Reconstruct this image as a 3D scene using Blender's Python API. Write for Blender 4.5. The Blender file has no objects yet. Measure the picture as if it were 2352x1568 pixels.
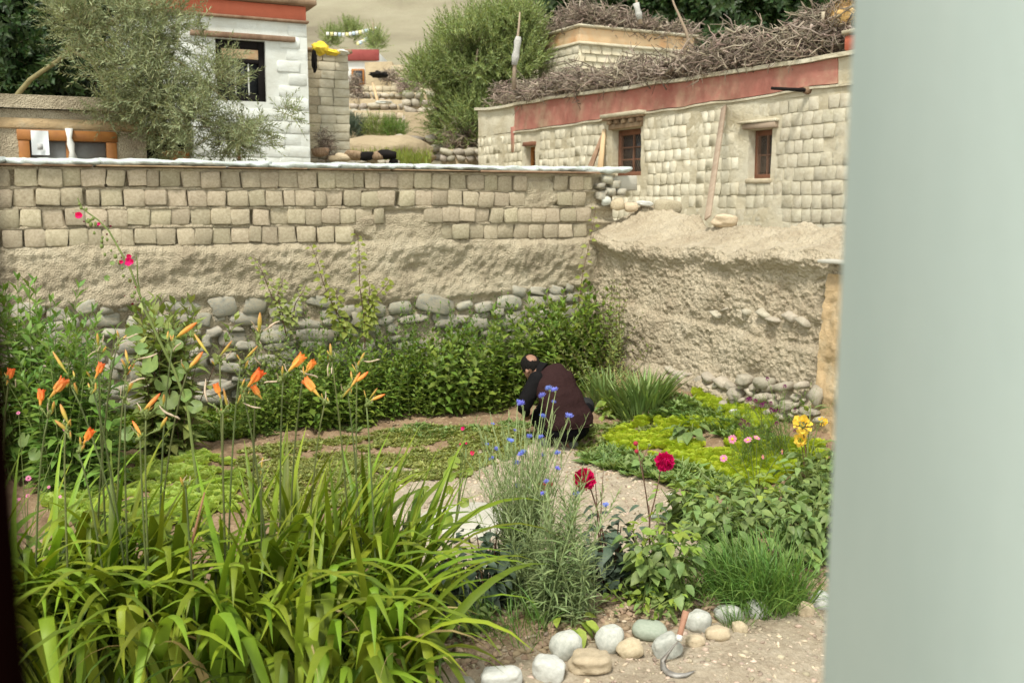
import bpy, math, random
import numpy as np
from mathutils import Matrix, Vector

random.seed(7); RS = np.random.RandomState(11)
PI = math.pi
S = bpy.context.scene
COL = S.collection

# ------------------------------------------------------------------ camera, sky, sun, exposure
CAMZ = 2.2; PITCH = math.radians(8)
cam_d = bpy.data.cameras.new('camera'); cam = bpy.data.objects.new('camera', cam_d); COL.objects.link(cam)
cam.location = (0, 0, CAMZ); cam.rotation_euler = (PI/2 - PITCH, 0, 0)
cam_d.sensor_width = 36; cam_d.lens = 35; cam_d.clip_start = .05; cam_d.clip_end = 3000
cam_d.dof.use_dof = True; cam_d.dof.focus_distance = 6.8; cam_d.dof.aperture_fstop = 3.5
S.camera = cam
SUN_EL, SUN_AZ = math.radians(58), math.radians(200)      # azimuth clockwise from +Y
w = bpy.data.worlds.new('World'); S.world = w; w.use_nodes = True
nt = w.node_tree; bg = nt.nodes['Background']
sky = nt.nodes.new('ShaderNodeTexSky'); sky.sky_type = 'NISHITA'; sky.sun_disc = False
sky.sun_elevation = SUN_EL; sky.sun_rotation = SUN_AZ; sky.altitude = 3500; sky.dust_density = 3.0; sky.air_density = 1.0
hs = nt.nodes.new('ShaderNodeHueSaturation'); hs.inputs['Saturation'].default_value = .2
tint = nt.nodes.new('ShaderNodeMixRGB'); tint.blend_type = 'MULTIPLY'; tint.inputs[0].default_value = 1; tint.inputs[2].default_value = (1.0, 1.0, .90, 1)
nt.links.new(sky.outputs[0], hs.inputs['Color']); nt.links.new(hs.outputs[0], tint.inputs[1]); nt.links.new(tint.outputs[0], bg.inputs[0])
bg.inputs[1].default_value = .125
sd = bpy.data.lights.new('sun', 'SUN'); sd.energy = 1.5; sd.angle = math.radians(11); sd.color = (1, .96, .88)
sun = bpy.data.objects.new('sun', sd); COL.objects.link(sun)
dv = Vector((math.sin(SUN_AZ)*math.cos(SUN_EL), math.cos(SUN_AZ)*math.cos(SUN_EL), math.sin(SUN_EL)))
sun.rotation_euler = (-dv).to_track_quat('-Z', 'Y').to_euler()
S.view_settings.view_transform = 'Standard'; S.view_settings.look = 'None'
S.view_settings.exposure = 1.58; S.view_settings.gamma = 1; S.view_settings.use_curve_mapping = False
S.render.engine = 'CYCLES'

# ------------------------------------------------------------------ rays (pixel of a 2352x1568 picture -> place)
FPX = 2352*35/36
def ray(px, py):
    cx = (px-1176)/FPX; cy = (784-py)/FPX
    s, c = math.sin(PITCH), math.cos(PITCH)
    return np.array([cx, cy*s + c, cy*c - s])
def P(px, py, D):
    d = ray(px, py); k = D/d[1]
    return np.array([0, 0, CAMZ]) + d*k

# ------------------------------------------------------------------ noise
PT = np.random.RandomState(3).permutation(256); PV = np.random.RandomState(4).rand(256)
def vn(x, y, z=0.):
    x, y, z = np.broadcast_arrays(np.asarray(x, float), np.asarray(y, float), np.asarray(z, float))
    xi, yi, zi = [np.floor(a).astype(int) for a in (x, y, z)]
    fx, fy, fz = x-xi, y-yi, z-zi
    fx, fy, fz = [f*f*(3-2*f) for f in (fx, fy, fz)]
    def h(a, b, c): return PV[PT[(PT[(PT[a & 255]+b) & 255]+c) & 255]]
    r = 0
    for dx, wx in ((0, 1-fx), (1, fx)):
        for dy, wy in ((0, 1-fy), (1, fy)):
            for dz, wz in ((0, 1-fz), (1, fz)):
                r = r + h(xi+dx, yi+dy, zi+dz)*wx*wy*wz
    return r*2-1
def fbm(x, y, z=0., o=4):
    r = 0; a = 1.; f = 1.
    for i in range(o):
        r = r + a*vn(np.asarray(x)*f+17*i, np.asarray(y)*f+5*i, np.asarray(z)*f); a *= .5; f *= 2.03
    return r
def sst(a, b, x):
    t = np.clip((x-a)/(b-a), 0, 1); return t*t*(3-2*t)

# ------------------------------------------------------------------ mesh helpers
def mesh_np(name, V, Fs, mat=None, smooth=True):
    V = np.asarray(V, np.float32)
    me = bpy.data.meshes.new(name)
    Fs = [np.asarray(f, np.int32) for f in Fs if len(f)]
    me.vertices.add(len(V)); me.vertices.foreach_set('co', V.ravel())
    nl = sum(f.size for f in Fs); npoly = sum(len(f) for f in Fs)
    me.loops.add(nl); me.loops.foreach_set('vertex_index', np.concatenate([f.ravel() for f in Fs]))
    me.polygons.add(npoly)
    tot = np.concatenate([np.full(len(f), f.shape[1], np.int32) for f in Fs])
    st = np.concatenate([[0], np.cumsum(tot)[:-1]]).astype(np.int32)
    me.polygons.foreach_set('loop_start', st)
    try: me.polygons.foreach_set('loop_total', tot)
    except Exception: pass
    if smooth: me.polygons.foreach_set('use_smooth', np.ones(npoly, bool))
    me.update(calc_edges=True)
    if mat: me.materials.append(mat)
    return me
class MB:
    def __init__(s): s.V = []; s.F = {3: [], 4: []}; s.n = 0
    def add(s, V, Fs):
        V = np.asarray(V, float)
        if not isinstance(Fs, (list, tuple)): Fs = [Fs]
        s.V.append(V)
        for f in Fs:
            f = np.asarray(f)
            if len(f): s.F[f.shape[1]].append(f+s.n)
        s.n += len(V); return s
    def get(s):
        V = np.concatenate(s.V) if s.V else np.zeros((0, 3))
        return V, [np.concatenate(s.F[k]) for k in (3, 4) if s.F[k]]
    def mesh(s, name, mat=None, smooth=True):
        V, F = s.get(); return mesh_np(name, V, F, mat, smooth)
def props(o, label=None, cat=None, group=None, kind=None):
    if label: o['label'] = label
    if cat: o['category'] = cat
    if group: o['group'] = group
    if kind: o['kind'] = kind
    return o
def link(name, data, parent=None, loc=None, mat4=None):
    o = bpy.data.objects.new(name, data); COL.objects.link(o)
    if parent: o.parent = parent
    if loc is not None: o.location = [float(v) for v in loc]
    if mat4 is not None: o.matrix_local = mat4
    return o
def thing(name, label, cat, loc=(0, 0, 0), group=None, rz=0):
    o = link(name, None, None, loc); o.rotation_euler.z = rz; o.empty_display_size = .1
    return props(o, label, cat, group)
def wpart(name, mb, mat, parent, kind=None, smooth=True):
    """part whose mesh is given in world coordinates, parent unrotated"""
    V, F = mb.get() if isinstance(mb, MB) else mb
    if parent is not None: V = np.asarray(V) - np.array(parent.location)
    o = link(name, mesh_np(name, V, F, mat, smooth), parent)
    return props(o, kind=kind)
def scatter(T, pos, R, sc):
    V, Fs = T; V = np.asarray(V); pos = np.asarray(pos, float); N = len(pos)
    sc = np.asarray(sc, float)
    if sc.ndim == 0: sc = np.full(N, float(sc))
    if sc.ndim == 1: sc = np.repeat(sc[:, None], 3, 1)
    W = V[None]*sc[:, None, :]
    W = np.einsum('nij,nvj->nvi', R, W) + pos[:, None, :]
    out = []
    for f in Fs:
        f = np.asarray(f)
        out.append((f[None]+(np.arange(N)*len(V))[:, None, None]).reshape(-1, f.shape[1]))
    return W.reshape(-1, 3), out
def nrm(v): v = np.asarray(v, float); return v/np.maximum(np.linalg.norm(v, axis=-1, keepdims=True), 1e-9)
def basis(d, up=None, roll=None):
    """frames with local +Y = d and local +Z near up"""
    d = nrm(np.atleast_2d(d)); N = len(d)
    if up is None: up = np.tile([0., 0, 1], (N, 1))
    up = np.broadcast_to(np.asarray(up, float), d.shape)+1e-3
    x = nrm(np.cross(d, up)); z = np.cross(x, d)
    if roll is not None:
        c, s = np.cos(roll)[:, None], np.sin(roll)[:, None]; x, z = x*c+z*s, z*c-x*s
    return np.stack([x, d, z], 2)
def basisz(d, roll=None):
    """frames with local +Z = d"""
    d = nrm(np.atleast_2d(d)); N = len(d)
    a = np.where(np.abs(d[:, 2:3]) > .9, np.array([[1., 0, 0]]), np.array([[0., 0, 1]]))
    x = nrm(np.cross(a, d)); y = np.cross(d, x)
    if roll is not None:
        c, s = np.cos(roll)[:, None], np.sin(roll)[:, None]; x, y = x*c+y*s, y*c-x*s
    return np.stack([x, y, d], 2)
def m4(R, p, s=1.):
    if not hasattr(s, '__len__'): s = (s, s, s)
    m = Matrix(((R[0][0]*s[0], R[0][1]*s[1], R[0][2]*s[2], p[0]), (R[1][0]*s[0], R[1][1]*s[1], R[1][2]*s[2], p[1]),
                (R[2][0]*s[0], R[2][1]*s[1], R[2][2]*s[2], p[2]), (0, 0, 0, 1)))
    return m
def tube(pts, r, n=6, cap=True):
    pts = np.asarray(pts, float); k = len(pts)
    r = np.asarray(r, float)*np.ones(k)
    d = np.gradient(pts, axis=0); B = basisz(d)
    # keep frames from flipping
    for i in range(1, k):
        x = B[i-1, :, 0]; z = B[i, :, 2]; x = x-z*np.dot(x, z); x = x/max(np.linalg.norm(x), 1e-6)
        B[i, :, 0] = x; B[i, :, 1] = np.cross(z, x)
    a = np.arange(n)*2*PI/n
    ring = np.stack([np.cos(a), np.sin(a), 0*a], 1)
    V = (np.einsum('kij,nj->kni', B, ring)*r[:, None, None]+pts[:, None]).reshape(-1, 3)
    i = np.arange(k-1)[:, None]*n; j = np.arange(n)[None]
    q = np.stack([i+j, i+(j+1) % n, i+n+(j+1) % n, i+n+j], 2).reshape(-1, 4)
    F = [q]
    if cap:
        V = np.vstack([V, pts[:1], pts[-1:]]); c0, c1 = len(V)-2, len(V)-1; jj = np.arange(n)
        F.append(np.concatenate([np.stack([(jj+1) % n, jj, 0*jj+c0], 1), np.stack([(k-1)*n+jj, (k-1)*n+(jj+1) % n, 0*jj+c1], 1)]))
    return V, F
def box(x0, x1, y0, y1, z0, z1):
    V = np.array([(x, y, z) for z in (z0, z1) for y in (y0, y1) for x in (x0, x1)], float)
    return V, [np.array([(0, 2, 3, 1), (4, 5, 7, 6), (0, 1, 5, 4), (2, 6, 7, 3), (0, 4, 6, 2), (1, 3, 7, 5)])]
def rbox(x0, x1, y0, y1, z0, z1, b=.006, jit=0, rs=None):
    """box with chamfered edges (corner cut), 24 verts"""
    bm = __import__('bmesh').new()
    import bmesh
    bmesh.ops.create_cube(bm, size=1)
    for v in bm.verts:
        v.co = Vector(((x0+x1)/2+v.co.x*(x1-x0), (y0+y1)/2+v.co.y*(y1-y0), (z0+z1)/2+v.co.z*(z1-z0)))
        if jit: v.co += Vector((random.uniform(-jit, jit), random.uniform(-jit, jit), random.uniform(-jit, jit)))
    bmesh.ops.bevel(bm, geom=list(bm.edges), offset=b, segments=1, affect='EDGES')
    bmesh.ops.triangulate(bm, faces=bm.faces)
    V = np.array([v.co[:] for v in bm.verts]); bm.verts.index_update()
    F = np.array([[v.index for v in f.verts] for f in bm.faces]); bm.free()
    return V, [F]
def ico(sub):
    import bmesh
    bm = bmesh.new(); bmesh.ops.create_icosphere(bm, subdivisions=sub, radius=1)
    V = np.array([v.co[:] for v in bm.verts]); F = np.array([[v.index for v in f.verts] for f in bm.faces]); bm.free()
    return V, [F]
ICO1, ICO2, ICO3, ICO4 = ico(1), ico(2), ico(3), ico(4)
def rock(T, seed, amp=.25, sq=.7, f=1.2):
    V = T[0].copy(); n = fbm(V[:, 0]*f+seed*9.1, V[:, 1]*f, V[:, 2]*f, 3)
    V = np.sign(V)*np.abs(V)**sq if sq != 1 else V
    V = V*(1+amp*n)[:, None]
    return V/np.abs(V).max(0), T[1]
def rocks(name, n, T, amp, sq, mat, smooth=True):
    return [mesh_np(name, *rock(T, s, amp, sq), mat, smooth) for s in range(n)]

# ------------------------------------------------------------------ leaves
def leaf(n=4, w=.4, fold=.12, curl=.25, prof='ovate'):
    t = np.linspace(0, 1, n+1)
    if prof == 'ovate': wd = np.sin(PI*t**.72)**.85
    elif prof == 'lance': wd = np.sin(PI*t**.8)
    elif prof == 'heart': wd = np.where(t < .02, .35, np.sin(PI*np.clip(t, 0, 1)**.5)**.7)
    elif prof == 'spoon': wd = np.sin(PI*t**1.6)**.8*.9+.06*(1-t)
    else: wd = 1-t
    wd = np.nan_to_num(wd)*w/2
    wd[-1] = 0.002
    wd[0] = max(wd[0], .01)
    z = -curl*t**2
    V = np.concatenate([np.stack([-wd, t, z+fold*wd*2], 1), np.stack([0*t, t, z], 1), np.stack([wd, t, z+fold*wd*2], 1)])
    m = n+1; i = np.arange(n)
    F = np.concatenate([np.stack([i, m+i, m+i+1, i+1], 1), np.stack([m+i, 2*m+i, 2*m+i+1, m+i+1], 1)])
    return V, [F]
def leaf4(w=.45, fold=.1, curl=.15, m=.42):
    V = np.array([(0, 0, 0), (-w/2, m, fold*w), (0, m, -curl*.3), (w/2, m, fold*w), (0, 1, -curl)], float)
    return V, [np.array([(0, 2, 1), (0, 3, 2), (1, 2, 4), (2, 3, 4)])]
def roundleaf(lobes=5, depth=.15, n=20, cup=.15, wave=.05, seed=0):
    a = np.linspace(-PI+.25, PI-.25, n)
    r = .5*(1-depth+depth*np.abs(np.cos(a*lobes/2))**.6)*(1-.1*np.abs(a)/PI)
    V = np.stack([np.sin(a)*r, .25+np.cos(a)*r, cup*r*r*2+wave*np.sin(a*3+seed)], 1)
    m = np.stack([np.sin(a)*r*.5, .25+np.cos(a)*r*.5, cup*r*r*.3], 1)
    V = np.vstack([[(0, .22, 0)], m, V]); i = np.arange(n-1)
    F3 = np.stack([0*i, 1+i+1, 1+i], 1); F4 = np.stack([1+i, 2+i, 2+i+n, 1+i+n], 1)
    return V, [F3, F4]
def shoot(h=1, n=10, L=.2, T=None, ang=55, pairs=2, top=.35, r=.006, bend=.1, sd=0, low=.05, jit=.3):
    rs = np.random.RandomState(sd)
    t = np.linspace(low, 1, n); pos = []; d = []; s = []
    bx = rs.uniform(-1, 1)*bend; by = rs.uniform(-1, 1)*bend
    path = lambda q: np.stack([bx*q**2*h, by*q**2*h, q*h], -1)
    for i, q in enumerate(t):
        for k in range(pairs):
            a = (i % 2)*PI/2 + k*2*PI/pairs + rs.uniform(-jit, jit) if pairs > 1 else i*2.4
            e = math.radians(ang*(1-.75*q**3)+rs.uniform(-12, 12)); 
            d.append((math.cos(a)*math.sin(e), math.sin(a)*math.sin(e), math.cos(e))); pos.append(path(np.array(q)))
            s.append(L*(1-(1-top)*q**2)*rs.uniform(.75, 1.15))
    lv = scatter(T, pos, basis(np.array(d), roll=rs.uniform(-.4, .4, len(d))), np.array(s))
    q = np.linspace(0, 1, 6)
    return lv, tube(path(q), r*(1-.7*q), 4, cap=False)

# ------------------------------------------------------------------ materials
def nd(nt, t, **kw):
    n = nt.nodes.new(t)
    for k, v in kw.items(): setattr(n, k, v)
    return n
def M(name, cols, scale=4, rough=.9, bump=0, bscale=30, rnd=None, rv=.25, transl=0, spec=.2, metal=0, fine=None, pits=None, sheen=0, coord='Object', stretch=None, bdist=.02):
    m = bpy.data.materials.new(name); m.use_nodes = True; nt = m.node_tree; L = nt.links.new
    b = nt.nodes['Principled BSDF']; b.inputs['Roughness'].default_value = rough
    b.inputs['Specular IOR Level'].default_value = spec; b.inputs['Metallic'].default_value = metal
    tc = nd(nt, 'ShaderNodeTexCoord'); co = tc.outputs[coord]
    if stretch:
        mp = nd(nt, 'ShaderNodeMapping'); mp.inputs['Scale'].default_value = stretch; L(co, mp.inputs[0]); co = mp.outputs[0]
    if rnd == 'object' or rnd == 'both':
        oi = nd(nt, 'ShaderNodeObjectInfo'); ad = nd(nt, 'ShaderNodeVectorMath', operation='ADD')
        sc_ = nd(nt, 'ShaderNodeVectorMath', operation='SCALE'); L(oi.outputs['Random'], sc_.inputs['Scale']); sc_.inputs[0].default_value = (37, 91, 53)
        L(co, ad.inputs[0]); L(sc_.outputs[0], ad.inputs[1]); co = ad.outputs[0]
    nz = nd(nt, 'ShaderNodeTexNoise'); nz.inputs['Scale'].default_value = scale; nz.inputs['Detail'].default_value = 6; nz.inputs['Roughness'].default_value = .65
    L(co, nz.inputs['Vector'])
    cr = nd(nt, 'ShaderNodeValToRGB'); e = cr.color_ramp.elements
    k = len(cols); lo, hi = .3, .7
    for i, c in enumerate(cols):
        p = lo+(hi-lo)*i/max(k-1, 1)
        el = e[i] if i < 2 else e.new(p)
        el.position = p; el.color = (*c, 1)
    if k == 1: e.remove(e[1])
    L(nz.outputs[0], cr.inputs[0]); colo = cr.outputs[0]
    if rnd:
        src = nd(nt, 'ShaderNodeObjectInfo').outputs['Random'] if rnd == 'object' else nd(nt, 'ShaderNodeNewGeometry').outputs['Random Per Island']
        mr = nd(nt, 'ShaderNodeMapRange'); mr.inputs['To Min'].default_value = 1-rv; mr.inputs['To Max'].default_value = 1+rv; L(src, mr.inputs[0])
        h = nd(nt, 'ShaderNodeHueSaturation'); L(mr.outputs[0], h.inputs['Value']); L(colo, h.inputs['Color'])
        mr2 = nd(nt, 'ShaderNodeMapRange'); mr2.inputs['To Min'].default_value = .5-rv*.06; mr2.inputs['To Max'].default_value = .5+rv*.06
        m3 = nd(nt, 'ShaderNodeMath', operation='FRACT'); mm = nd(nt, 'ShaderNodeMath', operation='MULTIPLY'); mm.inputs[1].default_value = 7.3
        L(src, mm.inputs[0]); L(mm.outputs[0], m3.inputs[0]); L(m3.outputs[0], mr2.inputs[0]); L(mr2.outputs[0], h.inputs['Hue'])
        colo = h.outputs[0]
    if fine:
        n2 = nd(nt, 'ShaderNodeTexNoise'); n2.inputs['Scale'].default_value = fine[0]; n2.inputs['Detail'].default_value = 8; n2.inputs['Roughness'].default_value = .75; L(co, n2.inputs['Vector'])
        r2 = nd(nt, 'ShaderNodeValToRGB'); r2.color_ramp.elements[0].position = fine[3] if len(fine) > 3 else .42; r2.color_ramp.elements[1].position = (fine[3] if len(fine) > 3 else .42)+.2
        L(n2.outputs[0], r2.inputs[0])
        mx = nd(nt, 'ShaderNodeMixRGB'); mx.inputs[2].default_value = (*fine[1], 1)
        ml = nd(nt, 'ShaderNodeMath', operation='MULTIPLY'); ml.inputs[1].default_value = fine[2]; L(r2.outputs[0], ml.inputs[0])
        L(ml.outputs[0], mx.inputs[0]); L(colo, mx.inputs[1]); colo = mx.outputs[0]
    L(colo, b.inputs['Base Color'])
    if bump:
        n3 = nd(nt, 'ShaderNodeTexNoise'); n3.inputs['Scale'].default_value = bscale; n3.inputs['Detail'].default_value = 8; n3.inputs['Roughness'].default_value = .7; L(co, n3.inputs['Vector'])
        hgt = n3.outputs[0]
        if pits:
            vo = nd(nt, 'ShaderNodeTexVoronoi'); vo.inputs['Scale'].default_value = pits; L(co, vo.inputs['Vector'])
            a2 = nd(nt, 'ShaderNodeMath', operation='MULTIPLY_ADD'); a2.inputs[1].default_value = .5; L(vo.outputs['Distance'], a2.inputs[0]); L(hgt, a2.inputs[2]); hgt = a2.outputs[0]
        bp = nd(nt, 'ShaderNodeBump'); bp.inputs['Strength'].default_value = bump; bp.inputs['Distance'].default_value = bdist; L(hgt, bp.inputs['Height']); L(bp.outputs[0], b.inputs['Normal'])
    if sheen: b.inputs['Sheen Weight'].default_value = sheen
    if transl:
        out = nt.nodes['Material Output']; tr = nd(nt, 'ShaderNodeBsdfTranslucent'); mg = nd(nt, 'ShaderNodeMixRGB', blend_type='MULTIPLY')
        mg.inputs[0].default_value = 1; mg.inputs[2].default_value = (1.5, 1.45, .7, 1); L(colo, mg.inputs[1]); L(mg.outputs[0], tr.inputs[0])
        ms = nd(nt, 'ShaderNodeMixShader'); ms.inputs[0].default_value = transl; L(b.outputs[0], ms.inputs[1]); L(tr.outputs[0], ms.inputs[2]); L(ms.outputs[0], out.inputs[0])
    return m
def LM(name, cols, rnd='island', rv=.35, rough=.5, transl=.3, spec=.35, scale=3):
    return M(name, cols, scale=scale, rough=rough, rnd=rnd, rv=rv, transl=transl, spec=spec)
def gradient_mat(name, stops, axis=2, rough=.5, transl=.25, rv=.12, spec=.3):
    """colour changes along the part's own length"""
    m = M(name, [(1, 1, 1)], rough=rough, rnd='object', rv=rv, transl=transl, spec=spec)
    nt = m.node_tree; L = nt.links.new
    tc = nd(nt, 'ShaderNodeTexCoord'); sp = nd(nt, 'ShaderNodeSeparateXYZ'); L(tc.outputs['Generated'], sp.inputs[0])
    cr = nd(nt, 'ShaderNodeValToRGB'); e = cr.color_ramp.elements
    for i, (p, c) in enumerate(stops):
        el = e[i] if i < 2 else e.new(p)
        el.position = p; el.color = (*c, 1)
    L(sp.outputs[axis], cr.inputs[0])
    h = [n for n in nt.nodes if n.type == 'HUE_SAT'][0]; L(cr.outputs[0], h.inputs['Color'])
    return m
MUD = [(.27, .22, .15), (.40, .34, .235), (.49, .43, .31)]
m_mud = M('mud_plaster', MUD, scale=2.2, bump=.9, bscale=22, fine=(38, (.62, .53, .38), .5, .5), pits=60, bdist=.03)
m_mudwall_b = M('earth_wall', [(.31, .245, .165), (.43, .36, .25), (.51, .44, .32)], scale=1.6, bump=1, bscale=16, fine=(30, (.60, .53, .39), .55, .5), pits=35, bdist=.04)
m_brick = M('adobe_brick', [(.33, .275, .185), (.44, .375, .26), (.53, .465, .335)], scale=7, bump=1, bscale=24, rnd='object', rv=.17, fine=(60, (.30, .22, .13), .35, .5), bdist=.012)
m_ochre = M('ochre_clay', [(.42, .31, .18), (.50, .36, .20), (.50, .41, .27)], scale=3, bump=.9, bscale=18, bdist=.03)
m_stone = M('wall_stone', [(.23, .23, .205), (.33, .33, .275), (.41, .39, .31), (.48, .43, .33)], scale=1.6, bump=.7, bscale=20, rnd='object', rv=.28, fine=(7, (.45, .37, .25), .75, .44), bdist=.02)
m_limewash = M('limewash_blue_white', [(.40, .43, .39), (.55, .60, .57), (.62, .67, .64)], scale=9, bump=1, bscale=30, fine=(22, (.36, .33, .26), .6, .5), bdist=.015)
m_white = M('whitewash', [(.54, .54, .47), (.62, .635, .58), (.68, .70, .65)], scale=1.6, bump=.5, bscale=12, rnd='object', rv=.05, fine=(3.5, (.50, .46, .34), .45, .55), bdist=.02)
m_cream = M('cream_whitewash', [(.45, .40, .28), (.54, .49, .365), (.60, .56, .44)], scale=2.2, bump=.9, bscale=14, rnd='object', rv=.07, fine=(5, (.68, .66, .54), .5, .52), bdist=.02)
m_creamback = M('cream_clay_wall', [(.40, .34, .22), (.52, .465, .335), (.60, .56, .44)], scale=1.3, bump=.8, bscale=14, fine=(6, (.64, .61, .49), .5, .5), bdist=.03)
m_redband = M('red_paint', [(.47, .33, .22), (.38, .17, .125), (.34, .115, .09)], scale=1.3, bump=.4, bscale=14, fine=(10, (.50, .34, .25), .35, .6))
m_redband2 = M('orange_red_paint', [(.46, .125, .07), (.50, .14, .08), (.42, .12, .07)], scale=2, bump=.3, bscale=14, fine=(8, (.5, .3, .2), .3, .6))
m_orange = M('faded_orange_paint', [(.62, .34, .16), (.60, .44, .27), (.64, .36, .18)], scale=1.5, bump=.5, bscale=14)
m_wood = M('old_wood', [(.16, .10, .06), (.27, .18, .11), (.36, .26, .17)], scale=6, bump=.4, bscale=20, stretch=(1, 1, .15), rnd='object', rv=.15)
m_woodred = M('red_brown_wood', [(.15, .07, .04), (.22, .10, .06)], scale=6, bump=.3, bscale=20)
m_woodorange = M('orange_varnished_wood', [(.27, .11, .035), (.38, .165, .045)], scale=6, bump=.1, bscale=20, rough=.45)
m_paletimber = M('pale_split_timber', [(.42, .28, .15), (.62, .47, .28)], scale=4, bump=.4, bscale=25, stretch=(1, 1, .1))
m_plank = M('weathered_plank', [(.27, .20, .14), (.38, .30, .22)], scale=5, bump=.4, bscale=25, stretch=(1, 1, .1))
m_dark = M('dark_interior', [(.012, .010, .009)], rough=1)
m_glass = M('dark_window_glass', [(.02, .022, .025), (.06, .065, .07)], scale=2, rough=.12, spec=.6)
m_glassgrey = M('dusty_window_glass', [(.20, .20, .19), (.33, .33, .31)], scale=4, rough=.35, spec=.5)
m_cloth = M('white_cloth', [(.62, .62, .56), (.72, .72, .68)], scale=8, rough=.8)
m_paper = M('white_paper', [(.66, .70, .70), (.76, .78, .78)], scale=8, rough=.7)
m_stick = M('brushwood', [(.12, .09, .065), (.23, .18, .135), (.36, .30, .235)], scale=3, rnd='island', rv=.55)
m_stick_o = M('brushwood_stick', [(.16, .125, .09), (.28, .23, .175), (.42, .36, .29)], scale=3, rnd='object', rv=.45)
m_bark = M('bark', [(.11, .085, .055), (.22, .18, .12)], scale=14, bump=.6, bscale=30)
m_barky = M('yellow_bark', [(.17, .15, .07), (.26, .22, .11)], scale=14, bump=.3, bscale=30)
m_soil = M('soil', [(.2, .14, .09)], bump=1, bscale=25)     # replaced by attribute colours below
m_jamb = M('pale_green_grey_paint', [(.50, .60, .565), (.56, .65, .61)], scale=5, rough=.6, bump=.1, bscale=40, fine=(9, (.44, .52, .47), .35, .56), stretch=(1, 1, .35))
m_jambdark = M('dark_brown_paint', [(.004, .0012, .001)], rough=.9, spec=0)
m_pebble = M('pebble', [(.34, .27, .19), (.48, .40, .30)], scale=4, rnd='island', rv=.4)
m_river = M('river_stone', [(.36, .37, .32), (.47, .475, .42), (.56, .555, .49)], scale=3.5, bump=.5, bscale=45, rnd='object', rv=.12, fine=(45, (.22, .23, .21), .55, .56), bdist=.006)
m_riverbuff = M('buff_stone', [(.40, .32, .21), (.56, .46, .31)], scale=3, bump=.5, bscale=30, rnd='object', rv=.1, fine=(24, (.62, .58, .46), .4, .5), bdist=.01)
m_rivergreen = M('green_grey_stone', [(.27, .31, .24), (.36, .39, .31)], scale=5, bump=.2, bscale=45, bdist=.006)
m_whitestone = M('white_stone', [(.48, .48, .43), (.62, .62, .57)], scale=5, bump=.4, bscale=20)
m_slab = M('pale_grey_rock', [(.40, .38, .31), (.50, .48, .41)], scale=3, bump=.5, bscale=30, fine=(60, (.30, .28, .22), .4, .55), bdist=.01)

l_lily = LM('daylily_leaf', [(.11, .165, .010), (.21, .285, .024)], rnd='object', rv=.42, transl=.24, rough=.48, spec=.25)
l_lily_shade = LM('daylily_leaf_shade', [(.035, .065, .006), (.075, .115, .012)], rv=.35, transl=.2, rough=.45)  # darker copy of the leaf colour; shade inside the clumps is painted in
l_mint = LM('mint_leaf', [(.09, .155, .018), (.20, .275, .045)], rv=.4, transl=.25)
l_tall = LM('tall_shrub_leaf', [(.10, .19, .03), (.17, .27, .055)], rv=.35, transl=.3)
l_yel = LM('heart_leaf', [(.17, .22, .035), (.26, .30, .06)], rv=.3, transl=.35)
l_wild = LM('weed_leaf', [(.15, .20, .045), (.26, .31, .09)], rv=.4, transl=.25)
l_ground = LM('ground_weed_leaf', [(.17, .20, .045), (.30, .32, .09)], rv=.4, transl=.25)
l_lettuce = LM('lettuce_leaf', [(.36, .45, .03), (.48, .56, .06)], rv=.2, transl=.4)
l_lettuce2 = LM('pale_lettuce_leaf', [(.30, .40, .07), (.42, .52, .12)], rv=.2, transl=.35)
l_bush = LM('broad_leaf', [(.13, .20, .06), (.22, .30, .095)], rnd='object', rv=.3, transl=.25)
l_bush_s = LM('broad_leaf_small', [(.13, .21, .055), (.22, .30, .09)], rv=.35, transl=.25)
l_bushy = LM('young_broad_leaf', [(.20, .29, .04), (.30, .39, .07)], rnd='object', rv=.25, transl=.35)
l_dark = LM('dark_dahlia_leaf', [(.055, .085, .055), (.10, .14, .09)], rnd='object', rv=.3, transl=.1)
l_corn = LM('cornflower_leaf', [(.17, .235, .09), (.27, .33, .15)], rv=.3, transl=.2)
l_iris = LM('iris_leaf', [(.15, .23, .06), (.24, .33, .11)], rv=.3, transl=.25)
l_grass = LM('grass_blade', [(.09, .18, .03), (.16, .27, .06)], rv=.35, transl=.25)
l_olive = LM('oleaster_leaf', [(.17, .20, .095), (.28, .31, .165)], rv=.4, transl=.2)
l_willow = LM('willow_leaf', [(.17, .22, .07), (.28, .34, .13)], rv=.4, transl=.25)
l_darktree = LM('dark_tree_leaf', [(.02, .045, .012), (.045, .08, .02)], rv=.45, transl=.15)
l_holly = LM('hollyhock_leaf', [(.12, .19, .05), (.19, .26, .07)], rnd='object', rv=.2, transl=.3)
m_stem = M('green_stem', [(.12, .16, .04), (.18, .22, .07)], scale=8, rough=.5)
m_stemred = M('reddish_stem', [(.10, .05, .04), (.16, .10, .06)], scale=8, rough=.5)
m_stemgrey = M('grey_green_stem', [(.25, .32, .13), (.33, .39, .18)], scale=8, rough=.6)
f_lily = gradient_mat('daylily_flower_orange', [(0, (.34, .36, .05)), (.3, (.74, .42, .09)), (.75, (.80, .32, .08)), (1, (.72, .17, .04))])
f_lilyred = gradient_mat('daylily_flower_red', [(0, (.5, .36, .06)), (.35, (.78, .32, .06)), (1, (.68, .12, .03))])
f_bud = gradient_mat('daylily_bud', [(0, (.25, .30, .05)), (.5, (.52, .40, .08)), (1, (.66, .32, .12))])
f_wither = M('withered_petal', [(.50, .38, .28), (.66, .55, .42)], scale=8, transl=.2)
f_blue = M('cornflower_petal', [(.13, .16, .55), (.22, .26, .70)], scale=6, rnd='object', rv=.25, transl=.2)
f_red = M('dahlia_petal', [(.46, .003, .07), (.60, .010, .12)], scale=6, rnd='object', rv=.1, transl=.2, rough=.6)
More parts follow.
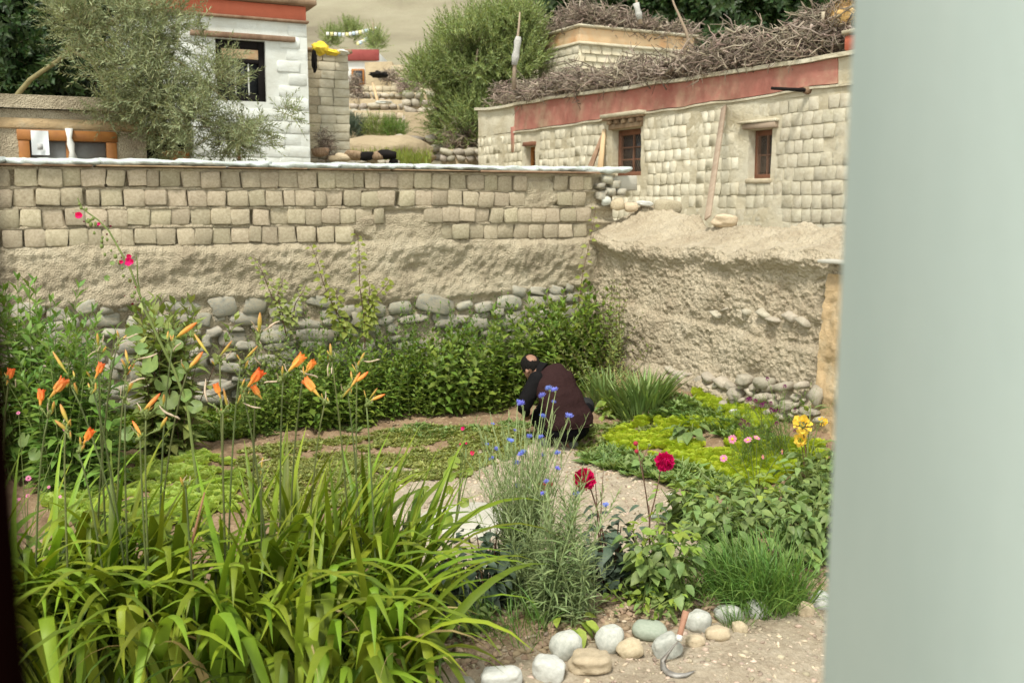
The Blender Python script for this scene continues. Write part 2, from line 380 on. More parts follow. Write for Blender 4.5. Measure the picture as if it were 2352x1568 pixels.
f_pink = M('aster_petal', [(.72, .22, .42), (.80, .32, .50)], scale=6, rnd='object', rv=.1, transl=.25)
f_mag = M('hollyhock_petal', [(.62, .01, .13), (.75, .03, .20)], scale=6, rnd='object', rv=.15, transl=.25)
f_magd = M('hollyhock_faded_petal', [(.20, .005, .05), (.32, .02, .09)], scale=6, rnd='object', rv=.2, transl=.15)
f_purple = M('purple_flower', [(.12, .008, .07), (.20, .02, .12)], scale=6, rnd='object', rv=.25)
f_yellow = M('yellow_petal', [(.80, .56, .06), (.85, .66, .14)], scale=6, rnd='object', rv=.08, transl=.25)
f_disc = M('yellow_disc', [(.72, .42, .02)], scale=6)

# ------------------------------------------------------------------ frames of the walls
class Frame:
    """local x along the wall, y outward (towards the garden), z up"""
    def __init__(s, o, d):
        s.o = np.array([o[0], o[1], 0.]); d = nrm(np.array([d[0], d[1], 0.])); s.x = d; s.y = np.array([-d[1], d[0], 0.]); s.rz = math.atan2(d[1], d[0])
    def loc(s, px, py, n=0.):
        d = ray(px, py); c = np.array([0, 0, CAMZ]); k = (n-np.dot(c-s.o, s.y))/np.dot(d, s.y)
        p = c+d*k-s.o; return float(np.dot(p, s.x)), float(p[2])
    def w(s, t, n, z): return s.o+s.x*t+s.y*n+np.array([0, 0, z])
CA = (1.02, 12.0)
FA = Frame(CA, (-.899, -.438))
FB = Frame((CA[0]+.438*4.9, CA[1]-.899*4.9), (-.438, .899))
FR = Frame((5.5, 10.8), (-.47, .883))
FW = Frame((-3.19, 16.0), (-.899, -.438))

# ------------------------------------------------------------------ garden ground
BORD = np.array([(980, 1600), (1120, 1530), (1300, 1480), (1500, 1440), (1640, 1410), (1870, 1375), (2100, 1340)])
def gflat(px, py, z=0.):
    d = ray(px, py); k = (z-CAMZ)/d[2]; p = np.array([0, 0, CAMZ])+d*k; return p
BW = np.array([gflat(*b)[:2] for b in BORD])
def inpath(x, y):
    yb = np.interp(x, BW[:, 0], BW[:, 1]); return sst(.06, -.10, y-yb)
def gz(x, y):
    x = np.asarray(x, float); y = np.asarray(y, float)
    dB = (x-FB.o[0])*FB.y[0]+(y-FB.o[1])*FB.y[1]
    dA = (x-CA[0])*FA.y[0]+(y-CA[1])*FA.y[1]
    z = .32*sst(1.25, .0, dB)*sst(-.1, 1.2, dA)+.10*sst(.5, 0, dA)
    z = z+.035*fbm(x*1.3, y*1.3, 0, 3)+.016*fbm(x*7, y*7, 3., 3)*(1-.6*inpath(x, y))
    z = z+.07*(1-inpath(x, y))*sst(1.2, .1, y-np.interp(x, BW[:, 0], BW[:, 1]))
    return z
def G(px, py, lift=0.):
    z = 0.
    for i in range(6):
        p = gflat(px, py, z); z = .5*z+.5*float(gz(p[0], p[1]))
    p = gflat(px, py, z); p[2] = z+lift; return p
def GD(px, D):
    """ground point at forward distance D on the column px"""
    x = (px-1176)/FPX*D*1.03; return np.array([x, D, float(gz(x, D))])

def poly_mask(pts, X, Y, soft=.12):
    """soft mask of a ground polygon given in picture pixels"""
    W = np.array([gflat(*p)[:2] for p in pts]); inside = np.zeros(X.shape, bool); dist = np.full(X.shape, 9.)
    for i in range(len(W)):
        a, b = W[i], W[(i+1) % len(W)]
        c = ((a[1] > Y) != (b[1] > Y)) & (X < (b[0]-a[0])*(Y-a[1])/(b[1]-a[1]+1e-9)+a[0]); inside ^= c
        d = b-a; t = np.clip(((X-a[0])*d[0]+(Y-a[1])*d[1])/(d@d), 0, 1)
        dist = np.minimum(dist, np.hypot(X-a[0]-t*d[0], Y-a[1]-t*d[1]))
    sd_ = np.where(inside, dist, -dist)+.10*fbm(X*3, Y*3, 7., 3)
    return sst(-soft, soft, sd_)
PATH1 = [(820, 1110), (960, 1040), (1180, 1005), (1290, 1010), (1360, 1040), (1420, 1090), (1560, 1130), (1620, 1200), (1620, 1330), (1300, 1420), (900, 1420), (880, 1250)]
gx = np.concatenate([np.linspace(-30, -6.2, 14), np.linspace(-6, 5, 440), np.linspace(5.3, 30, 14)])
gy = np.concatenate([np.linspace(-12, 2.8, 14), np.linspace(3, 13.4, 416)])
X, Y = np.meshgrid(gx, gy)
Z = gz(X, Y)
pm = np.maximum(poly_mask(PATH1, X, Y), inpath(X, Y)*.9)
lumpy = (1-pm)
Z = Z+.014*lumpy*fbm(X*17, Y*17, 1., 3)+.006*fbm(X*40, Y*40, 1., 2)
nx_, ny_ = len(gx), len(gy)
ii, jj = np.meshgrid(np.arange(nx_-1), np.arange(ny_-1)); a = (jj*nx_+ii).ravel()
gq = np.stack([a, a+1, a+nx_+1, a+nx_], 1)
gm = mesh_np('garden_ground', np.stack([X, Y, Z], 2).reshape(-1, 3), [gq])
att = gm.color_attributes.new('pathness', 'FLOAT_COLOR', 'POINT')
cc = np.ones((nx_*ny_, 4), np.float32); cc[:, 0] = pm.ravel(); cc[:, 1] = 0
att.data.foreach_set('color', cc.ravel())
m = m_soil; nt = m.node_tree; L = nt.links.new; bsdf = nt.nodes['Principled BSDF']
at = nd(nt, 'ShaderNodeVertexColor', layer_name='pathness'); se = nd(nt, 'ShaderNodeSeparateColor'); L(at.outputs[0], se.inputs[0])
tc = nd(nt, 'ShaderNodeTexCoord')
def nzr(scale, cols, a=.32, b=.68, det=8, rg=.7):
    n = nd(nt, 'ShaderNodeTexNoise'); n.inputs['Scale'].default_value = scale; n.inputs['Detail'].default_value = det; n.inputs['Roughness'].default_value = rg; L(tc.outputs['Object'], n.inputs['Vector'])
    r = nd(nt, 'ShaderNodeValToRGB'); e = r.color_ramp.elements; e[0].position = a; e[1].position = b; e[0].color = (*cols[0], 1); e[1].color = (*cols[-1], 1)
    if len(cols) == 3: q = e.new((a+b)/2); q.color = (*cols[1], 1)
    L(n.outputs[0], r.inputs[0]); return r.outputs[0], n.outputs[0]
c1, h1 = nzr(6, [(.19, .125, .075), (.28, .195, .12), (.37, .28, .18)])
c2, h2 = nzr(5, [(.33, .275, .205), (.43, .375, .285), (.51, .46, .365)])
c3, h3 = nzr(55, [(.40, .33, .23), (1.25, 1.2, 1.15)], .3, .7)
mx = nd(nt, 'ShaderNodeMixRGB'); L(se.outputs[0], mx.inputs[0]); L(c1, mx.inputs[1]); L(c2, mx.inputs[2])
mu = nd(nt, 'ShaderNodeMixRGB', blend_type='MULTIPLY'); mu.inputs[0].default_value = .5; L(mx.outputs[0], mu.inputs[1]); L(c3, mu.inputs[2])
L(mu.outputs[0], bsdf.inputs['Base Color'])
gm.materials.append(m_soil)
go = link('garden_ground', gm); props(go, 'bare brown garden soil with a pale trodden path across it', 'ground', kind='structure')

# ------------------------------------------------------------------ hillside beyond the walls (terraced village slope, then the mountain)
def hz(x, y):
    x = np.asarray(x, float); y = np.asarray(y, float)
    r = 1.5+.19*np.maximum(y-17, 0)+.05*np.maximum(y-75, 0)+.10*np.maximum(y-420, 0)
    r = np.minimum(r, 1.5+.19*58+.24*(y-75)+900)
    far = sst(70, 200, y)
    r = r+.25*fbm(x*.12, y*.12, 2., 4)*sst(15, 26, y)*(1-far)+far*(5*fbm(x*.012, y*.006, 5., 5)+1.2*fbm(x*.06, y*.03, 8., 4))
    return r+.03*fbm(x*1.2, y*1.2, 0, 3)
u = np.linspace(0, 1, 260); hy = 11.2+1400*u**3.2
s_ = np.linspace(-1, 1, 200); hyy = hy[:, None]+0*s_[None]; hxx = s_[None]*(14+hy[:, None]*1.1)
# the slope starts behind the garden walls
back = np.maximum(0, ((hxx-CA[0])*FA.y[0]+(hyy-CA[1])*FA.y[1])+.5)
hyy = hyy+back/.899*(hyy < 30)
okx = hxx > 1.3
hyy2 = hyy
HZ = hz(hxx, hyy2)
HZ = np.where(((hxx-CA[0])*FA.y[0]+(hyy2-CA[1])*FA.y[1]) > -.6, 1.4, HZ)
dBh = (hxx-FB.o[0])*FB.y[0]+(hyy2-FB.o[1])*FB.y[1]
HZ = np.where((dBh > -.5) & (hyy2 < 14), -1.0, HZ)
a = (np.arange(259)[:, None]*200+np.arange(199)[None]).ravel()
m_hill = M('dry_slope', [(.17, .145, .095), (.25, .22, .145), (.31, .28, .19)], scale=.09, bump=1, bscale=.6, fine=(.5, (.26, .25, .15), .5, .5), bdist=.3, stretch=(1, .35, 1))
hm = mesh_np('mountain_slope', np.stack([hxx, hyy2, HZ], 2).reshape(-1, 3), [np.stack([a, a+1, a+201, a+200], 1)], m_hill)
props(link('mountain_slope', hm), 'dry pale brown mountain slope rising behind the village', 'hillside', kind='structure')
def H(px, py):
    """hit of the hillside"""
    d = ray(px, py); k = 13.
    while k < 1500:
        p = np.array([0, 0, CAMZ])+d*k
        if p[2] < float(hz(p[0], p[1])): return p
        k *= 1.004
    return P(px, py, 400)

# ------------------------------------------------------------------ walls as displaced grids with openings
def gridwall(t0, t1, z0, z1, step, disp, holes=(), thick=.4, topf=None, zs=None):
    T = np.linspace(t0, t1, int((t1-t0)/step)+1); Zs = np.linspace(z0, z1, int((z1-z0)/step)+1)
    for h in holes:
        for q in h[:2]:
            T[np.argmin(abs(T-q))] = q
        for q in h[2:4]: Zs[np.argmin(abs(Zs-q))] = q
    TT, ZZ = np.meshgrid(T, Zs)
    if topf is not None: ZZ = z0+(ZZ-z0)*(topf(TT)-z0)/(z1-z0)
    D = disp(TT, ZZ)
    for h in holes:
        near = (TT > h[0]-.06) & (TT < h[1]+.06) & (ZZ > h[2]-.06) & (ZZ < h[3]+.06); D = np.where(near, np.clip(D, -.01, .01), D)
    V = np.stack([TT, D, ZZ], 2).reshape(-1, 3); nT = len(T); nZ = len(Zs)
    i, j = np.meshgrid(np.arange(nT-1), np.arange(nZ-1)); a = (j*nT+i)
    keep = np.ones(a.shape, bool)
    tc_ = (T[:-1]+T[1:])/2; zc_ = (Zs[:-1]+Zs[1:])/2
    for h in holes: keep &= ~((tc_[None] > h[0]) & (tc_[None] < h[1]) & (zc_[:, None] > h[2]) & (zc_[:, None] < h[3]))
    a = a[keep]
    F = [np.stack([a+1, a, a+nT, a+nT+1], 1)]
    mb = MB(); mb.add(V, F)
    # top, sides and reveals run back to -thick
    def strip(P_, flip=False):
        P_ = np.asarray(P_); n = len(P_); Q = P_.copy(); Q[:, 1] = -thick; W = np.vstack([P_, Q]); k = np.arange(n-1)
        f = np.stack([k, k+1, k+n+1, k+n], 1); mb.add(W, [f[:, ::-1] if flip else f])
    Vg = V.reshape(nZ, nT, 3)
    strip(Vg[-1]); strip(Vg[:, 0]); strip(Vg[:, -1], True)
    for h in holes:
        i0, i1 = np.argmin(abs(T-h[0])), np.argmin(abs(T-h[1])); j0, j1 = np.argmin(abs(Zs-h[2])), np.argmin(abs(Zs-h[3]))
        strip(Vg[j0, i0:i1+1]); strip(Vg[j1, i0:i1+1], True); strip(Vg[j0:j1+1, i0], True); strip(Vg[j0:j1+1, i1])
    # back
    q = np.array([(t0, -thick, z0), (t1, -thick, z0), (t1, -thick, z1), (t0, -thick, z1)]) if topf is None else None
    if q is not None: mb.add(q, [np.array([(0, 1, 2, 3)])])
    return mb
def fpart(name, mb, mat, root, kind=None, smooth=True):
    """part in the frame coordinates of root"""
    V, F = mb.get() if isinstance(mb, MB) else mb
    return props(link(name, mesh_np(name, V, F, mat, smooth), root), kind=kind)
def fthing(name, fr, label, cat, group=None): return thing(name, label, cat, fr.o, group, fr.rz)

# brick faces: pillow shaped, x width, y depth (front at +), z height, about one unit
def brickmesh(seed, rag=.12):
    rs = np.random.RandomState(seed); g = np.array([-.5, -.435, .435, .5])
    V = []; 
    for j, z in enumerate(g):
        for i, x in enumerate(g):
            edge = (i in (0, 3)) or (j in (0, 3)); cor = (i in (0, 3)) and (j in (0, 3))
            k = .93 if cor else 1
            V.append((x*k+rs.uniform(-1, 1)*rag*.6, (.41 if edge else .5)+rs.uniform(-.07, .05), z*k+rs.uniform(-1, 1)*rag*.5))
    V = np.array(V); rim = [0, 1, 2, 3, 7, 11, 15, 14, 13, 12, 8, 4]
    Bk = V[rim].copy(); Bk[:, 1] = -.5; n = 12
    F = [(j*4+i+1, j*4+i, j*4+i+4, j*4+i+5) for j in range(3) for i in range(3)]
    F += [(rim[k], rim[(k+1) % n], 16+(k+1) % n, 16+k) for k in range(n)]
    return np.vstack([V, Bk]), [np.array(F)]
BT = [brickmesh(s) for s in range(9)]
def lay_bricks(root, name, mat, rows, fcheck=None, limit=300, size_of=None):
    """rows: list of (z0, z1, [(t0, t1)], proud) ; individual bricks as parts"""
    meshes = [mesh_np(name, *b, mat) for b in BT]
    allb = [(t0, t1, z0, z1, pr) for z0, z1, ts, pr in rows for (t0, t1) in ts]
    if size_of: allb.sort(key=size_of)
    rest = MB()
    for k, (t0, t1, z0, z1, pr) in enumerate(allb):
        wv_ = .012*float(vn(t0*1.7, z0*.8, 4.))+random.uniform(-.004, .004); z0 += wv_; z1 += wv_
        dep = .09; p = ((t0+t1)/2, (pr if not callable(pr) else pr())-dep/2, (z0+z1)/2); s = (t1-t0, dep, z1-z0); r = random.uniform(-.05, .05)
        if k < limit:
            o = link(name, random.choice(meshes), root)
            o.matrix_local = Matrix.Translation(p) @ Matrix.Rotation(r, 4, 'Y') @ Matrix.Diagonal((*s, 1))
        else:
            V, F = random.choice(BT); rest.add(V*np.array(s)+np.array(p), F)
    if rest.n: fpart(name, rest, mat, root, 'stuff')

# ---- wall A : the brick garden wall
tA = 8.6
zb = FA.loc(1300, 548)[1]; zt = FA.loc(1370, 403)[1]
print('A brick zone', zb, zt)
A = fthing('garden_wall', FA, 'long mud brick garden wall with a rubble stone foot and white capping slabs', 'wall')
ch = (zt-zb)/4
rowsA = []; gaps = []
def patchA(t, z): return sst(.46, .56, vn(np.asarray(t)*1.25, np.asarray(z)*2.6, 2.))
for r in range(4):
    z1 = zt-r*ch; z0 = z1-ch; t = .02+random.uniform(0, .15); ts = []
    while t < tA-.1:
        wd = random.choice([.175, .185, .195, .205, .19, .12 if random.random() < .25 else .20]); 
        ts.append((t, t+wd-random.uniform(.003, .014))); t += wd+(random.random() < .10)*random.uniform(.02, .05)
    for (a_, b_) in ts:
        if patchA(a_+.1, z0+.1) > .5 and random.random() < .85: continue
        rowsA.append((z0+.010+random.uniform(-.004, .008), z1-.010+random.uniform(-.010, .004), [(a_, b_)], random.choice([.022, .018, .014, .010, .006, .002, -.012]) if (r or random.random() > .3) else random.choice([-.004, -.012, -.016])))
BX = sorted((b[2][0][0], b[2][0][1], b[0], b[1]) for b in rowsA)
def dispA(t, z):
    d = .012*fbm(t*6, z*6, 1., 4)+.03*fbm(t*1.1, z*1.6, 4., 3)*sst(zb, zb-.15, z)
    mz = sst(zb+.02, zb-.06, z)
    d = d+mz*(.028+.022*fbm(t*3, z*5, 9., 4)+.016*vn(t*22, z*22)+.013*vn(t*45, z*45))
    # worn hollow band lower in the plaster, irregular top edge of the rubble
    d = d-.03*np.exp(-((z-1.42-.08*vn(t*1.3, 0))/.10)**2)*(.5+.5*vn(t*.9, 3.))
    e = z-(1.22+.10*vn(t*1.1, 8.)); d = np.where(e < 0, d-.045*sst(0, -.06, e), d)
    brickz = 1-mz
    jz = np.abs(((zt-z)/ch+.5) % 1-.5)*ch; d = d-brickz*(.004+(.006+.055*sst(.012, .03, jz))*(1-patchA(t, z))+.012*vn(t*26, z*26)+.012*vn(t*3, z*3))
    return d
fpart('mud_core', gridwall(-.25, tA, 0, zt+.015, .022, dispA, thick=.42), m_mud, A)
lay_bricks(A, 'brick', m_brick, rowsA)
# rubble stones at the foot
st_meshes = rocks('stone', 10, ICO2, .36, .5, m_stone, smooth=False)
k = 0; z = 1.17
while z > .15:
    t = random.uniform(-.1, .1); hmax = random.uniform(.065, .115)
    while t < 7.6:
        wd = random.choice([.12, .20, .26, .34, .42])*random.uniform(.8, 1.15); hh = random.uniform(.7, 1.3)*hmax*(1.35 if wd > .25 else 1.0)
        top = 1.20+.08*float(vn(t*1.1, 8.))
        if z < top and random.random() < .86:
            o = link('stone', random.choice(st_meshes), A)
            o.matrix_local = Matrix.Translation((t+wd/2, random.uniform(-.03, .012), z+random.uniform(-.03, .03))) @ Matrix.Rotation(random.uniform(-.3, .3), 4, 'Y') @ Matrix.Diagonal((wd*.52, .075, hh*.62, 1)) @ Matrix.Rotation(random.choice([0, PI]), 4, 'X')
            k += 1
        t += wd*random.uniform(.98, 1.2)
    z -= hmax*1.18
print('stones', k)
# white capping slabs with thin boards under them
capm = []
def slabmesh(L_, hgt=.06, dep=.5, seed=0):
    rs = np.random.RandomState(seed); n = int(L_/.04); t = np.linspace(0, L_, n)
    prof = np.array([(-.42, -.2), (.03, -.5), (.068, -.32), (.078, .05), (.05, .38), (-.05, .5), (-.42, .45)])
    V = []
    for i, a_ in enumerate(t):
        j = .5+.5*np.sin(min(1, min(a_, L_-a_)/.05)*PI/2)
        for q, (y, zz) in enumerate(prof):
            V.append((a_+(rs.uniform(-.01, .01)), y+.02*float(vn(a_*14+seed*7, q*1.7))*(y > 0)*1.5+.008*float(vn(a_*40, q*3.)), zz*hgt*(.8+.2*j)+.012*float(vn(a_*7+seed*3, q*.8+4))+.006*float(vn(a_*35, q*2.))))
    m_ = len(prof); i, q = np.meshgrid(np.arange(n-1), np.arange(m_-1)); a_ = (i*m_+q).ravel()
    F4 = np.stack([a_, a_+1, a_+m_+1, a_+m_], 1)
    c0 = np.array([list(range(m_))[::-1]]); c1 = np.array([list(range((n-1)*m_, n*m_))])
    V.append(np.mean(V[:m_], 0)); V.append(np.mean(V[(n-1)*m_:n*m_], 0)); k_ = np.arange(m_-1)
    F3 = np.concatenate([np.stack([k_+1, k_, 0*k_+len(V)-2], 1), np.stack([(n-1)*m_+k_, (n-1)*m_+k_+1, 0*k_+len(V)-1], 1)])
    return np.array(V), [F3, F4]
t = -.42; k = 0
while t < tA:
    L_ = random.uniform(.55, .95)
    o = link('coping_slab', mesh_np('coping_slab', *slabmesh(L_, .058 if t > 0 else .085, seed=k), m_limewash), A, (t, 0, zt+.066+.004*math.sin(k*2.1))); k += 1
    o.rotation_euler.y = random.uniform(-.008, .008); t += L_-.012
t = .02
while t < tA:
    L_ = random.uniform(.7, 1.6)
    fpart('board', rbox(t, t+L_-.03, -.4, random.uniform(.055, .085), zt+.018+random.uniform(0, .006), zt+.035+random.uniform(0, .006), .003), m_wood, A); t += L_
# cement lump and rubble at the end of the wall where the two walls meet
for (px, py, s) in [(1395, 412, .10), (1412, 424, .08), (1402, 440, .09), (1384, 448, .09), (1425, 442, .07), (1378, 428, .06)]:
    tt, zz = FA.loc(px, py); o = link('stone', random.choice(st_meshes), A); o.matrix_local = Matrix.Translation((tt, -.02, zz)) @ Matrix.Diagonal((s*.9, .09, s*.7, 1))

# ---- wall B : rough earth wall on the right
B = fthing('earth_wall', FB, 'rough eroded earth wall on the right with a rounded crumbling top', 'wall')
LB = 4.9
zB0 = FB.loc(1900, 580)[1]; zB1 = FB.loc(1420, 520)[1]
print('B top', zB0, zB1)
def topB(t): return 1.74+.10*sst(3.5, 4.9, t)+.05*vn(t*2.1, 3.)+.03*vn(t*7, 1.)
NB, MBn = 380, 260
tt = np.linspace(-1.2, LB+.05, NB); ss = np.linspace(0, 1, MBn)
# profile: s<.62 face from the ground up, then a rounded top sloping back and up
V = []
TT, SS = np.meshgrid(tt, ss)
top = topB(TT); fs = np.clip(SS/.66, 0, 1); bs = np.clip((SS-.66)/.34, 0, 1)
Zf = -.1+(top+.1)*fs
yf = .16*(1-fs)**1.5+.03
over = .13*np.exp(-((Zf-(top-.08))/.09)**2)*(.6+.4*vn(TT*2.2, 5.))
rough = .03*fbm(TT*1.6, Zf*2.4, 2., 3)+.015*fbm(TT*6, Zf*8, 6., 4)+.012*vn(TT*24, Zf*28)+.010*vn(TT*48, Zf*50)
ledge = .035*sst(.05, -.02, Zf-(.98+.07*vn(TT*1.2, 2.)))+.08*sst(.06, -.04, Zf-(.42+.05*vn(TT*1.5, 6.)))
yB = yf+over+rough+ledge
zback = .04+.17*sst(0, 1, bs)*(1+.6*sst(3.6, 4.9, TT))+.05*fbm(TT*3, bs*4, 3., 4)*bs+.02*vn(TT*22, bs*22)*np.minimum(1, bs*5)
YY = np.where(SS <= .66, yB, (yf+.13*.6)*(1-bs)-.75*bs+.04*fbm(TT*5, bs*5, 1., 3)*(1-bs))
ytop = YY*0+yB[np.searchsorted(ss, .66)-1][None]
YY = np.where(SS <= .66, yB, ytop*(1-bs)**1.0-.75*bs)
ZZ = np.where(SS <= .66, Zf, top+zback*np.minimum(1, bs*3)**.5*1.0)
V = np.stack([TT, YY, ZZ], 2).reshape(-1, 3); i, j = np.meshgrid(np.arange(NB-1), np.arange(MBn-1)); a = (j*NB+i).ravel()
mb = MB(); mb.add(V, [np.stack([a+1, a, a+NB, a+NB+1], 1)])
fpart('earth_face', mb, m_mudwall_b, B)
# ochre quoin strip at the right end and a thin slate on top of it
def disp_o(t, z): return .16*(1-np.clip((z)/1.7, 0, 1))**1.5+.16+.03*fbm(t*6, z*5, 2., 4)+.012*vn(t*30, z*30)
tq = FB.loc(1888, 700, .19)[0]
fpart('ochre_strip', gridwall(-1.1, tq, 0, 1.60, .025, disp_o, thick=.1), m_ochre, B)
fpart('slate', rbox(-1.1, tq+.02, -.35, .25, 1.70, 1.725, .004, .006), m_slab, B)
m_bst = rocks('stone', 6, ICO2, .3, .6, M('buff_wall_stone', [(.34, .30, .225), (.43, .38, .29), (.47, .43, .34)], scale=3, bump=.6, bscale=20, rnd='object', rv=.15), smooth=False)
for (px, py, wd, hh) in [(1355*.9408+380, 688, .01, .01)]: pass
for (px, py, wd, hh, pr) in [(1750, 722, .17, .07, .12), (1712, 718, .08, .06, .10), (1770, 735, .14, .05, .13), (1660, 712, .12, .03, .1), (1640, 722, .13, .05, .1), (1810, 728, .13, .07, .13), (1840, 740, .15, .07, .12), 
                             (1620, 868, .12, .07, .24), (1650, 880, .16, .09, .26), (1700, 872, .13, .08, .27), (1745, 880, .17, .09, .28), (1600, 900, .14, .08, .27), (1790, 890, .12, .07, .3), (1830, 885, .10, .06, .3), (1868, 912, .12, .15, .30), (1680, 905, .13, .07, .3), (1740, 915, .16, .08, .31), (1560, 865, .12, .06, .24), (1535, 850, .10, .05, .22), (1800, 930, .13, .07, .33), (1590, 935, .12, .06, .34), (1650, 930, .16, .09, .34), (1850, 945, .17, .05, .33), (1345, 685, .15, .12, .08), (1388, 678, .10, .06, .07)]:
    tt_, zz = FB.loc(px, py, pr); o = link('stone', random.choice(m_bst), B)
    o.matrix_local = Matrix.Translation((tt_, pr-.055, zz)) @ Matrix.Rotation(random.uniform(-.5, .5), 4, 'Y') @ Matrix.Diagonal((wd*.62, .08, hh*.62, 1))
for k in range(46):
    px = random.uniform(1530, 1890); yb_ = 858+(px-1530)*.16; py = yb_+random.uniform(-8, 60); pr = .2+.12*(py-850)/100; tt_, zz = FB.loc(px, py, pr); q = random.uniform(.02, .055)
    o = link('stone', random.choice(m_bst), B); o.matrix_local = Matrix.Translation((tt_, pr-.03, zz)) @ Matrix.Rotation(random.uniform(-.6, .6), 4, 'Y') @ Matrix.Diagonal((q*1.3, q, q*.7, 1))
# stones lying on the wall tops
def rest_stone(px, py, D, size, mat, label, T=ICO3, seed=1, sq=.7, amp=.22, rz=0, name='stone', cat='stone', group=None, smooth=False):
    p = P(px, py, D); o = link(name, mesh_np(name, *rock(T, seed, amp, sq), mat, smooth), None, p); o.scale = size; o.rotation_euler = (random.uniform(-.15, .15), random.uniform(-.15, .15), rz)
    return props(o, label, cat, group)
rest_stone(1534, 476, 12.0, (.15, .12, .095), m_brick, 'square loose mud brick sitting on the corner of the two walls', sq=.5, amp=.08, name='loose_brick', cat='brick', rz=.4)
rest_stone(1665, 508, 10.9, (.16, .1, .085), m_riverbuff, 'pointed buff rock on the wall top at the foot of the leaning plank', seed=5, sq=.8, amp=.3)
rest_stone(1480, 468, 12.0, (.11, .07, .035), m_whitestone, 'flat white stone at the top of the wall corner', seed=6)
rest_stone(1420, 470, 12.0, (.10, .08, .08), m_riverbuff, 'round buff cobble at the wall corner below the end of the capping', seed=7, smooth=True)
rest_stone(1392, 462, 12.0, (.06, .05, .06), m_river, 'small bluish grey cobble nearest the brick end at the wall corner', seed=8, smooth=True)
rest_stone(1450, 476, 12.0, (.09, .06, .06), m_riverbuff, 'buff lump of stone between the round cobble and the flat white stone', seed=9)
mb = MB(); box_t = FA.loc(1370, 410)[0]
o = fpart('cement_block', rbox(FA.loc(1470, 430)[0], FA.loc(1405, 410)[0], -.5, -.05, FA.loc(1440, 438)[1], FA.loc(1440, 408)[1]+.02, .01, .01), m_slab, A)

# ------------------------------------------------------------------ right house (brushwood roof, red band)
R_ = fthing('farmhouse', FR, 'long low clay brick farmhouse with a red painted band under its roof edge', 'house')
zt0 = FR.loc(1935, 122)[1]; zt1 = FR.loc(1190, 236)[1]; zb0 = FR.loc(1935, 192)[1]; zb1 = FR.loc(1190, 302)[1]
tl = FR.loc(1098, 300)[0]; tbe = FR.loc(1182, 270)[0]; tre = FR.loc(1925, 150)[0]
print('R', zt0, zt1, zb0, zb1, tl, tbe, tre)
def lin(t, a, b):
    t0 = FR.loc(1935, 122)[0]; t1 = FR.loc(1190, 236)[0]; return a+(b-a)*(t-t0)/(t1-t0)
def topR(t): return lin(t, zt0, zt1)+.02*vn(t*1.5, 3.)
holes = []
def hole(px0, px1, py0, py1):
    pc = (py0+py1)/2
    t0 = FR.loc(px1, pc)[0]; t1 = FR.loc(px0, pc)[0]; z1 = FR.loc((px0+px1)/2, py0)[1]; z0 = FR.loc((px0+px1)/2, py1)[1]
    return (t0, t1, z0, z1)
hs1 = hole(1406, 1472, 296, 404); hs2 = hole(1718, 1771, 298, 410); hs3 = hole(1206, 1229, 337, 400)
# the wall grid: heights follow the sloping top, so openings are cut in straight rows below it
def dispR(t, z): return .010*fbm(t*1.3, z*1.7, 1., 3)+.006*fbm(t*6, z*6, 3., 3)+.004*vn(t*30, z*30)-.004
zsplit = min(zb0, zb1)-.02
fpart('clay_wall', gridwall(-1.5, tl, 1.0, zsplit, .045, dispR, holes=[hs1, hs2, hs3], thick=.5), m_creamback, R_)
def band(t0, t1, za, zbf, mat, name, pr, wav=0.):
    n = max(3, int((t1-t0)/.05)); T_ = np.linspace(t0, t1, n); rows = 9; mb = MB(); V = []
    for r in range(rows):
        q = r/(rows-1); z_ = za(T_)*(1-q)+zbf(T_)*q; V.append(np.stack([T_, pr+.012*fbm(T_*3, z_*5, 2., 3)+.004*vn(T_*30, z_*30), z_], 1))
    V = np.concatenate(V); i, j = np.meshgrid(np.arange(n-1), np.arange(rows-1)); a = (j*n+i).ravel()
    mb.add(V, [np.stack([a+1, a, a+n, a+n+1], 1)])
    for r in (0, rows-1):
        P_ = V[r*n:(r+1)*n]; Q = P_.copy(); Q[:, 1] = -.5; k = np.arange(n-1); mb.add(np.vstack([P_, Q]), [np.stack([k, k+1, k+n+1, k+n], 1)])
    for c in (0, n-1):
        P_ = V[c::n]; Q = P_.copy(); Q[:, 1] = -.5; k = np.arange(rows-1); mb.add(np.vstack([P_, Q]), [np.stack([k, k+1, k+rows+1, k+rows], 1)])
    return fpart(name, mb, mat, R_)
lowR = lambda t: lin(t, zb0, zb1)+.015*vn(t*2.5, 7.)
band(-1.5, tl, lambda t: 0*t+zsplit, lambda t: np.maximum(lowR(t)-.012, zsplit+.01), m_creamback, 'upper_wall', -.004)
band(tre, tbe, lambda t: lowR(t)+.015, lambda t: topR(t)-.06, m_redband, 'red_band', .012)
band(-1.5, tre-.004, lambda t: lowR(t)+.003, lambda t: topR(t)-.06, m_creamback, 'band_end', .0)
band(tbe+.004, tl, lambda t: lowR(t)+.003, lambda t: topR(t)-.045, m_creamback, 'band_end', .0)
band(-1.5, tl+.04, lambda t: topR(t)-.055, lambda t: topR(t)+.0, m_creamback, 'roof_edge', .075)
band(-1.5, tbe, lambda t: lowR(t)-.03, lambda t: lowR(t)-.0, m_creamback, 'drip_course', .035)
# solid body and flat roof behind the wall
Tb = np.array([-1.5, tl]); mb = MB()
mb.add(*box(-1.5, tl-.02, -5.0, -.51, 1.0, min(topR(-1.5), topR(tl))-.1)); fpart('body', mb, m_creamback, R_)
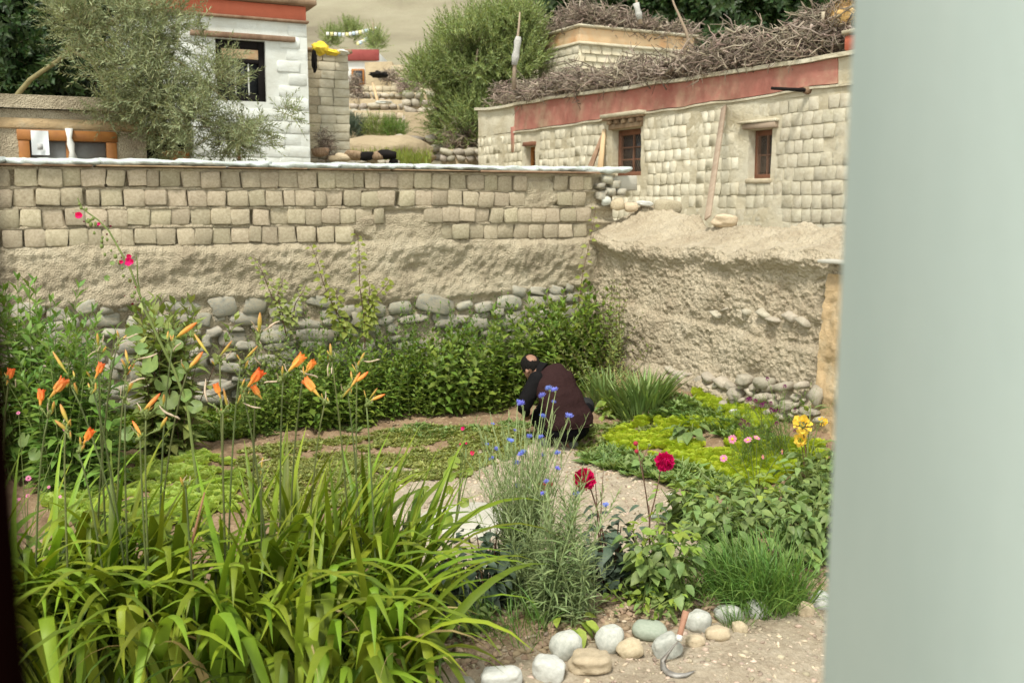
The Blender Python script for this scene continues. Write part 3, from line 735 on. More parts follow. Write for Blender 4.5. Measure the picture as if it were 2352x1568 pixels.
# red drip stain board at the band end
V, F = rbox(tbe-.02, tbe+.16, 0, .016, lowR(tbe)-.42, lowR(tbe)+.1, .004)
V[:, 0] += (V[:, 2]-lowR(tbe))*-.05; V[:, 0] = np.where(V[:, 2] < lowR(tbe)-.2, V[:, 0]*.6+(tbe+.03)*.4, V[:, 0])
fpart('paint_run', (V, F), m_redband, R_)
# bricks of the facade
chh = .185; rows = []; z = zsplit-.03; r = 0
holesR = [hs1, hs2, hs3]
while z > 1.35:
    t = -.1*(r % 2)-.3; ts = []
    while t < tl-.05:
        wd = random.uniform(.165, .22); a_, b_ = t+.004, min(t+wd-.005, tl-.02); t += wd
        if any(a_ < h[1]+.07 and b_ > h[0]-.07 and z > h[2]-.05 and z-chh < h[3]+.13 for h in holesR): continue
        if float(vn(a_*.9, z*1.2, 5.)) < -.8 or random.random() < .04: continue
        ts.append((a_, b_))
    rows.append((z-chh+.004, z-.004, ts, lambda: random.choice([.004, .007, .009, .011, .002]))); z -= chh; r += 1
def szR(b): return b[0]*1.0-b[3]*.05
lay_bricks(R_, 'brick', m_cream, rows, limit=300, size_of=szR)
def quoin(t, z): pass
# windows
def win(root, h, mat, lint=True, mesh_wire=True, cols=2, rowsn=3, dep=-.16, sill=None, lintel_over=.14, lmat=None, glass=m_glass, frame_w=.05, arr=None):
    t0, t1, z0, z1 = h
    w_ = link('window', None, root, (0, 0, 0)); w_.empty_display_size = .1
    def sub(name, g, mt): V, F = g; o = link(name, mesh_np(name, V, F, mt, False), w_); return o
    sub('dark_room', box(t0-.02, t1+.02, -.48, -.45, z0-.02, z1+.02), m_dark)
    fm = MB(); fw = frame_w
    for g in [(t0, t0+fw, dep-.05, dep+.03, z0, z1), (t1-fw, t1, dep-.05, dep+.03, z0, z1), (t0+fw, t1-fw, dep-.05, dep+.025, z1-fw*1.3, z1), (t0+fw, t1-fw, dep-.05, dep+.025, z0, z0+fw)]: fm.add(*rbox(*g, .004, .002))
    sub('frame', fm.get(), mat)
    gl = sub('pane', box(t0+fw, t1-fw, dep-.035, dep-.03, z0+fw, z1-fw*1.3), glass)
    zi0, zi1 = z0+fw, z1-fw*1.3; ti0, ti1 = t0+fw, t1-fw
    for c in range(1, cols):
        tcx = ti0+(ti1-ti0)*c/cols; sub('glazing_bar', rbox(tcx-.012, tcx+.012, dep-.028, dep+.015, zi0, zi1, .003), mat)
    for c in range(1, rowsn):
        zc = zi0+(zi1-zi0)*c/rowsn; sub('glazing_bar', rbox(ti0, ti1, dep-.027, dep+.01, zc-.011, zc+.011, .003), mat)
    if mesh_wire:
        mb = MB(); n = 12
        for k in range(-n, n*2):
            for sgn in (1, -1):
                a0 = np.array([ti0+(ti1-ti0)*k/n, dep+.04, zi0]); L_ = (zi1-zi0); b0 = a0+np.array([sgn*L_*.58, 0, L_])
                # clip in t
                q0, q1 = 0., 1.
                dx = b0[0]-a0[0]
                for lim, s in ((ti0, 1), (ti1, -1)):
                    if dx*s > 0: q0 = max(q0, (lim-a0[0])/dx)
                    else: q1 = min(q1, (lim-a0[0])/dx)
                if q1-q0 > .02: mb.add(*tube([a0+(b0-a0)*q0, a0+(b0-a0)*q1], .0013, 3, False))
        if mb.n: sub('wire_mesh', mb.get(), m_plank)
    if lint:
        tb = .08; sub('lintel', rbox(t0-lintel_over, t1+lintel_over*.8, -.2, .06, z1+.01, z1+.01+tb, .008, .008), lmat or m_wood)
    return w_
w1 = win(R_, hs1, m_woodred, lint=True, cols=2, rowsn=3, lintel_over=.06, frame_w=.075)
zl = hs1[3]+.09
for k in range(5):
    t_ = hs1[0]-.02+(hs1[1]-hs1[0]+.02)*k/4; V, F = rbox(t_-.045, t_+.045, -.1, .10, zl+.004, zl+.075, .006, .004); link('joist_end', mesh_np('joist_end', V, F, m_wood, False), w1)
V, F = rbox(hs1[0]-.12, hs1[1]+.14, -.1, .13, zl+.08, zl+.115, .005, .006); link('eave_board', mesh_np('eave_board', V, F, m_wood, False), w1)
V, F = rbox(hs1[0]-.16, hs1[1]+.18, -.1, .16, zl+.12, zl+.17, .01, .012); link('clay_hood', mesh_np('clay_hood', V, F, m_creamback, False), w1)
w2 = win(R_, hs2, m_woodred, lint=True, cols=2, rowsn=2, lintel_over=.12, lmat=m_plank, frame_w=.06)
V, F = rbox(hs2[0]-.14, hs2[1]+.16, -.1, .08, hs2[3]+.095, hs2[3]+.13, .01, .012); link('clay_hood', mesh_np('clay_hood', V, F, m_creamback, False), w2)
V, F = rbox(hs2[0]-.03, hs2[1]+.02, -.2, .03, hs2[2]-.07, hs2[2]-.002, .01, .006); link('sill', mesh_np('sill', V, F, m_brick, False), w2)
w3 = win(R_, hs3, m_woodorange, lint=True, cols=1, rowsn=2, lintel_over=.03, mesh_wire=False, lmat=m_woodred, frame_w=.06)
# black gutter spout
a, b_ = FR.loc(1858, 208), FR.loc(1772, 203, .55)
p0 = FR.w(a[0], .02, a[1]); p1 = FR.w(b_[0], .55, b_[1])
sp = link('water_spout', mesh_np('water_spout', *tube([p0, p0*.5+p1*.5, p1], [.03, .022, .02], 8), m_dark), None)
wt = thing('water_spout', 'black pipe spout sticking out below the red band of the farmhouse', 'pipe', p0); sp.name = 'pipe'; sp.parent = wt; sp.location = -Vector(p0)
V, F = tube([p0+FR.y*-.02, p0+FR.y*.05], [.055, .05], 8); wpart('clay_collar', (V, F), m_wood, wt)
# leaning plank and timbers
def lean(name, pa, pb, D0, D1, wdt, th, mat, label, cat, taper=1):
    a = P(*pa, D0); b = P(*pb, D1); L_ = np.linalg.norm(b-a)
    o = thing(name, label, cat, a); V, F = rbox(-wdt/2, wdt/2, 0, L_, -th/2, th/2, .004, .004)
    V[:, 0] *= 1-(1-taper)*(V[:, 1]/L_); Rm = basis(np.array([b-a]), up=np.array([-.5, -.85, 0.]))[0]
    V = V@Rm.T+a; wpart('board', (V, F), mat, o); return o
dq = FR.w(FR.loc(1660, 248)[0], .06, 0)[1]
lean('leaning_plank', (1625, 500), (1663, 246), 10.9, FR.w(FR.loc(1663, 246)[0], .08, 0)[1], .085, .03, m_plank, 'long grey plank leaning against the farmhouse between its two windows', 'plank')
d1 = FR.w(FR.loc(1385, 300)[0], .1, 0)[1]
lean('split_timber', (1378, 400), (1388, 298), d1-.3, d1, .12, .05, m_paletimber, 'pale split timber propped upright left of the larger farmhouse window', 'timber', .55)
lean('leaning_stick', (1350, 400), (1384, 312), d1-.3, d1+.02, .10, .05, m_wood, 'brown slanting board leaning against the pale split timber', 'timber', .5)

# roof room behind
FT = Frame(P(1331, 150, 23.5)[:2], (-.47, .883)); FT2 = Frame(FT.o[:2], (.883, .47))
T_ = thing('roof_room', 'small clay room on the farmhouse roof with a faded orange band', 'building', FT.o, None, FT.rz)
lz = FT.loc(1240, 100)[1]; rz_ = FT.loc(1331, 62)[1]; ztop = rz_
zband = FT.loc(1331, 98)[1]; tL = FT.loc(1236, 120)[0]; zbot = FT.loc(1331, 165)[1]-.9
FR2 = Frame(FT.o[:2], (-.883, -.47))   # the other visible face runs to the right, facing the camera
tR = -FR2.loc(1598, 100)[0]
print('room', tL, tR, ztop, zband, zbot)
mb = MB(); V, F = rbox(0, tL, -tR, 0, zbot, zband, .03, .0); mb.add(V, F); fpart('wall', mb, m_creamback, T_)
V, F = rbox(.02, tL-.02, -tR+.02, -.02, zband+.003, ztop, .02, .0); fpart('orange_band', (V, F), m_orange, T_)
V, F = rbox(-.05, tL+.05, -tR-.05, .05, zband-.03, zband+.03, .01, .01); fpart('string_course', (V, F), m_creamback, T_)
V, F = rbox(-.07, tL+.07, -tR-.07, .07, ztop+.002, ztop+.06, .02, .01); fpart('roof_edge', (V, F), m_creamback, T_)
meshes = [mesh_np('brick', *b, m_cream) for b in BT]
z = zband-.05
r = 0
while z > zbot+.3:
    for side, L_ in ((0, tL), (1, tR)):
        t = .02+.1*(r % 2)
        while t < L_-.2:
            wd = random.uniform(.26, .34)
            o = link('brick', random.choice(meshes), T_)
            if side == 0: o.matrix_local = Matrix.Translation((t+wd/2, -.02, z-.09)) @ Matrix.Diagonal((wd-.02, .09, .165, 1))
            else: o.matrix_local = Matrix.Translation((.02, -(t+wd/2), z-.09)) @ Matrix.Rotation(PI/2, 4, 'Z') @ Matrix.Diagonal((wd-.02, -.09, .165, 1)) @ Matrix.Rotation(PI, 4, 'Z') @ Matrix.Diagonal((1, -1, 1, 1))
            t += wd
    z -= .18; r += 1
# pink parapet at the far right of the roof
o = fthing('parapet_block', FR, 'pinkish red plastered parapet block at the right end of the farmhouse roof', 'parapet')
pz = FR.loc(1950, 80)[1]; pt = FR.loc(1938, 120)[0]
fpart('block', rbox(pt-1.6, pt, -.7, .02, topR(pt)+.02, pz, .02, .01), m_redband2, o)
fpart('cap', rbox(pt-1.6, pt+.02, -.72, .05, pz+.002, pz+.06, .01, .01), m_creamback, o)

# ---- brushwood on the roofs
def sticktmpl(sd, thick=.012, bend=.12, br=0):
    rs = np.random.RandomState(sd); n = 5; t = np.linspace(0, 1, n); pts = np.stack([np.cumsum(rs.uniform(-1, 1, n))*bend*.5, t, np.cumsum(rs.uniform(-1, 1, n))*bend*.5], 1)
    V, F = tube(pts, thick*(1-.7*t), 4 if thick > .02 else 3, cap=thick > .02); mb = MB().add(V, F)
    for k in range(br):
        j = rs.randint(1, 4); d = nrm(np.array([rs.uniform(-1, 1), .9, rs.uniform(-1, 1)]))*rs.uniform(.2, .45)
        mb.add(*tube([pts[j], pts[j]+d*.5+rs.uniform(-.03, .03, 3), pts[j]+d], [thick*.6, thick*.4, thick*.2], 3, False))
    return mb.get()
STK = [sticktmpl(s, .026, .34, 2) for s in range(8)]; LOG = [sticktmpl(s+20, .07, .2, 0) for s in range(5)]
def pile(name, label, path, wid, hgt, n, root_loc, nobj=130, outdir=(-.8, -.5, -.1), L_=.75, nlog=60, sstick=1.):
    """path: points of the roof edge; the pile is a long heap behind and over it"""
    path = np.asarray(path); o = thing(name, label, 'brushwood', root_loc); off = np.array(root_loc)
    seg = np.linspace(0, len(path)-1.001, 500); out = np.array(outdir)
    def smp(k, logs=False):
        rs = RS; s = rs.uniform(0, len(path)-1.001, k); i = s.astype(int); f = (s-i)[:, None]; base = path[i]*(1-f)+path[i+1]*f
        a = rs.uniform(0, PI, k); rr = np.sqrt(rs.uniform(.1, 1, k)); hh = hgt*(1+.35*vn(s*2.2, 1.)+.25*vn(s*6., 9.))
        p = base-nrm(out*[1, 1, 0])*(wid*.5+np.cos(a)*rr*wid*.55)[:, None]*1.; p[:, 2] += np.sin(a)*rr*hh+.03
        d = nrm(out)[None]*rs.uniform(-.2, 1, k)[:, None]+rs.normal(0, .65, (k, 3))*[1, 1, .6]
        return p, nrm(d), rr
    p, d, rr = smp(n)
    mb = MB(); k8 = np.arange(n) % 8
    idx = np.argsort(-rr)
    obj_i = set(idx[:nobj].tolist())
    sc = RS.uniform(.5, 1.1, n)*L_
    B_ = basis(d, roll=RS.uniform(0, 6, n))
    for q in range(8):
        sel = np.array([i for i in range(n) if k8[i] == q and i not in obj_i]); 
        if len(sel): V, F = scatter(STK[q], p[sel]-d[sel]*sc[sel, None]*.4, B_[sel], np.stack([sc[sel]*sstick, sc[sel], sc[sel]*sstick], 1)); mb.add(V, F)
    wpart('brushwood', mb, m_stick, o, 'stuff')
    ms = [mesh_np('stick', *s, m_stick_o) for s in STK]
    for i in obj_i:
        oo = link('stick', ms[k8[i]], o); q = p[i]-d[i]*sc[i]*.4-off; oo.matrix_local = m4(B_[i], q, (sc[i]*1.3*sstick, sc[i], sc[i]*1.3*sstick))
    ml = [mesh_np('log', *s, m_stick_o) for s in LOG]
    p, d, rr = smp(nlog); B_ = basis(d)
    for i in range(nlog):
        oo = link('log', ml[i % 5], o); s = RS.uniform(.45, .9)*L_; q = p[i]-d[i]*s*.4-off; oo.matrix_local = m4(B_[i], q, (s, s*.8, s))
    return o
edge = []
for px, py in [(1930, 128), (1850, 140), (1700, 160), (1600, 175), (1500, 190), (1400, 205), (1300, 222), (1195, 236)]:
    t_ = FR.loc(px, py)[0]; edge.append(FR.w(t_, .18, float(topR(t_))+.02))
outR = (FR.y[0], FR.y[1], -.25)
pile('brushwood_pile', 'long grey tangle of dry brushwood heaped along the farmhouse roof edge', edge[1:], .80, .34, 2100, edge[4], 220, outR, .52, 170)
pile('brushwood_pile', 'highest heap of brushwood at the right end of the farmhouse roof beside the hay', [edge[0]-FR.y*.3+[0, 0, .16], edge[1]-FR.y*.3+[0, 0, .08], (edge[1]+edge[2])/2-FR.y*.3], .7, .46, 650, edge[0], 70, outR, .52, 70)
e2 = [FR.w(FR.loc(1180, 240)[0], -.3, float(topR(tbe))+.05), FR.w(tl, -.25, float(topR(tl))+.05)]
pile('brushwood_pile', 'low spill of logs and twigs at the left end of the farmhouse roof', e2, .6, .34, 350, e2[0], 40, outR, .5, 40)
ff = lambda t, n, z: FT.w(t, n, z)
pr_ = [FT.w(tL, -.05, ztop), FT.w(tL*.5, -.05, ztop+.02), FT.w(0, -.05, ztop+.1)]
pile('brushwood_pile', 'brushwood heaped on the left edge of the roof room', pr_, .6, .34, 420, pr_[1], 50, (FT.y[0], FT.y[1], 0), .6, 8)
o2 = -FT.x
pr2 = [ff(-.03, 0, ztop+.12), ff(-.03, -tR*.35, ztop+.05), ff(-.03, -tR*.55, ztop-.05), ff(-.03, -tR*.8, ztop-.05), ff(-.03, -tR-.2, ztop-.12)]
pile('brushwood_pile', 'brushwood tangle along the right side of the roof room below the dark trees', pr2, .7, .34, 700, pr2[1], 80, (o2[0], o2[1], 0), .6, 12)
# hay bundle
p = P(1935, 42, 13.6)
hb = thing('hay_bundle', 'golden hay bundle on top of the brushwood at the upper right', 'hay', p)
n = 1800; d = nrm(RS.normal(0, 1, (n, 3))); pos = p+d*np.array([.24, .3, .17])*RS.uniform(.2, 1, (n, 1))+[.06, 0, .02]; dd = nrm(d+RS.normal(0, .8, (n, 3))-[.2, 0, .2])
m_hay = M('hay', [(.52, .34, .12), (.66, .48, .2)], rnd='island', rv=.3)
wpart('straw', scatter((np.array([(-.01, 0, 0), (.01, 0, 0), (.006, 1, .12), (-.006, 1, .12)]), [np.array([(0, 1, 2, 3)])]), pos, basis(dd), RS.uniform(.08, .18, n)), m_hay, hb, 'stuff')
wpart('core', (rock(ICO3, 4, .2, 1)[0]*[.2, .26, .14]+p+[.06, 0, 0], ICO3[1]), m_hay, hb)
# roof poles with rags
m_ragged = M('ragged_cloth', [(.34, .33, .30), (.50, .49, .45)], scale=9, bump=.8, bscale=20)
def pole(pxs, D, r, label, rag=None):
    pts = [P(x, y, D) for x, y in pxs]; o = thing('flag_pole', label, 'pole', pts[0]); wpart('shaft', tube(pts, np.linspace(r, r*.3, len(pts)), 6), m_plank, o)
    if rag:
        c = np.array([P(x, y, D-.02) for x, y in rag]); wpart('cloth_wrap', tube(c, np.array([1.1, 1.6, 1.2, 1.5, 1.1, 1.0])[:len(c)]*r, 7), m_ragged, o)
pole([(1180, 205), (1182, 150), (1186, 110), (1192, 60), (1194, 28)], 20.5, .05, 'thin bent prayer pole with rags at the left end of the farmhouse roof', [(1181, 150), (1184, 130), (1187, 112), (1189, 95), (1191, 85)])
pole([(1472, 55), (1464, 20), (1458, -30)], 22.5, .05, 'short pole wrapped in white cloth on the roof room', [(1470, 45), (1467, 32), (1464, 20), (1461, 8)])
pole([(1588, 120), (1575, 70), (1548, 10), (1535, -30)], 21.5, .04, 'slanting bare pole rising from the right side of the roof room')

# ------------------------------------------------------------------ white house on the left
Wh = fthing('white_house', FW, 'tall whitewashed brick house with a wide orange red band at its top', 'house')
zr0 = FW.loc(715, 52)[1]; zr1 = FW.loc(715, 18)[1]; print('white', zr0, zr1)
def hw(px0, px1, py0, py1): pc = (py0+py1)/2; return (FW.loc(px1, pc)[0], FW.loc(px0, pc)[0], FW.loc((px0+px1)/2, py1)[1], FW.loc((px0+px1)/2, py0)[1])
hW1 = hw(497, 611, 92, 232); hD = hw(336, 445, 290, 500)
hD = (hD[0], hD[1], 1.45, hD[3]); hW2 = hw(180, 260, 175, 250)
def dispW(t, z): return .007*fbm(t*1.2, z*1.6, 1., 3)-.004
fpart('wall', gridwall(0, 7.5, 1.2, zr0-.02, .05, dispW, holes=[hW1, hD, hW2], thick=.5), m_white, Wh)
fpart('body', box(0.02, 7.4, -7, -.52, 1.2, zr1-.1), m_white, Wh)
fpart('red_band', rbox(.012, 7.5, -.5, .03, zr0+.012, zr1, .01), m_redband2, Wh)
fpart('string_course', rbox(-.02, 7.5, -.5, .07, zr0-.03, zr0+.01, .008), m_wood, Wh)
fpart('roof_edge', rbox(-.12, 7.6, -7, .16, zr1+.002, zr1+.09, .01, .01), m_wood, Wh)
fpart('roof_top', rbox(-.06, 7.6, -7, .1, zr1+.095, zr1+.3, .02, .01), m_redband2, Wh)
rows = []; z = zr0-.05; r = 0; hh_ = .185
while z > 1.5:
    t = .01+.12*(r % 2); ts = []
    while t < 6.6:
        wd = random.uniform(.26, .36); a_, b_ = t+.003, t+wd-.003; t += wd
        if any(a_ < h[1]+.06 and b_ > h[0]-.06 and z > h[2]-.04 and z-hh_ < h[3]+.12 for h in (hW1, hD, hW2)): continue
        ts.append((a_, b_))
    rows.append((z-hh_+.006, z-.004, ts, lambda: random.choice([.004, .008, .010, .014]))); z -= hh_; r += 1
lay_bricks(Wh, 'brick', m_white, rows, limit=300, size_of=lambda b: b[0])
ww = win(Wh, hW1, m_dark, lint=True, cols=2, rowsn=1, mesh_wire=False, lmat=m_wood, frame_w=.10, dep=-.1, lintel_over=.45)
zc = FW.loc(560, 135)[1]; V, F = rbox(hW1[0]+.1, hW1[1]-.1, -.12, -.055, zc, hW1[3]-.13, .004); link('orange_panel', mesh_np('orange_panel', V, F, m_orange, False), ww)
V, F = rbox(hW1[0]+.1, hW1[1]-.1, -.13, -.05, zc-.06, zc-.003, .004); link('crossbar', mesh_np('crossbar', V, F, m_dark, False), ww)
for q in (.24, .44):
    V, F = rbox(hW1[0]+q, hW1[0]+q+.02, -.12, -.08, hW1[2]+.1, zc-.06, .002); link('white_bar', mesh_np('white_bar', V, F, m_cloth, False), ww)
win(Wh, hW2, m_wood, lint=True, cols=2, rowsn=2, mesh_wire=False, frame_w=.08, dep=-.1)
dr = link('doorway', None, Wh, (0, 0, 0))
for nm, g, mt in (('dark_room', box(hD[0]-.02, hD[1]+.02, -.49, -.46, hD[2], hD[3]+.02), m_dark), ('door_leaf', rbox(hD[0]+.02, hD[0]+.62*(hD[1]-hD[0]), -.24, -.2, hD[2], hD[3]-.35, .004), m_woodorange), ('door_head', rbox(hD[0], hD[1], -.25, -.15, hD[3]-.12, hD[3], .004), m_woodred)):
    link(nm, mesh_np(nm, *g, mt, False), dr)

# ---- small mud outbuilding at the left
FO = Frame(P(335, 300, 12.6)[:2], (-.899, -.438)); O_ = fthing('mud_outbuilding', FO, 'low mud outbuilding with an orange framed window just above the garden wall', 'outbuilding')
zo = FO.loc(330, 255)[1]; wo_ = (FO.loc(268, 330)[0], FO.loc(42, 330)[0], FO.loc(150, 400)[1]-.1, FO.loc(150, 300)[1])
fpart('wall', gridwall(0, 3.6, 1.2, zo-.03, .04, lambda t, z: .02*fbm(t*2, z*3, 1., 4)+.006*vn(t*30, z*30), holes=[wo_], thick=.4), m_mud, O_)
fpart('roof_slab', gridwall(-.06, 3.7, zo-.025, zo+.13, .03, lambda t, z: .09+.02*fbm(t*3, z*6, 1., 3), thick=1.9), m_mud, O_)
fpart('body', box(.02, 3.5, -1.9, -.42, 1.2, zo-.05), m_mud, O_)
wn = link('window', None, O_, (0, 0, 0))
t0, t1, z0, z1 = wo_
L_ = []
for g in [(t0, t0+.12, -.12, .015, z0, z1-.13), (t1-.12, t1, -.12, .015, z0, z1-.13), (t0-.01, t1+.01, -.12, .02, z1-.125, z1)]:
    link('frame', mesh_np('frame', *rbox(*g, .005), m_woodorange, False), wn)
link('pane', mesh_np('pane', *box(t0+.1, t1-.1, -.1, -.09, z0, z1-.1), m_glassgrey, False), wn)
link('lintel', mesh_np('lintel', *rbox(t0-.3, t1+.5, -.1, .03, z1+.005, z1+.13, .008, .008), m_ochre, False), wn)
link('mullion', mesh_np('mullion', *rbox((t0+t1)/2-.03, (t0+t1)/2+.03, -.089, -.03, z0, z1-.13, .004), m_woodorange, False), wn)
# knotted white curtain and the paper notice
kc = FO.loc(160, 330)[0]; zk = [FO.loc(160, y)[1] for y in (296, 318, 332, 350, 380)]
V, F = tube([FO.w(kc, .05, zk[0]), FO.w(kc, .05, zk[1]), FO.w(kc-.01, .06, zk[2]), FO.w(kc-.02, .05, zk[3]), FO.w(kc-.03, .05, zk[4])], [.045, .028, .045, .03, .075], 10)
cu = thing('knotted_curtain', 'white curtain tied in a knot in front of the outbuilding window', 'curtain', FO.w(kc, .05, zk[0])); wpart('cloth', (V, F), m_cloth, cu)
a, b_ = FO.loc(70, 300), FO.loc(114, 357); 
pn = thing('paper_notice', 'white sheet of paper hung at the left of the outbuilding window', 'notice', FO.w((a[0]+b_[0])/2, .04, a[1]))
q = np.linspace(0, 1, 6); V = []; 
for i in q:
    for j in q: p_ = FO.w(a[0]+(b_[0]-a[0])*i, .035+.012*math.sin(i*5+j*3), a[1]+(b_[1]-a[1])*j); V.append(p_)
V = np.array(V); V2 = V-FO.y*.003; i, j = np.meshgrid(np.arange(5), np.arange(5)); k = (i*6+j).ravel(); F4 = np.stack([k, k+1, k+7, k+6], 1)
wpart('sheet', (np.vstack([V, V2]), [np.vstack([F4, F4[:, ::-1]+36])]), m_paper, pn)
m_faint = M('faded_print', [(.42, .42, .40)])
c = [FO.loc(92, 340)]; V, F = box(-.03, .03, 0, .002, -.035, .035); V = np.array([FO.w(FO.loc(92, 338)[0]+v[0], .062+v[1], FO.loc(92, 338)[1]+v[2]) for v in V]); wpart('printed_mark', (V, F), m_faint, pn, smooth=False)
# thin stake by the white house
p = P(546, 375, 13.5); o = thing('wooden_stake', 'short crooked stake standing behind the wall in front of the white house', 'stake', p); wpart('stick', tube([P(551, 390, 13.5), P(548, 350, 13.5), P(544, 318, 13.5)], [.025, .022, .015], 6), m_woodred, o)

# ---- brick pillar building right of the white house
FP = Frame(P(768, 300, 17.8)[:2], (-.899, -.438)); Pi = fthing('brick_tower', FP, 'narrow bare brick tower between the white house and the lane', 'tower')
zp = FP.loc(765, 122)[1]; wdP = 1.2; dpP = 1.5
FPs = Frame(FP.o[:2], (.438, -.899))
fpart('core', box(-.28, wdP, -dpP, -.02, 1.2, zp), m_creamback, Pi)
z = zp; r = 0; ms1 = [mesh_np('brick', *b, m_brick) for b in BT]; ms2 = [mesh_np('brick', *b, m_cream) for b in BT]
while z > 1.7:
    t = -.28
    while t < wdP-.12:
        wd = random.uniform(.22, .30); o = link('brick', random.choice(ms2 if t < .02 else ms1), Pi); o.matrix_local = Matrix.Translation((t+wd/2, -.03, z-.075)) @ Matrix.Diagonal((wd-.012, .08, .14, 1)); t += wd  # paler bricks right of the corner paint that face as the lit side
    z -= .15; r += 1
V, F = rbox(-.34, wdP, -dpP, .06, zp+.01, zp+.06, .01, .008); fpart('cap', (V, F), m_wood, Pi)
def clothlump(pxy, D, size, mat, label, seed, cat='cloth', name='cloth'):
    p = P(*pxy, D); o = thing(name, label, cat, p); V = rock(ICO4, seed, .35, 1, 2.2)[0]*np.array(size)+p; wpart('folds', (V, ICO4[1]), mat, o)
m_yel = M('yellow_cloth', [(.70, .48, .03), (.80, .62, .08)]); m_teal = M('teal_tarpaulin', [(.01, .42, .27), (.02, .50, .33)])
clothlump((736, 112), 17.4, (.16, .2, .13), m_yel, 'bright yellow cloth bundled on top of the brick tower', 2)
clothlump((762, 121), 17.5, (.15, .2, .05), m_yel, 'flat fold of yellow cloth hanging at the tower edge', 3)
clothlump((784, 121), 17.8, (.15, .2, .045), m_cloth, 'white cloth lying beside the yellow cloth on the tower', 6)
clothlump((722, 140), 17.2, (.05, .1, .2), m_dark, 'dark cloth hanging on the corner of the white house', 7)

# ------------------------------------------------------------------ village beyond
def hut(name, label, cat, px0, px1, pytop, pybase, mat, rowh=.2, Dd=None, brick=None, depth=4, base_mat=None):
    b = H((px0+px1)/2, pybase); D = Dd or b[1]
    a = P(px0, pytop, D); c = P(px1, pytop, D); zb_ = P(px0, pybase, D)[2]-.6
    o = thing(name, label, cat, ((a[0]+c[0])/2, D, zb_)); Lx = c[0]-a[0]; hgt = a[2]-zb_
    V, F = rbox(-Lx/2, Lx/2, 0, depth, 0, hgt, .03, .05); ob_ = link('wall', mesh_np('wall', V, F, mat, False), o)
    if brick:
        ms = [mesh_np('brick', *b_, brick) for b_ in BT[:5]]; z = hgt-.03; n = 0; rest = MB()
        while z > rowh+.3:
            t = -Lx/2+.05
            while t < Lx/2-.15:
                wd = random.uniform(.9, 1.25)*rowh*1.2
                if n < 260: q = link('brick', random.choice(ms), o); q.matrix_local = Matrix.Translation((t+wd/2, .0, z-rowh/2)) @ Matrix.Diagonal((wd*.93, -.14, rowh*.88, 1)); n += 1
                t += wd
            z -= rowh
    return o, Lx, hgt
m_villwhite = M('far_whitewash', [(.60, .60, .56), (.70, .70, .66)], scale=1); m_tan = M('far_clay', [(.36, .28, .175), (.48, .39, .25)], scale=.8, bump=.8, bscale=5, fine=(4, (.26, .2, .12), .4, .5), bdist=.1)
m_maroon = M('maroon_fascia', [(.22, .05, .045), (.30, .08, .07)], scale=3)
o, Lx, hg = hut('village_house', 'distant white house with a maroon fascia and a window row up the lane', 'house', 755, 866, 114, 172, m_villwhite, Dd=46)
link('fascia', mesh_np('fascia', *rbox(-Lx/2-.1, Lx/2+.1, -.15, -.01, hg-.5, hg-.02, .02), m_maroon, False), o)
for k in range(3):
    x = -Lx/2+1.0+k*.62; wnd = link('window', None, o, (0, 0, 0)); link('frame', mesh_np('frame', *rbox(x, x+.58, -.06, .02, hg-1.55, hg-.85, .02), m_woodorange, False), wnd); link('pane', mesh_np('pane', *box(x+.09, x+.50, -.07, -.062, hg-1.47, hg-.93), m_glass, False), wnd)
hut('clay_house', 'rounded clay house with rough walls right of the distant white house', 'house', 838, 898, 142, 200, m_tan, Dd=44)
hut('clay_house', 'flat clay brick house left of the willow crown on the slope', 'house', 896, 1010, 150, 205, m_tan, Dd=42, brick=m_brick, rowh=.22)
hut('retaining_wall', 'upper brick retaining wall below the distant clay houses', 'wall', 830, 912, 196, 232, m_tan, Dd=36, brick=m_brick, rowh=.19, depth=2)
hut('retaining_wall', 'middle rounded stone wall on the slope in the lane', 'wall', 800, 960, 228, 262, m_tan, Dd=33, depth=2)
hut('retaining_wall', 'lower brick terrace wall above the dark shrubs in the lane', 'wall', 812, 930, 256, 290, m_tan, Dd=30, brick=m_brick, rowh=.19, depth=2)
hut('retaining_wall', 'tan earth wall end beneath the willow tree', 'wall', 930, 1010, 262, 372, m_tan, Dd=28, depth=2)
def mound(px, py, D, sz, mat, label, seed, name='mound', cat='mound', kind=None):
    p = P(px, py, D); o = link(name, mesh_np(name, *rock(ICO4, seed, .18, 1, 1.4), mat), None, p); o.scale = sz; props(o, label, cat)
mound(868, 360, 24.0, (1.4, 1, .5), m_tan, 'smooth tan earth mound in the lane just above the garden wall', 3, 'earth_mound')
# stones, logs and straw just above the coping in the gap
for k, (px, py, s, mt, lb) in enumerate([(735, 350, .12, m_wood, 'brown broken clod'), (790, 362, .11, m_riverbuff, 'buff field stone'), (812, 356, .13, m_wood, 'long reddish clod'), (842, 360, .12, m_dark, 'black charred clod'), (868, 358, .12, m_wood, 'rounded brown clod'), (890, 356, .13, m_dark, 'blackest lump of clod'), (772, 366, .10, m_tan, 'pale small clod'), (856, 368, .08, m_tan, 'tiny tan stone'), (905, 371, .07, m_dark, 'small dark stone')]):
    p = P(px, py, 16.5); o = link('clod', mesh_np('clod', *rock(ICO2, k+3, .3, .8), mt, False), None, p); o.scale = (s*1.3, s, s*.7)
    props(o, lb+' '+['left of the row behind the wall capping', 'second in the row behind the capping', 'third in the row behind the capping', 'in the middle of the row behind the capping', 'next to the blackest lump behind the capping', 'near the right end of the row behind the capping', 'below the long reddish clod behind the capping', 'low between the dark clods behind the capping', 'at the far right end of the row behind the capping'][k], 'clod', 'clods along the bank behind the wall')
pl = [P(728, 352, 16.5), P(760, 368, 16.5)]
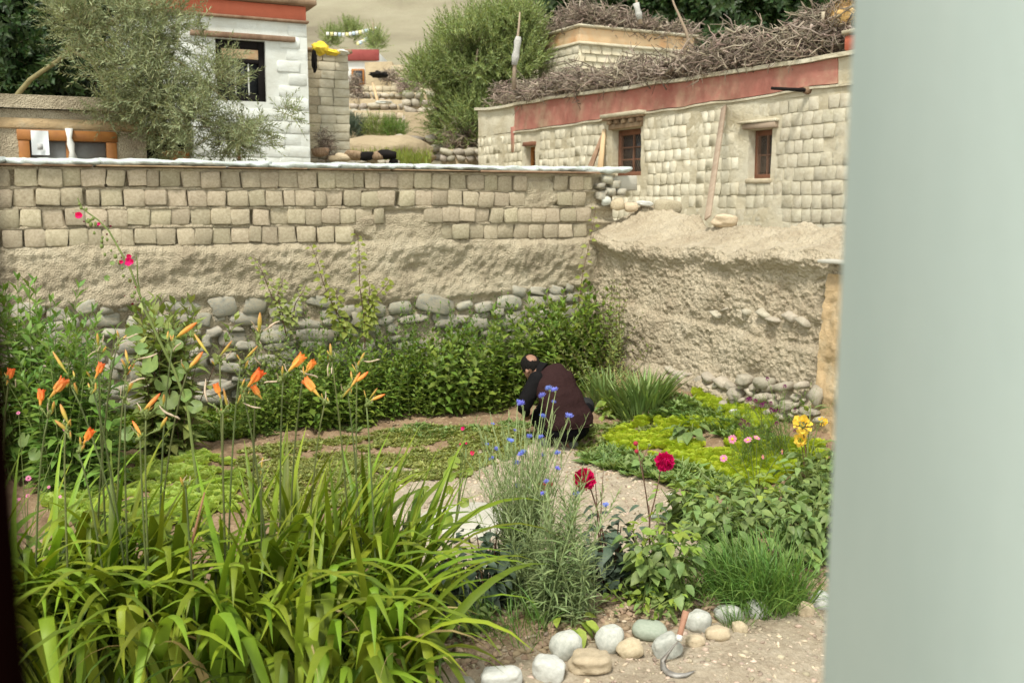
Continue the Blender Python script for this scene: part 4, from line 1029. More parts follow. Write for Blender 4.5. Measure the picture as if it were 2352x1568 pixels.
pile('twig_heap', 'small heap of dry twigs at the corner of the white house', pl, .4, .3, 220, pl[0], 20, (0, -1, 0), .3, 0, .6)
for (x0, y0, x1, y1, D, h_, n, lb) in [(800, 205, 822, 240, 33, .6, 200, 'dark stack of firewood beside the brick tower on the slope'), (915, 215, 955, 208, 34, .4, 240, 'pinkish twig stack by the willow on the slope'), (870, 182, 905, 186, 40, .3, 160, 'brushwood roof pile in front of the distant white house'), (1030, 345, 1092, 335, 24, .5, 350, 'grey stone and twig heap under the willow by the farmhouse corner')]:
    pl = [P(x0, y0, D), P(x1, y1, D)]; pile('brushwood_heap', lb, pl, 1.2, h_, n, pl[0], 25, (0, -1, 0), .55, 6, 1.0)
clothlump((872, 172), 39, (.45, .5, .14), m_dark, 'black lump filling the dark gap under an awning below the rounded clay house', 4, 'awning', 'awning_gap')  # solid black lump; the darkness of the gap is put into its colour
clothlump((1012, 161), 36, (.35, .2, .20), m_teal, 'teal tarpaulin patch hanging beside the willow crown', 5, 'tarpaulin', 'tarpaulin')
clothlump((882, 236), 31, (.3, .2, .07), m_whitestone, 'white sack lying on the middle terrace wall', 8, 'sack', 'sack')
o = thing('ladder_pole', 'pale pole leaning on the upper retaining wall', 'pole', P(868, 235, 32)); wpart('shaft', tube([P(868, 235, 32), P(862, 212, 32.5), P(856, 192, 33)], .05, 5), m_paletimber, o)
# prayer flags
fo = thing('prayer_flag_string', 'string of faded prayer flags above the distant white house', 'flags', P(856, 62, 50))
m_flagw = M('faded_flag_white', [(.6, .6, .55)]); m_flagy = M('faded_flag_yellow', [(.6, .55, .25)]); m_flagb = M('faded_flag_blue', [(.42, .5, .56)])
pp = [P(x, y, 50) for x, y in [(748, 74), (790, 76), (825, 70), (856, 62)]]; qq = [P(x, y, 50) for x, y in [(856, 62), (846, 80), (828, 92), (815, 98)]]
wpart('pole', tube([P(858, 100, 50), P(857, 52, 50)], .04, 5), m_plank, fo)
for pts in (pp, qq):
    wpart('string', tube(pts, .008, 3, False), m_plank, fo); pts = np.array(pts)
    for k in range(14):
        s = k/14*(len(pts)-1); i = int(s); a = pts[i]*(1-s+i)+pts[i+1]*(s-i); V, F = box(-.07, .07, -.01, .01, -.17, 0); V = V+a+[.1, 0, 0]; V[:, 1] += (V[:, 2]-a[2])*random.uniform(-.4, .4)
        wpart('flag', (V, F), [m_flagw, m_flagy, m_flagw, m_flagb][k % 4], fo, smooth=False)

# ------------------------------------------------------------------ window opening of the near house (out of focus, close to the lens)
a_ = math.tan(0)
jx = .331*1.0
o = thing('window_jamb', 'pale green grey painted window jamb filling the right side of the view', 'window jamb', (0, 0, 0))
V, F = rbox(.3225, .80, .30, .98, .9, 3.6, .006); wpart('reveal', (V, F), m_jamb, o)
o = thing('window_frame', 'dark brown window frame edge along the left side of the view', 'window frame', (0, 0, 0))
V, F = rbox(-.60, -.1615, .295, .32, .9, 3.6, .004); wpart('upright', (V, F), m_jambdark, o)

# ------------------------------------------------------------------ trees
def twig(n=12, L_=.35, T=leaf4(.2, .1, .1), ls=.12, sd=0, ang=50, bend=.2):
    (V, F), (V2, F2) = shoot(L_, n, ls, T, ang, 2, .6, .003, bend, sd, .12)
    return (V, F), (V2, F2)
def crown(root, blobs, n, tmpls, mat, tmat, size=(.7, 1.2), up=.5, keep=lambda p: np.ones(len(p), bool), center=None, name='foliage', shell=.45, droop=0, noise=1.2, thr=-.35):
    vol = np.array([b[1][0]*b[1][1]*b[1][2] for b in blobs])**.67; vol = vol/vol.sum(); mb = MB(); mt = MB()
    for (c, r), fr in zip(blobs, vol):
        k = int(n*fr*1.5)+4; d = nrm(RS.normal(0, 1, (k, 3))); rad = RS.uniform(shell, 1.05, k)**.8
        p = np.array(c)+d*rad[:, None]*np.array(r)
        ok = (fbm(p[:, 0]*noise, p[:, 1]*noise, p[:, 2]*noise, 2) > thr) & keep(p)
        p = p[ok]; d = d[ok]; k = len(p)
        if not k: continue
        dd = nrm(d*.8+np.array([0, 0, up-droop])+RS.normal(0, .4, (k, 3))); B_ = basis(dd, roll=RS.uniform(0, 6, k))
        Bz = np.stack([B_[:, :, 0], B_[:, :, 2], B_[:, :, 1]], 2)     # shoot grows along +Z
        sc = RS.uniform(*size, k)
        for q in range(len(tmpls)):
            sl = np.arange(k) % len(tmpls) == q
            if sl.any(): mb.add(*scatter(tmpls[q][0], p[sl], Bz[sl], sc[sl])); mt.add(*scatter(tmpls[q][1], p[sl], Bz[sl], sc[sl]))
    wpart(name, mb, mat, root, 'stuff'); wpart('twigs', mt, tmat, root, 'stuff')
def limb(root, pts, r0, r1, mat, name='branch', n=6):
    pts = np.array(pts, float)
    if len(pts) < 4:
        q = np.linspace(0, 1, 7); k = len(pts)-1; P2 = []
        for s in q*k:
            i = min(int(s), k-1); P2.append(pts[i]*(1-s+i)+pts[i+1]*(s-i))
        pts = np.array(P2)
    L_ = np.linalg.norm(pts[-1]-pts[0]); pts = pts+.025*L_*np.stack([vn(pts[:, 0]*3+i*9, pts[:, 1]*3, pts[:, 2]*3) for i in range(3)], 1)
    return wpart(name, tube(pts, np.linspace(r0, r1, len(pts)), n), mat, root)
TW_OL = [twig(9, .30, leaf4(.20, .1, .1), .085, s) for s in range(4)]
TW_WI = [twig(11, .8, leaf4(.26, .1, .1), .16, s, 40, .1) for s in range(4)]
TW_DK = [twig(9, .8, leaf4(.5, .1, .2), .22, s, 60) for s in range(4)]
# oleaster in front of the white house
base = P(60, 420, 12.6); base[2] = 1.4
o = thing('oleaster_tree', 'grey green narrow leaved tree spreading in front of the white house', 'tree', base)
pb = lambda x, y, D=12.4: P(x, y, D)
fork = pb(30, 230, 12.8)
limb(o, [base+[-.3, 0, 0], pb(0, 330, 12.7), pb(-10, 250, 12.8)], .09, .06, m_bark, 'trunk', 8)
limb(o, [pb(15, 240, 12.7), pb(100, 165, 12.6), pb(200, 88, 12.4)], .035, .02, m_barky)
limb(o, [pb(165, 118, 12.5), pb(210, 140, 12.3), pb(250, 210, 12.1), pb(300, 270, 12)], .022, .01, m_barky)
limb(o, [pb(170, 115, 12.5), pb(300, 90, 12.2), pb(420, 150, 12), pb(520, 230, 11.9)], .02, .008, m_barky)
limb(o, [pb(120, 250, 12.6), pb(240, 255, 12.3), pb(400, 290, 12), pb(520, 300, 11.8)], .02, .006, m_bark)
limb(o, [pb(200, 88, 12.4), pb(300, 20, 12.2), pb(420, -60, 12)], .02, .01, m_barky)
bl = [((220, 40), 1.0, .55), ((330, 60), 1.1, .6), ((420, 110), 1.0, .6), ((300, 150), .9, .55), ((470, 190), .75, .45), ((370, 220), .75, .5), ((490, 120), .4, .4), ((520, 200), .36, .4), ((600, 262), .26, .2), ((640, 245), .16, .2),
      ((340, 290), .55, .35), ((450, 275), .5, .35), ((560, 290), .35, .3), ((400, 340), .35, .3), ((520, 335), .30, .22), ((600, 305), .22, .2), ((300, 235), .4, .3), ((180, 60), .7, .6), ((560, 325), .22, .16), ((450, 330), .3, .22), ((655, 265), .12, .14), ((240, 260), .3, .2)]
blobs = [(pb(x, y, 12.1+random.uniform(-.4, .4)), (a*.55, .5, b*.55)) for (x, y), a, b in bl]
crown(o, blobs, 3300, TW_OL, l_olive, m_barky, (.55, 1.1), up=.35, shell=.1, noise=2.4, thr=.06)
# big dark tree at the far left
base = P(-100, 380, 13.8); base[2] = 1.4
o = thing('dark_tree', 'dense dark green tree at the upper left corner behind the oleaster', 'tree', base)
limb(o, [base, P(-90, 200, 13.8), P(-60, 60, 13.8)], .16, .09, m_bark, 'trunk', 8)
limb(o, [P(-90, 200, 13.8), P(20, 120, 13.6), P(90, 60, 13.5)], .06, .02, m_bark)
blobs = [(P(x, y, D), (r, .7, r*.9)) for x, y, D, r in [(10, 30, 13.6, .9), (40, 130, 13.5, .75), (-30, 190, 13.6, .6), (110, 60, 13.7, .55), (90, 160, 13.6, .42), (130, -20, 13.7, .7), (-90, 90, 13.8, .9), (150, 195, 13.5, .2)]]
crown(o, blobs, 1500, TW_DK, l_darktree, m_bark, (.45, .75), up=.2, shell=.2, noise=2)
# willow in the middle
base = P(1040, 352, 25)
o = thing('willow_tree', 'rounded light green willow between the lane and the farmhouse', 'tree', base)
for k in range(7): limb(o, [base+[random.uniform(-.2, .2), 0, -.3], P(1040+random.uniform(-40, 60), 250, 25), P(1000+k*32, 110+random.uniform(-20, 30), 25+random.uniform(-1, 1))], .09, .02, m_bark, 'trunk' if k == 0 else 'branch')
blobs = [(P(x, y, 25+random.uniform(-.8, .8)), (r/FPX*25, r/FPX*22, q/FPX*25)) for x, y, r, q in [(1105, 125, 85, 60), (1175, 90, 60, 50), (1060, 120, 50, 50), (1010, 200, 60, 60), (1080, 210, 85, 80), (985, 245, 42, 50), (1040, 290, 55, 50), (1080, 285, 40, 50), (1150, 170, 70, 70), (1195, 60, 35, 30), (1150, 60, 22, 25), (1100, 65, 18, 25), (975, 180, 25, 25), (1200, 140, 40, 50), (1060, 330, 20, 25)]]
crown(o, blobs, 3600, TW_WI, l_willow, m_bark, (.5, .95), up=.9, shell=.3, noise=.9, thr=-.3)
# dark trees behind the farmhouse
for k, (xs, lb) in enumerate([((1290, 1480), 'dark leafy tree behind the roof room, leftmost of the trees above the farmhouse'), ((1500, 1700), 'dark leafy tree behind the right side of the roof room'), ((1710, 1960), 'dark leafy tree above the highest brushwood, nearest the hay bundle')]):
    base = P((xs[0]+xs[1])/2, 300, 36); o = thing('shade_tree', lb, 'tree', base, 'dark trees behind the farmhouse')
    limb(o, [base+[0, 0, -3], P((xs[0]+xs[1])/2, 150, 36), P((xs[0]+xs[1])/2+10, 0, 36)], .3, .12, m_bark, 'trunk')
    blobs = []
    for q in range(9):
        x = random.uniform(*xs); y = random.uniform(-60, 75) if k else random.uniform(-60, 30) + (x < 1330)*-30; blobs.append((P(x, y, 36+random.uniform(-1, 1)), (1.5, 1.3, 1.1)))
    crown(o, blobs, 1500, TW_DK, l_darktree, m_bark, (1.0, 1.7), up=.1, shell=.3, noise=.6, thr=-.5)
# small poplars and shrubs in the lane
for k, (x, y, D, r, q, n, lb) in enumerate([(805, 85, 52, 22, 18, 260, 'pale green shrub just behind the distant white house'), (862, 100, 50, 12, 18, 120, 'small pale shrub right of the distant prayer pole'), (760, 95, 52, 14, 18, 120, 'small green shrub above the brick tower')]):
    b = P(x, y+q, D); o = thing('far_shrub', lb, 'shrub', b); crown(o, [(P(x, y, D), (r/FPX*D, .8, q/FPX*D))], n, TW_WI, l_willow, m_bark, (.6, 1), up=1, shell=.1)
for k, (x, y, r, q, n, mt, lb) in enumerate([(812, 300, 26, 22, 260, l_dark, 'dark green shrub by the brick tower above the earth mound'), (868, 300, 30, 25, 300, l_wild, 'dark reddish green shrub on the slope above the earth mound'), (905, 305, 25, 22, 200, l_tall, 'green shrub at the right end above the earth mound')]):
    b = P(x, y+q, 27); o = thing('lane_shrub', lb, 'shrub', b); crown(o, [(P(x, y, 27), (r/FPX*27, .5, q/FPX*27))], n, TW_WI, mt, m_bark, (.25, .45), up=1, shell=.1)
b = P(845, 358, 23); o = thing('grass_patch', 'yellow green grass on the crest of the earth mound', 'grass', b)
pos = np.stack([RS.uniform(P(800, 350, 23)[0], P(990, 350, 23)[0], 900), 22.9+RS.uniform(-.3, .3, 900), P(845, 360, 23)[2]+RS.uniform(-.25, .02, 900)], 1)
BL = (np.array([(-.03, 0, 0), (.03, 0, 0), (.02, .6, .02), (-.02, .6, .02), (0, 1, .1)]), [np.array([(3, 2, 4)]), np.array([(0, 1, 2, 3)])])
props(o, kind=None); wpart('blades', scatter(BL, pos, basis(nrm(RS.normal(0, .35, (900, 3))+[0, 0, 1]), up=np.array([0, -1., 0])), RS.uniform(.12, .3, 900)), l_yel, o, 'stuff')

# ------------------------------------------------------------------ shrubs and weeds by the wall
def Z2(B_): return np.stack([B_[:, :, 0], B_[:, :, 2], B_[:, :, 1]], 2)
def bush(name, label, cat, pts, hts, tmpls, mat, smat, spread=.25, group=None, lean=(0, 0)):
    """upright leafy shoots rising from the ground points"""
    pts = np.asarray(pts); c = pts.mean(0); o = thing(name, label, cat, c, group); mb = MB(); ms = MB(); k = len(pts)
    dd = nrm(RS.normal(0, spread, (k, 3))*[1, 1, .2]+[lean[0], lean[1], 1]); Bz = Z2(basis(dd, up=np.array([0, -1., 0])))
    th = RS.uniform(0, 6.28, k); c_, s_2 = np.cos(th)[:, None], np.sin(th)[:, None]; Bz = np.stack([Bz[:, :, 0]*c_+Bz[:, :, 1]*s_2, Bz[:, :, 1]*c_-Bz[:, :, 0]*s_2, Bz[:, :, 2]], 2)
    hts = np.asarray(hts)*np.ones(k)
    for q in range(len(tmpls)):
        sl = np.arange(k) % len(tmpls) == q
        if sl.any(): mb.add(*scatter(tmpls[q][0], pts[sl], Bz[sl], hts[sl])); ms.add(*scatter(tmpls[q][1], pts[sl], Bz[sl], hts[sl]))
    wpart('foliage', mb, mat, o, 'stuff'); wpart('stems', ms, smat, o, 'stuff'); return o
def area(pxs, n, D0=None, D1=None, depth=.5):
    """random ground points between two picture columns at distance D0..D0+depth"""
    x = RS.uniform(pxs[0], pxs[1], n); D = RS.uniform(D0, D1, n); X_ = (x-1176)/FPX*D*1.03; return np.stack([X_, D, gz(X_, D)], 1)
LEAFM = leaf(2, .48, .12, .35); 
SH_MINT = [shoot(1, 13, .17, leaf(2, .5, .12, .35), 75, 2, .5, .005, .12, s) for s in range(5)]
SH_TALL = [shoot(1, 17, .16, leaf(2, .34, .12, .35, 'lance'), 72, 2, .45, .006, .12, s+9) for s in range(5)]
SH_WEED = [shoot(1, 16, .085, leaf4(.4, .1, .2), 60, 2, .4, .004, .2, s+19) for s in range(5)]
def wallD(px, off):
    """forward distance of the point of wall A seen at column px, off metres in front"""
    k = (px-1176)/FPX*1.03; o_ = FA.o+FA.y*off; # x=k*D ; (x-o).y=0
    return float((o_[0]*FA.y[0]+o_[1]*FA.y[1])/(k*FA.y[0]+FA.y[1]))
def rowpts(px0, px1, n, o0, o1):
    x = RS.uniform(px0, px1, n); D = np.array([wallD(q, random.uniform(o0, o1)) for q in x]); X_ = (x-1176)/FPX*D*1.03; return np.stack([X_, D, gz(X_, D)], 1)
for k, (a, b, n, h0, h1, lb, ms, tm) in enumerate([
    (1010, 1160, 160, .3, .9, 'bright green mint bush against the wall directly left of the crouching man', l_mint, SH_MINT),
    (860, 1015, 165, .3, .82, 'dense dark mint bush in the middle of the wall foot', l_mint, SH_MINT),
    (700, 860, 115, .25, .8, 'lower mint bush behind the rightmost daylily flowers', l_mint, SH_MINT),
    (560, 700, 90, .25, .6, 'thin mint growth behind the middle daylily flowers', l_mint, SH_MINT)]):
    p = rowpts(a, b, n, .35, 1.05); h = RS.uniform(h0, h1, n); bush('mint_bush', lb, 'bush', p, h, tm, ms, m_stem, .24, 'leafy bushes along the foot of the wall')
n = 140; bush('mint_bush', 'tall dark green bush in the wall corner behind the man', 'bush', rowpts(1180, 1360, n, .25, .9), RS.uniform(.6, 1.12, n), SH_MINT, l_mint, m_stem, .2, 'leafy bushes along the foot of the wall')
n = 46; bush('loose_shrub', 'thin airy shrub with loose twigs at the right of the wall corner', 'shrub', area((1335, 1430), n, 10.6, 11.3), RS.uniform(.6, 1.15, n), SH_WEED, l_wild, m_stemred, .5)
n = 110; bush('tall_weeds', 'thin pale weeds rising above the mint bushes along the rubble stones', 'weeds', rowpts(700, 1180, n, .15, .5), RS.uniform(.8, 1.15, n), SH_WEED, l_tall, m_stem, .18)
n = 30; bush('tall_weeds', 'sparse weeds in front of the rubble left of the apricot shoots', 'weeds', rowpts(560, 700, n, .15, .5), RS.uniform(.6, 1.0, n), SH_WEED, l_wild, m_stem, .2)
n = 95; bush('leafy_shrub', 'tall light green shrub at the left reaching up to the lowest bricks', 'shrub', area((95, 270), n, 7.2, 7.9), RS.uniform(.55, 1.35, n), SH_TALL, l_tall, m_stem, .14)
n = 55; bush('leafy_shrub', 'tall shaded shrub at the far left edge against the wall', 'shrub', area((25, 110), n, 7.6, 8.2), RS.uniform(.8, 1.6, n), SH_TALL, l_tall, m_stem, .12)
n = 60; bush('leafy_shrub', 'small shrub with yellowish leaves right of the hollyhock stem', 'shrub', area((355, 420), n, 8.4, 8.8), RS.uniform(.9, 1.35, n), SH_MINT, l_wild, m_stemred, .14)
# apricot shoots: single long stems with heart shaped leaves
HL = [mesh_np('leaf', *leaf(3, .8, .12, .45, 'heart'), l_yel) for _ in range(1)]
HLT = leaf(3, .8, .12, .45, 'heart')
def vine(name, label, cat, stems, nleaf, ls, mat=l_yel, smat=m_stemred, spread=.06, tmpl=HLT):
    c = np.array(stems[0][0]); o = thing(name, label, cat, c); ml = mesh_np('leaf', *tmpl, mat)
    for st in stems:
        st = np.array(st); q = np.linspace(0, 1, 12); k = len(st)-1; pts = np.array([st[min(int(s), k-1)]*(1-s+min(int(s), k-1))+st[min(int(s), k-1)+1]*(s-min(int(s), k-1)) for s in q*k]); pts[:, 0] += .012*np.sin(q*9); 
        wpart('stem', tube(pts, np.linspace(.008, .002, 12), 5, False), smat, o)
        for i in range(nleaf):
            s = .08+.92*(i+random.random()*.6)/nleaf; j = min(int(s*11), 10); p = pts[j]*(1-(s*11-j))+pts[j+1]*(s*11-j) if s < 1 else pts[-1]
            a = i*2.4+random.uniform(-.4, .4); d = nrm(np.array([math.cos(a), math.sin(a)-.3, -.35+.5*s])); lf = link('leaf', ml, o); sc = ls*random.uniform(.7, 1.15)*(1-.45*s)
            lf.matrix_local = m4(basis(d[None], up=np.array([0, -1., .5]), roll=np.array([random.uniform(-.6, .6)]))[0], p+d*spread*.5-c, sc*1.35)
    return o
def wp(px, py, off=.3): D = wallD(px, off); return P(px, py, D)
vine('apricot_shoot', 'tallest yellow green leafy shoot in front of the middle of the brick wall', 'young tree', [[wp(838, 800), wp(832, 700), wp(826, 610), wp(818, 535)], [wp(838, 740), wp(860, 690), wp(895, 640)], [wp(838, 760), wp(850, 700), wp(845, 650)]], 34, .075)
vine('apricot_shoot', 'yellow green leafy shoot leaning left beside the tallest one', 'young tree', [[wp(810, 800), wp(770, 710), wp(740, 640), wp(712, 560)], [wp(800, 760), wp(775, 730), wp(770, 660)]], 32, .08)
vine('apricot_shoot', 'paler leafy shoot left of the yellow green pair', 'young tree', [[wp(660, 780), wp(635, 700), wp(610, 640), wp(580, 590)], [wp(665, 750), wp(680, 700), wp(700, 655)], [wp(650, 740), wp(640, 680), wp(648, 640)]], 34, .06, l_wild)
vine('climbing_stem', 'single thin red stem with round leaves climbing the wall corner', 'vine', [[wp(1318, 820, .35), wp(1330, 700, .3), wp(1345, 600, .25), wp(1368, 470, .2)]], 34, .07, l_yel)

# iris clump and rumex
BLD = leaf(4, .075, .4, .22, 'lance')
def blades(name, label, cat, pts, L0, L1, mat, spread=.35, w=1., group=None, tm=BLD, lean=(0, 0, 0)):
    pts = np.asarray(pts); k = len(pts); c = pts.mean(0); o = thing(name, label, cat, c, group)
    out = nrm((pts-c)*[1, 1, 0]+1e-6)*np.minimum(1, np.linalg.norm(pts-c, axis=1)/.25)[:, None]
    d = nrm(np.array([0, 0, 1.])+out*spread+RS.normal(0, .16, (k, 3))+np.array(lean)); L_ = RS.uniform(L0, L1, k)
    wpart('blades', scatter(tm, pts, basis(d, up=np.array([0, 0, 1.])), np.stack([L_*w, L_, L_], 1)), mat, o, 'stuff'); return o
def disk(px, py, r, n, sq=.7):
    c = G(px, py); a = RS.uniform(0, 6.28, n); q = np.sqrt(RS.uniform(0, 1, n))*r; x = c[0]+np.cos(a)*q; y = c[1]+np.sin(a)*q*sq; return np.stack([x, y, gz(x, y)], 1)
blades('iris_clump', 'clump of sword shaped iris leaves by the earth wall right of the man', 'plant', disk(1470, 945, .22, 230), .26, .46, l_iris, .5, .95)
blades('iris_clump', 'narrow iris clump rising directly behind the back of the man', 'plant', disk(1395, 925, .2, 110), .25, .42, l_iris, .35, .9)
n = 50; bush('seed_stalks', 'dry yellow seed stalks among the iris leaves', 'weeds', disk(1440, 935, .1, n), RS.uniform(.25, .45, n), SH_WEED, M('dry_seed', [(.45, .36, .14), (.58, .46, .2)], rnd='island', rv=.2), m_plank, .15)

# ------------------------------------------------------------------ ground weeds and vegetable beds
def inpoly(pts, n):
    W = np.array([gflat(*p)[:2] for p in pts]); lo, hi = W.min(0), W.max(0); out = []
    while len(out) < n:
        q = RS.uniform(lo, hi, (n*3, 2)); ins = np.zeros(len(q), bool)
        for i in range(len(W)):
            a, b = W[i], W[(i+1) % len(W)]; ins ^= ((a[1] > q[:, 1]) != (b[1] > q[:, 1])) & (q[:, 0] < (b[0]-a[0])*(q[:, 1]-a[1])/(b[1]-a[1]+1e-9)+a[0])
        out += q[ins].tolist()
    q = np.array(out[:n]); return np.stack([q[:, 0], q[:, 1], gz(q[:, 0], q[:, 1])], 1)
def rosette(n=7, T=leaf4(.5, .1, .25), e=55, sd=0):
    rs = np.random.RandomState(sd); a = np.arange(n)*2.4+rs.uniform(-.3, .3, n); el = np.radians(e+rs.uniform(-20, 25, n))
    d = np.stack([np.cos(a)*np.sin(el), np.sin(a)*np.sin(el), np.cos(el)], 1); return scatter(T, np.zeros((n, 3)), basis(d, roll=rs.uniform(-.3, .3, n)), rs.uniform(.6, 1.1, n))
ROS = [rosette(8, leaf4(.55, .1, .3), 42, s) for s in range(3)]+[rosette(9, leaf4(.14, .1, .2), 30, s+7) for s in range(2)]
def cover(name, label, cat, polyp, n, s0, s1, mat, tm=ROS, thr=-9, nf=3.):
    p = inpoly(polyp, n); p = p[fbm(p[:, 0]*nf, p[:, 1]*nf, 3., 3) > thr]; k = len(p); mb = MB(); sc = RS.uniform(s0, s1, k)
    th = RS.uniform(0, 6.28, k); R3 = np.zeros((k, 3, 3)); R3[:, 0, 0] = np.cos(th); R3[:, 0, 1] = -np.sin(th); R3[:, 1, 0] = np.sin(th); R3[:, 1, 1] = np.cos(th); R3[:, 2, 2] = 1
    for q in range(len(tm)):
        sl = np.arange(k) % len(tm) == q
        if sl.any(): mb.add(*scatter(tm[q], p[sl], R3[sl], sc[sl]))
    V, F = mb.get(); o = link(name, mesh_np(name, V, F, mat)); props(o, label, cat, kind='stuff'); return o
cover('ground_weeds', 'low yellowish weeds covering the soil left of the path', 'weeds', [(700, 1010), (900, 985), (1180, 985), (1240, 1010), (1170, 1045), (1080, 1090), (930, 1110), (850, 1150), (600, 1200), (500, 1060)], 11000, .02, .055, l_ground, thr=-.5)
cover('ground_weeds', 'green weeds fringing the soil below the mint bushes', 'weeds', [(560, 960), (800, 945), (1000, 985), (1250, 950), (1250, 985), (1000, 1010), (780, 985), (560, 1010)], 1500, .03, .07, l_bush_s, thr=0)
cover('ground_weeds', 'weeds growing between the man and the lettuce bed', 'weeds', [(1340, 960), (1480, 950), (1560, 970), (1540, 1000), (1420, 1010), (1380, 1050), (1320, 1050)], 900, .03, .07, l_wild, thr=-.1)
cover('ground_weeds', 'scattered weeds on the earth at the foot of the right wall', 'weeds', [(1560, 950), (1650, 1010), (1900, 1050), (1910, 1000), (1700, 930), (1560, 930)], 300, .02, .05, l_wild, thr=.2)
cover('ground_weeds', 'dark weeds at the left foot of the wall behind the daylilies', 'weeds', [(30, 1010), (30, 940), (500, 900), (620, 960), (600, 1000), (300, 1030)], 2600, .05, .12, l_mint)
FR_ = []
def frill(sd):
    rs = np.random.RandomState(sd); mb = MB()
    for k in range(9):
        a = k*2.4; e = math.radians(25+k*6); T = roundleaf(0, 0, 9, .5, .09, rs.uniform(0, 6)); d = np.array([[math.cos(a)*math.sin(e), math.sin(a)*math.sin(e), math.cos(e)]])
        mb.add(*scatter(T, np.array([[0, 0, 0.]]), basis(d), np.array([.7+.05*k])))
    return mb.get()
LET = [frill(s) for s in range(4)]
cover('lettuce_bed', 'bright yellow green frilly lettuce bed in the right half of the garden', 'lettuce', [(1395, 1000), (1470, 985), (1560, 1000), (1650, 1020), (1760, 1060), (1880, 1080), (1900, 1120), (1700, 1110), (1560, 1075), (1470, 1060), (1400, 1030)], 1150, .05, .12, l_lettuce, LET, thr=-.45, nf=4)
cover('lettuce_bed', 'upper lettuce strip behind the large leaved vegetable', 'lettuce', [(1590, 975), (1650, 970), (1720, 1000), (1790, 1040), (1740, 1050), (1640, 1010)], 420, .05, .11, l_lettuce, LET)
cover('lettuce_bed', 'pale young lettuces seen behind the daylily stems at the left', 'lettuce', [(90, 1090), (240, 1060), (470, 1050), (560, 1090), (540, 1180), (330, 1230), (120, 1230)], 1000, .05, .11, l_lettuce2, LET, thr=-.4, nf=4)
cover('leaf_vegetables', 'mixed green seedlings along the front edge of the lettuce bed', 'vegetables', [(1340, 1060), (1400, 1030), (1480, 1065), (1580, 1085), (1700, 1115), (1700, 1160), (1580, 1130), (1450, 1100)], 420, .07, .15, l_bush_s)
cover('leaf_vegetables', 'green vegetable row between the two lettuce strips', 'vegetables', [(1480, 985), (1560, 975), (1660, 1010), (1780, 1060), (1760, 1075), (1640, 1035), (1560, 1000)], 380, .06, .13, l_bush_s)
# gravel
p = inpoly([(820, 1100), (1200, 1010), (1420, 1060), (1640, 1200), (1640, 1400), (1900, 1380), (1960, 1700), (900, 1700), (950, 1400)], 9000); k = len(p); RK = [rock(ICO1, s, .25, .8) for s in range(4)]
mb = MB(); sc = .0035+.012*RS.uniform(0, 1, k)**3
for q in range(4): sl = np.arange(k) % 4 == q; mb.add(*scatter(RK[q], p[sl], basis(RS.normal(0, 1, (sl.sum(), 3))), np.stack([sc[sl]*1.4, sc[sl], sc[sl]*.6], 1)))
V, F = mb.get(); props(link('gravel', mesh_np('gravel', V, F, m_pebble, False)), 'scattered small stones and gravel on the path and soil', 'gravel', kind='stuff')
p = inpoly([(560, 960), (1300, 960), (1900, 1000), (1950, 1300), (1500, 1100), (1000, 1100), (560, 1100)], 5000); k = len(p); mb = MB(); sc = .004+.014*RS.uniform(0, 1, k)**3
for q in range(4): sl = np.arange(k) % 4 == q; mb.add(*scatter(RK[q], p[sl], basis(RS.normal(0, 1, (sl.sum(), 3))), np.stack([sc[sl]*1.4, sc[sl], sc[sl]*.6], 1)))
V, F = mb.get(); m_clod = M('soil_clod', [(.24, .17, .11), (.38, .29, .19)], rnd='island', rv=.3); props(link('soil_clods', mesh_np('soil_clods', V, F, m_clod, False)), 'small clods of earth lying on the garden beds', 'soil', kind='stuff')
p = inpoly([(950, 1480), (1300, 1400), (1650, 1370), (1900, 1330), (1900, 1400), (1650, 1440), (1300, 1500), (1000, 1580)], 3500); k = len(p); mb = MB(); sc = .005+.018*RS.uniform(0, 1, k)**3
for q in range(4): sl = np.arange(k) % 4 == q; mb.add(*scatter(RK[q], p[sl], basis(RS.normal(0, 1, (sl.sum(), 3))), np.stack([sc[sl]*1.4, sc[sl], sc[sl]*.6], 1)))
V, F = mb.get(); props(link('soil_clods', mesh_np('soil_clods', V, F, m_clod, False)), 'brown clods of earth along the row of border stones', 'soil', kind='stuff')

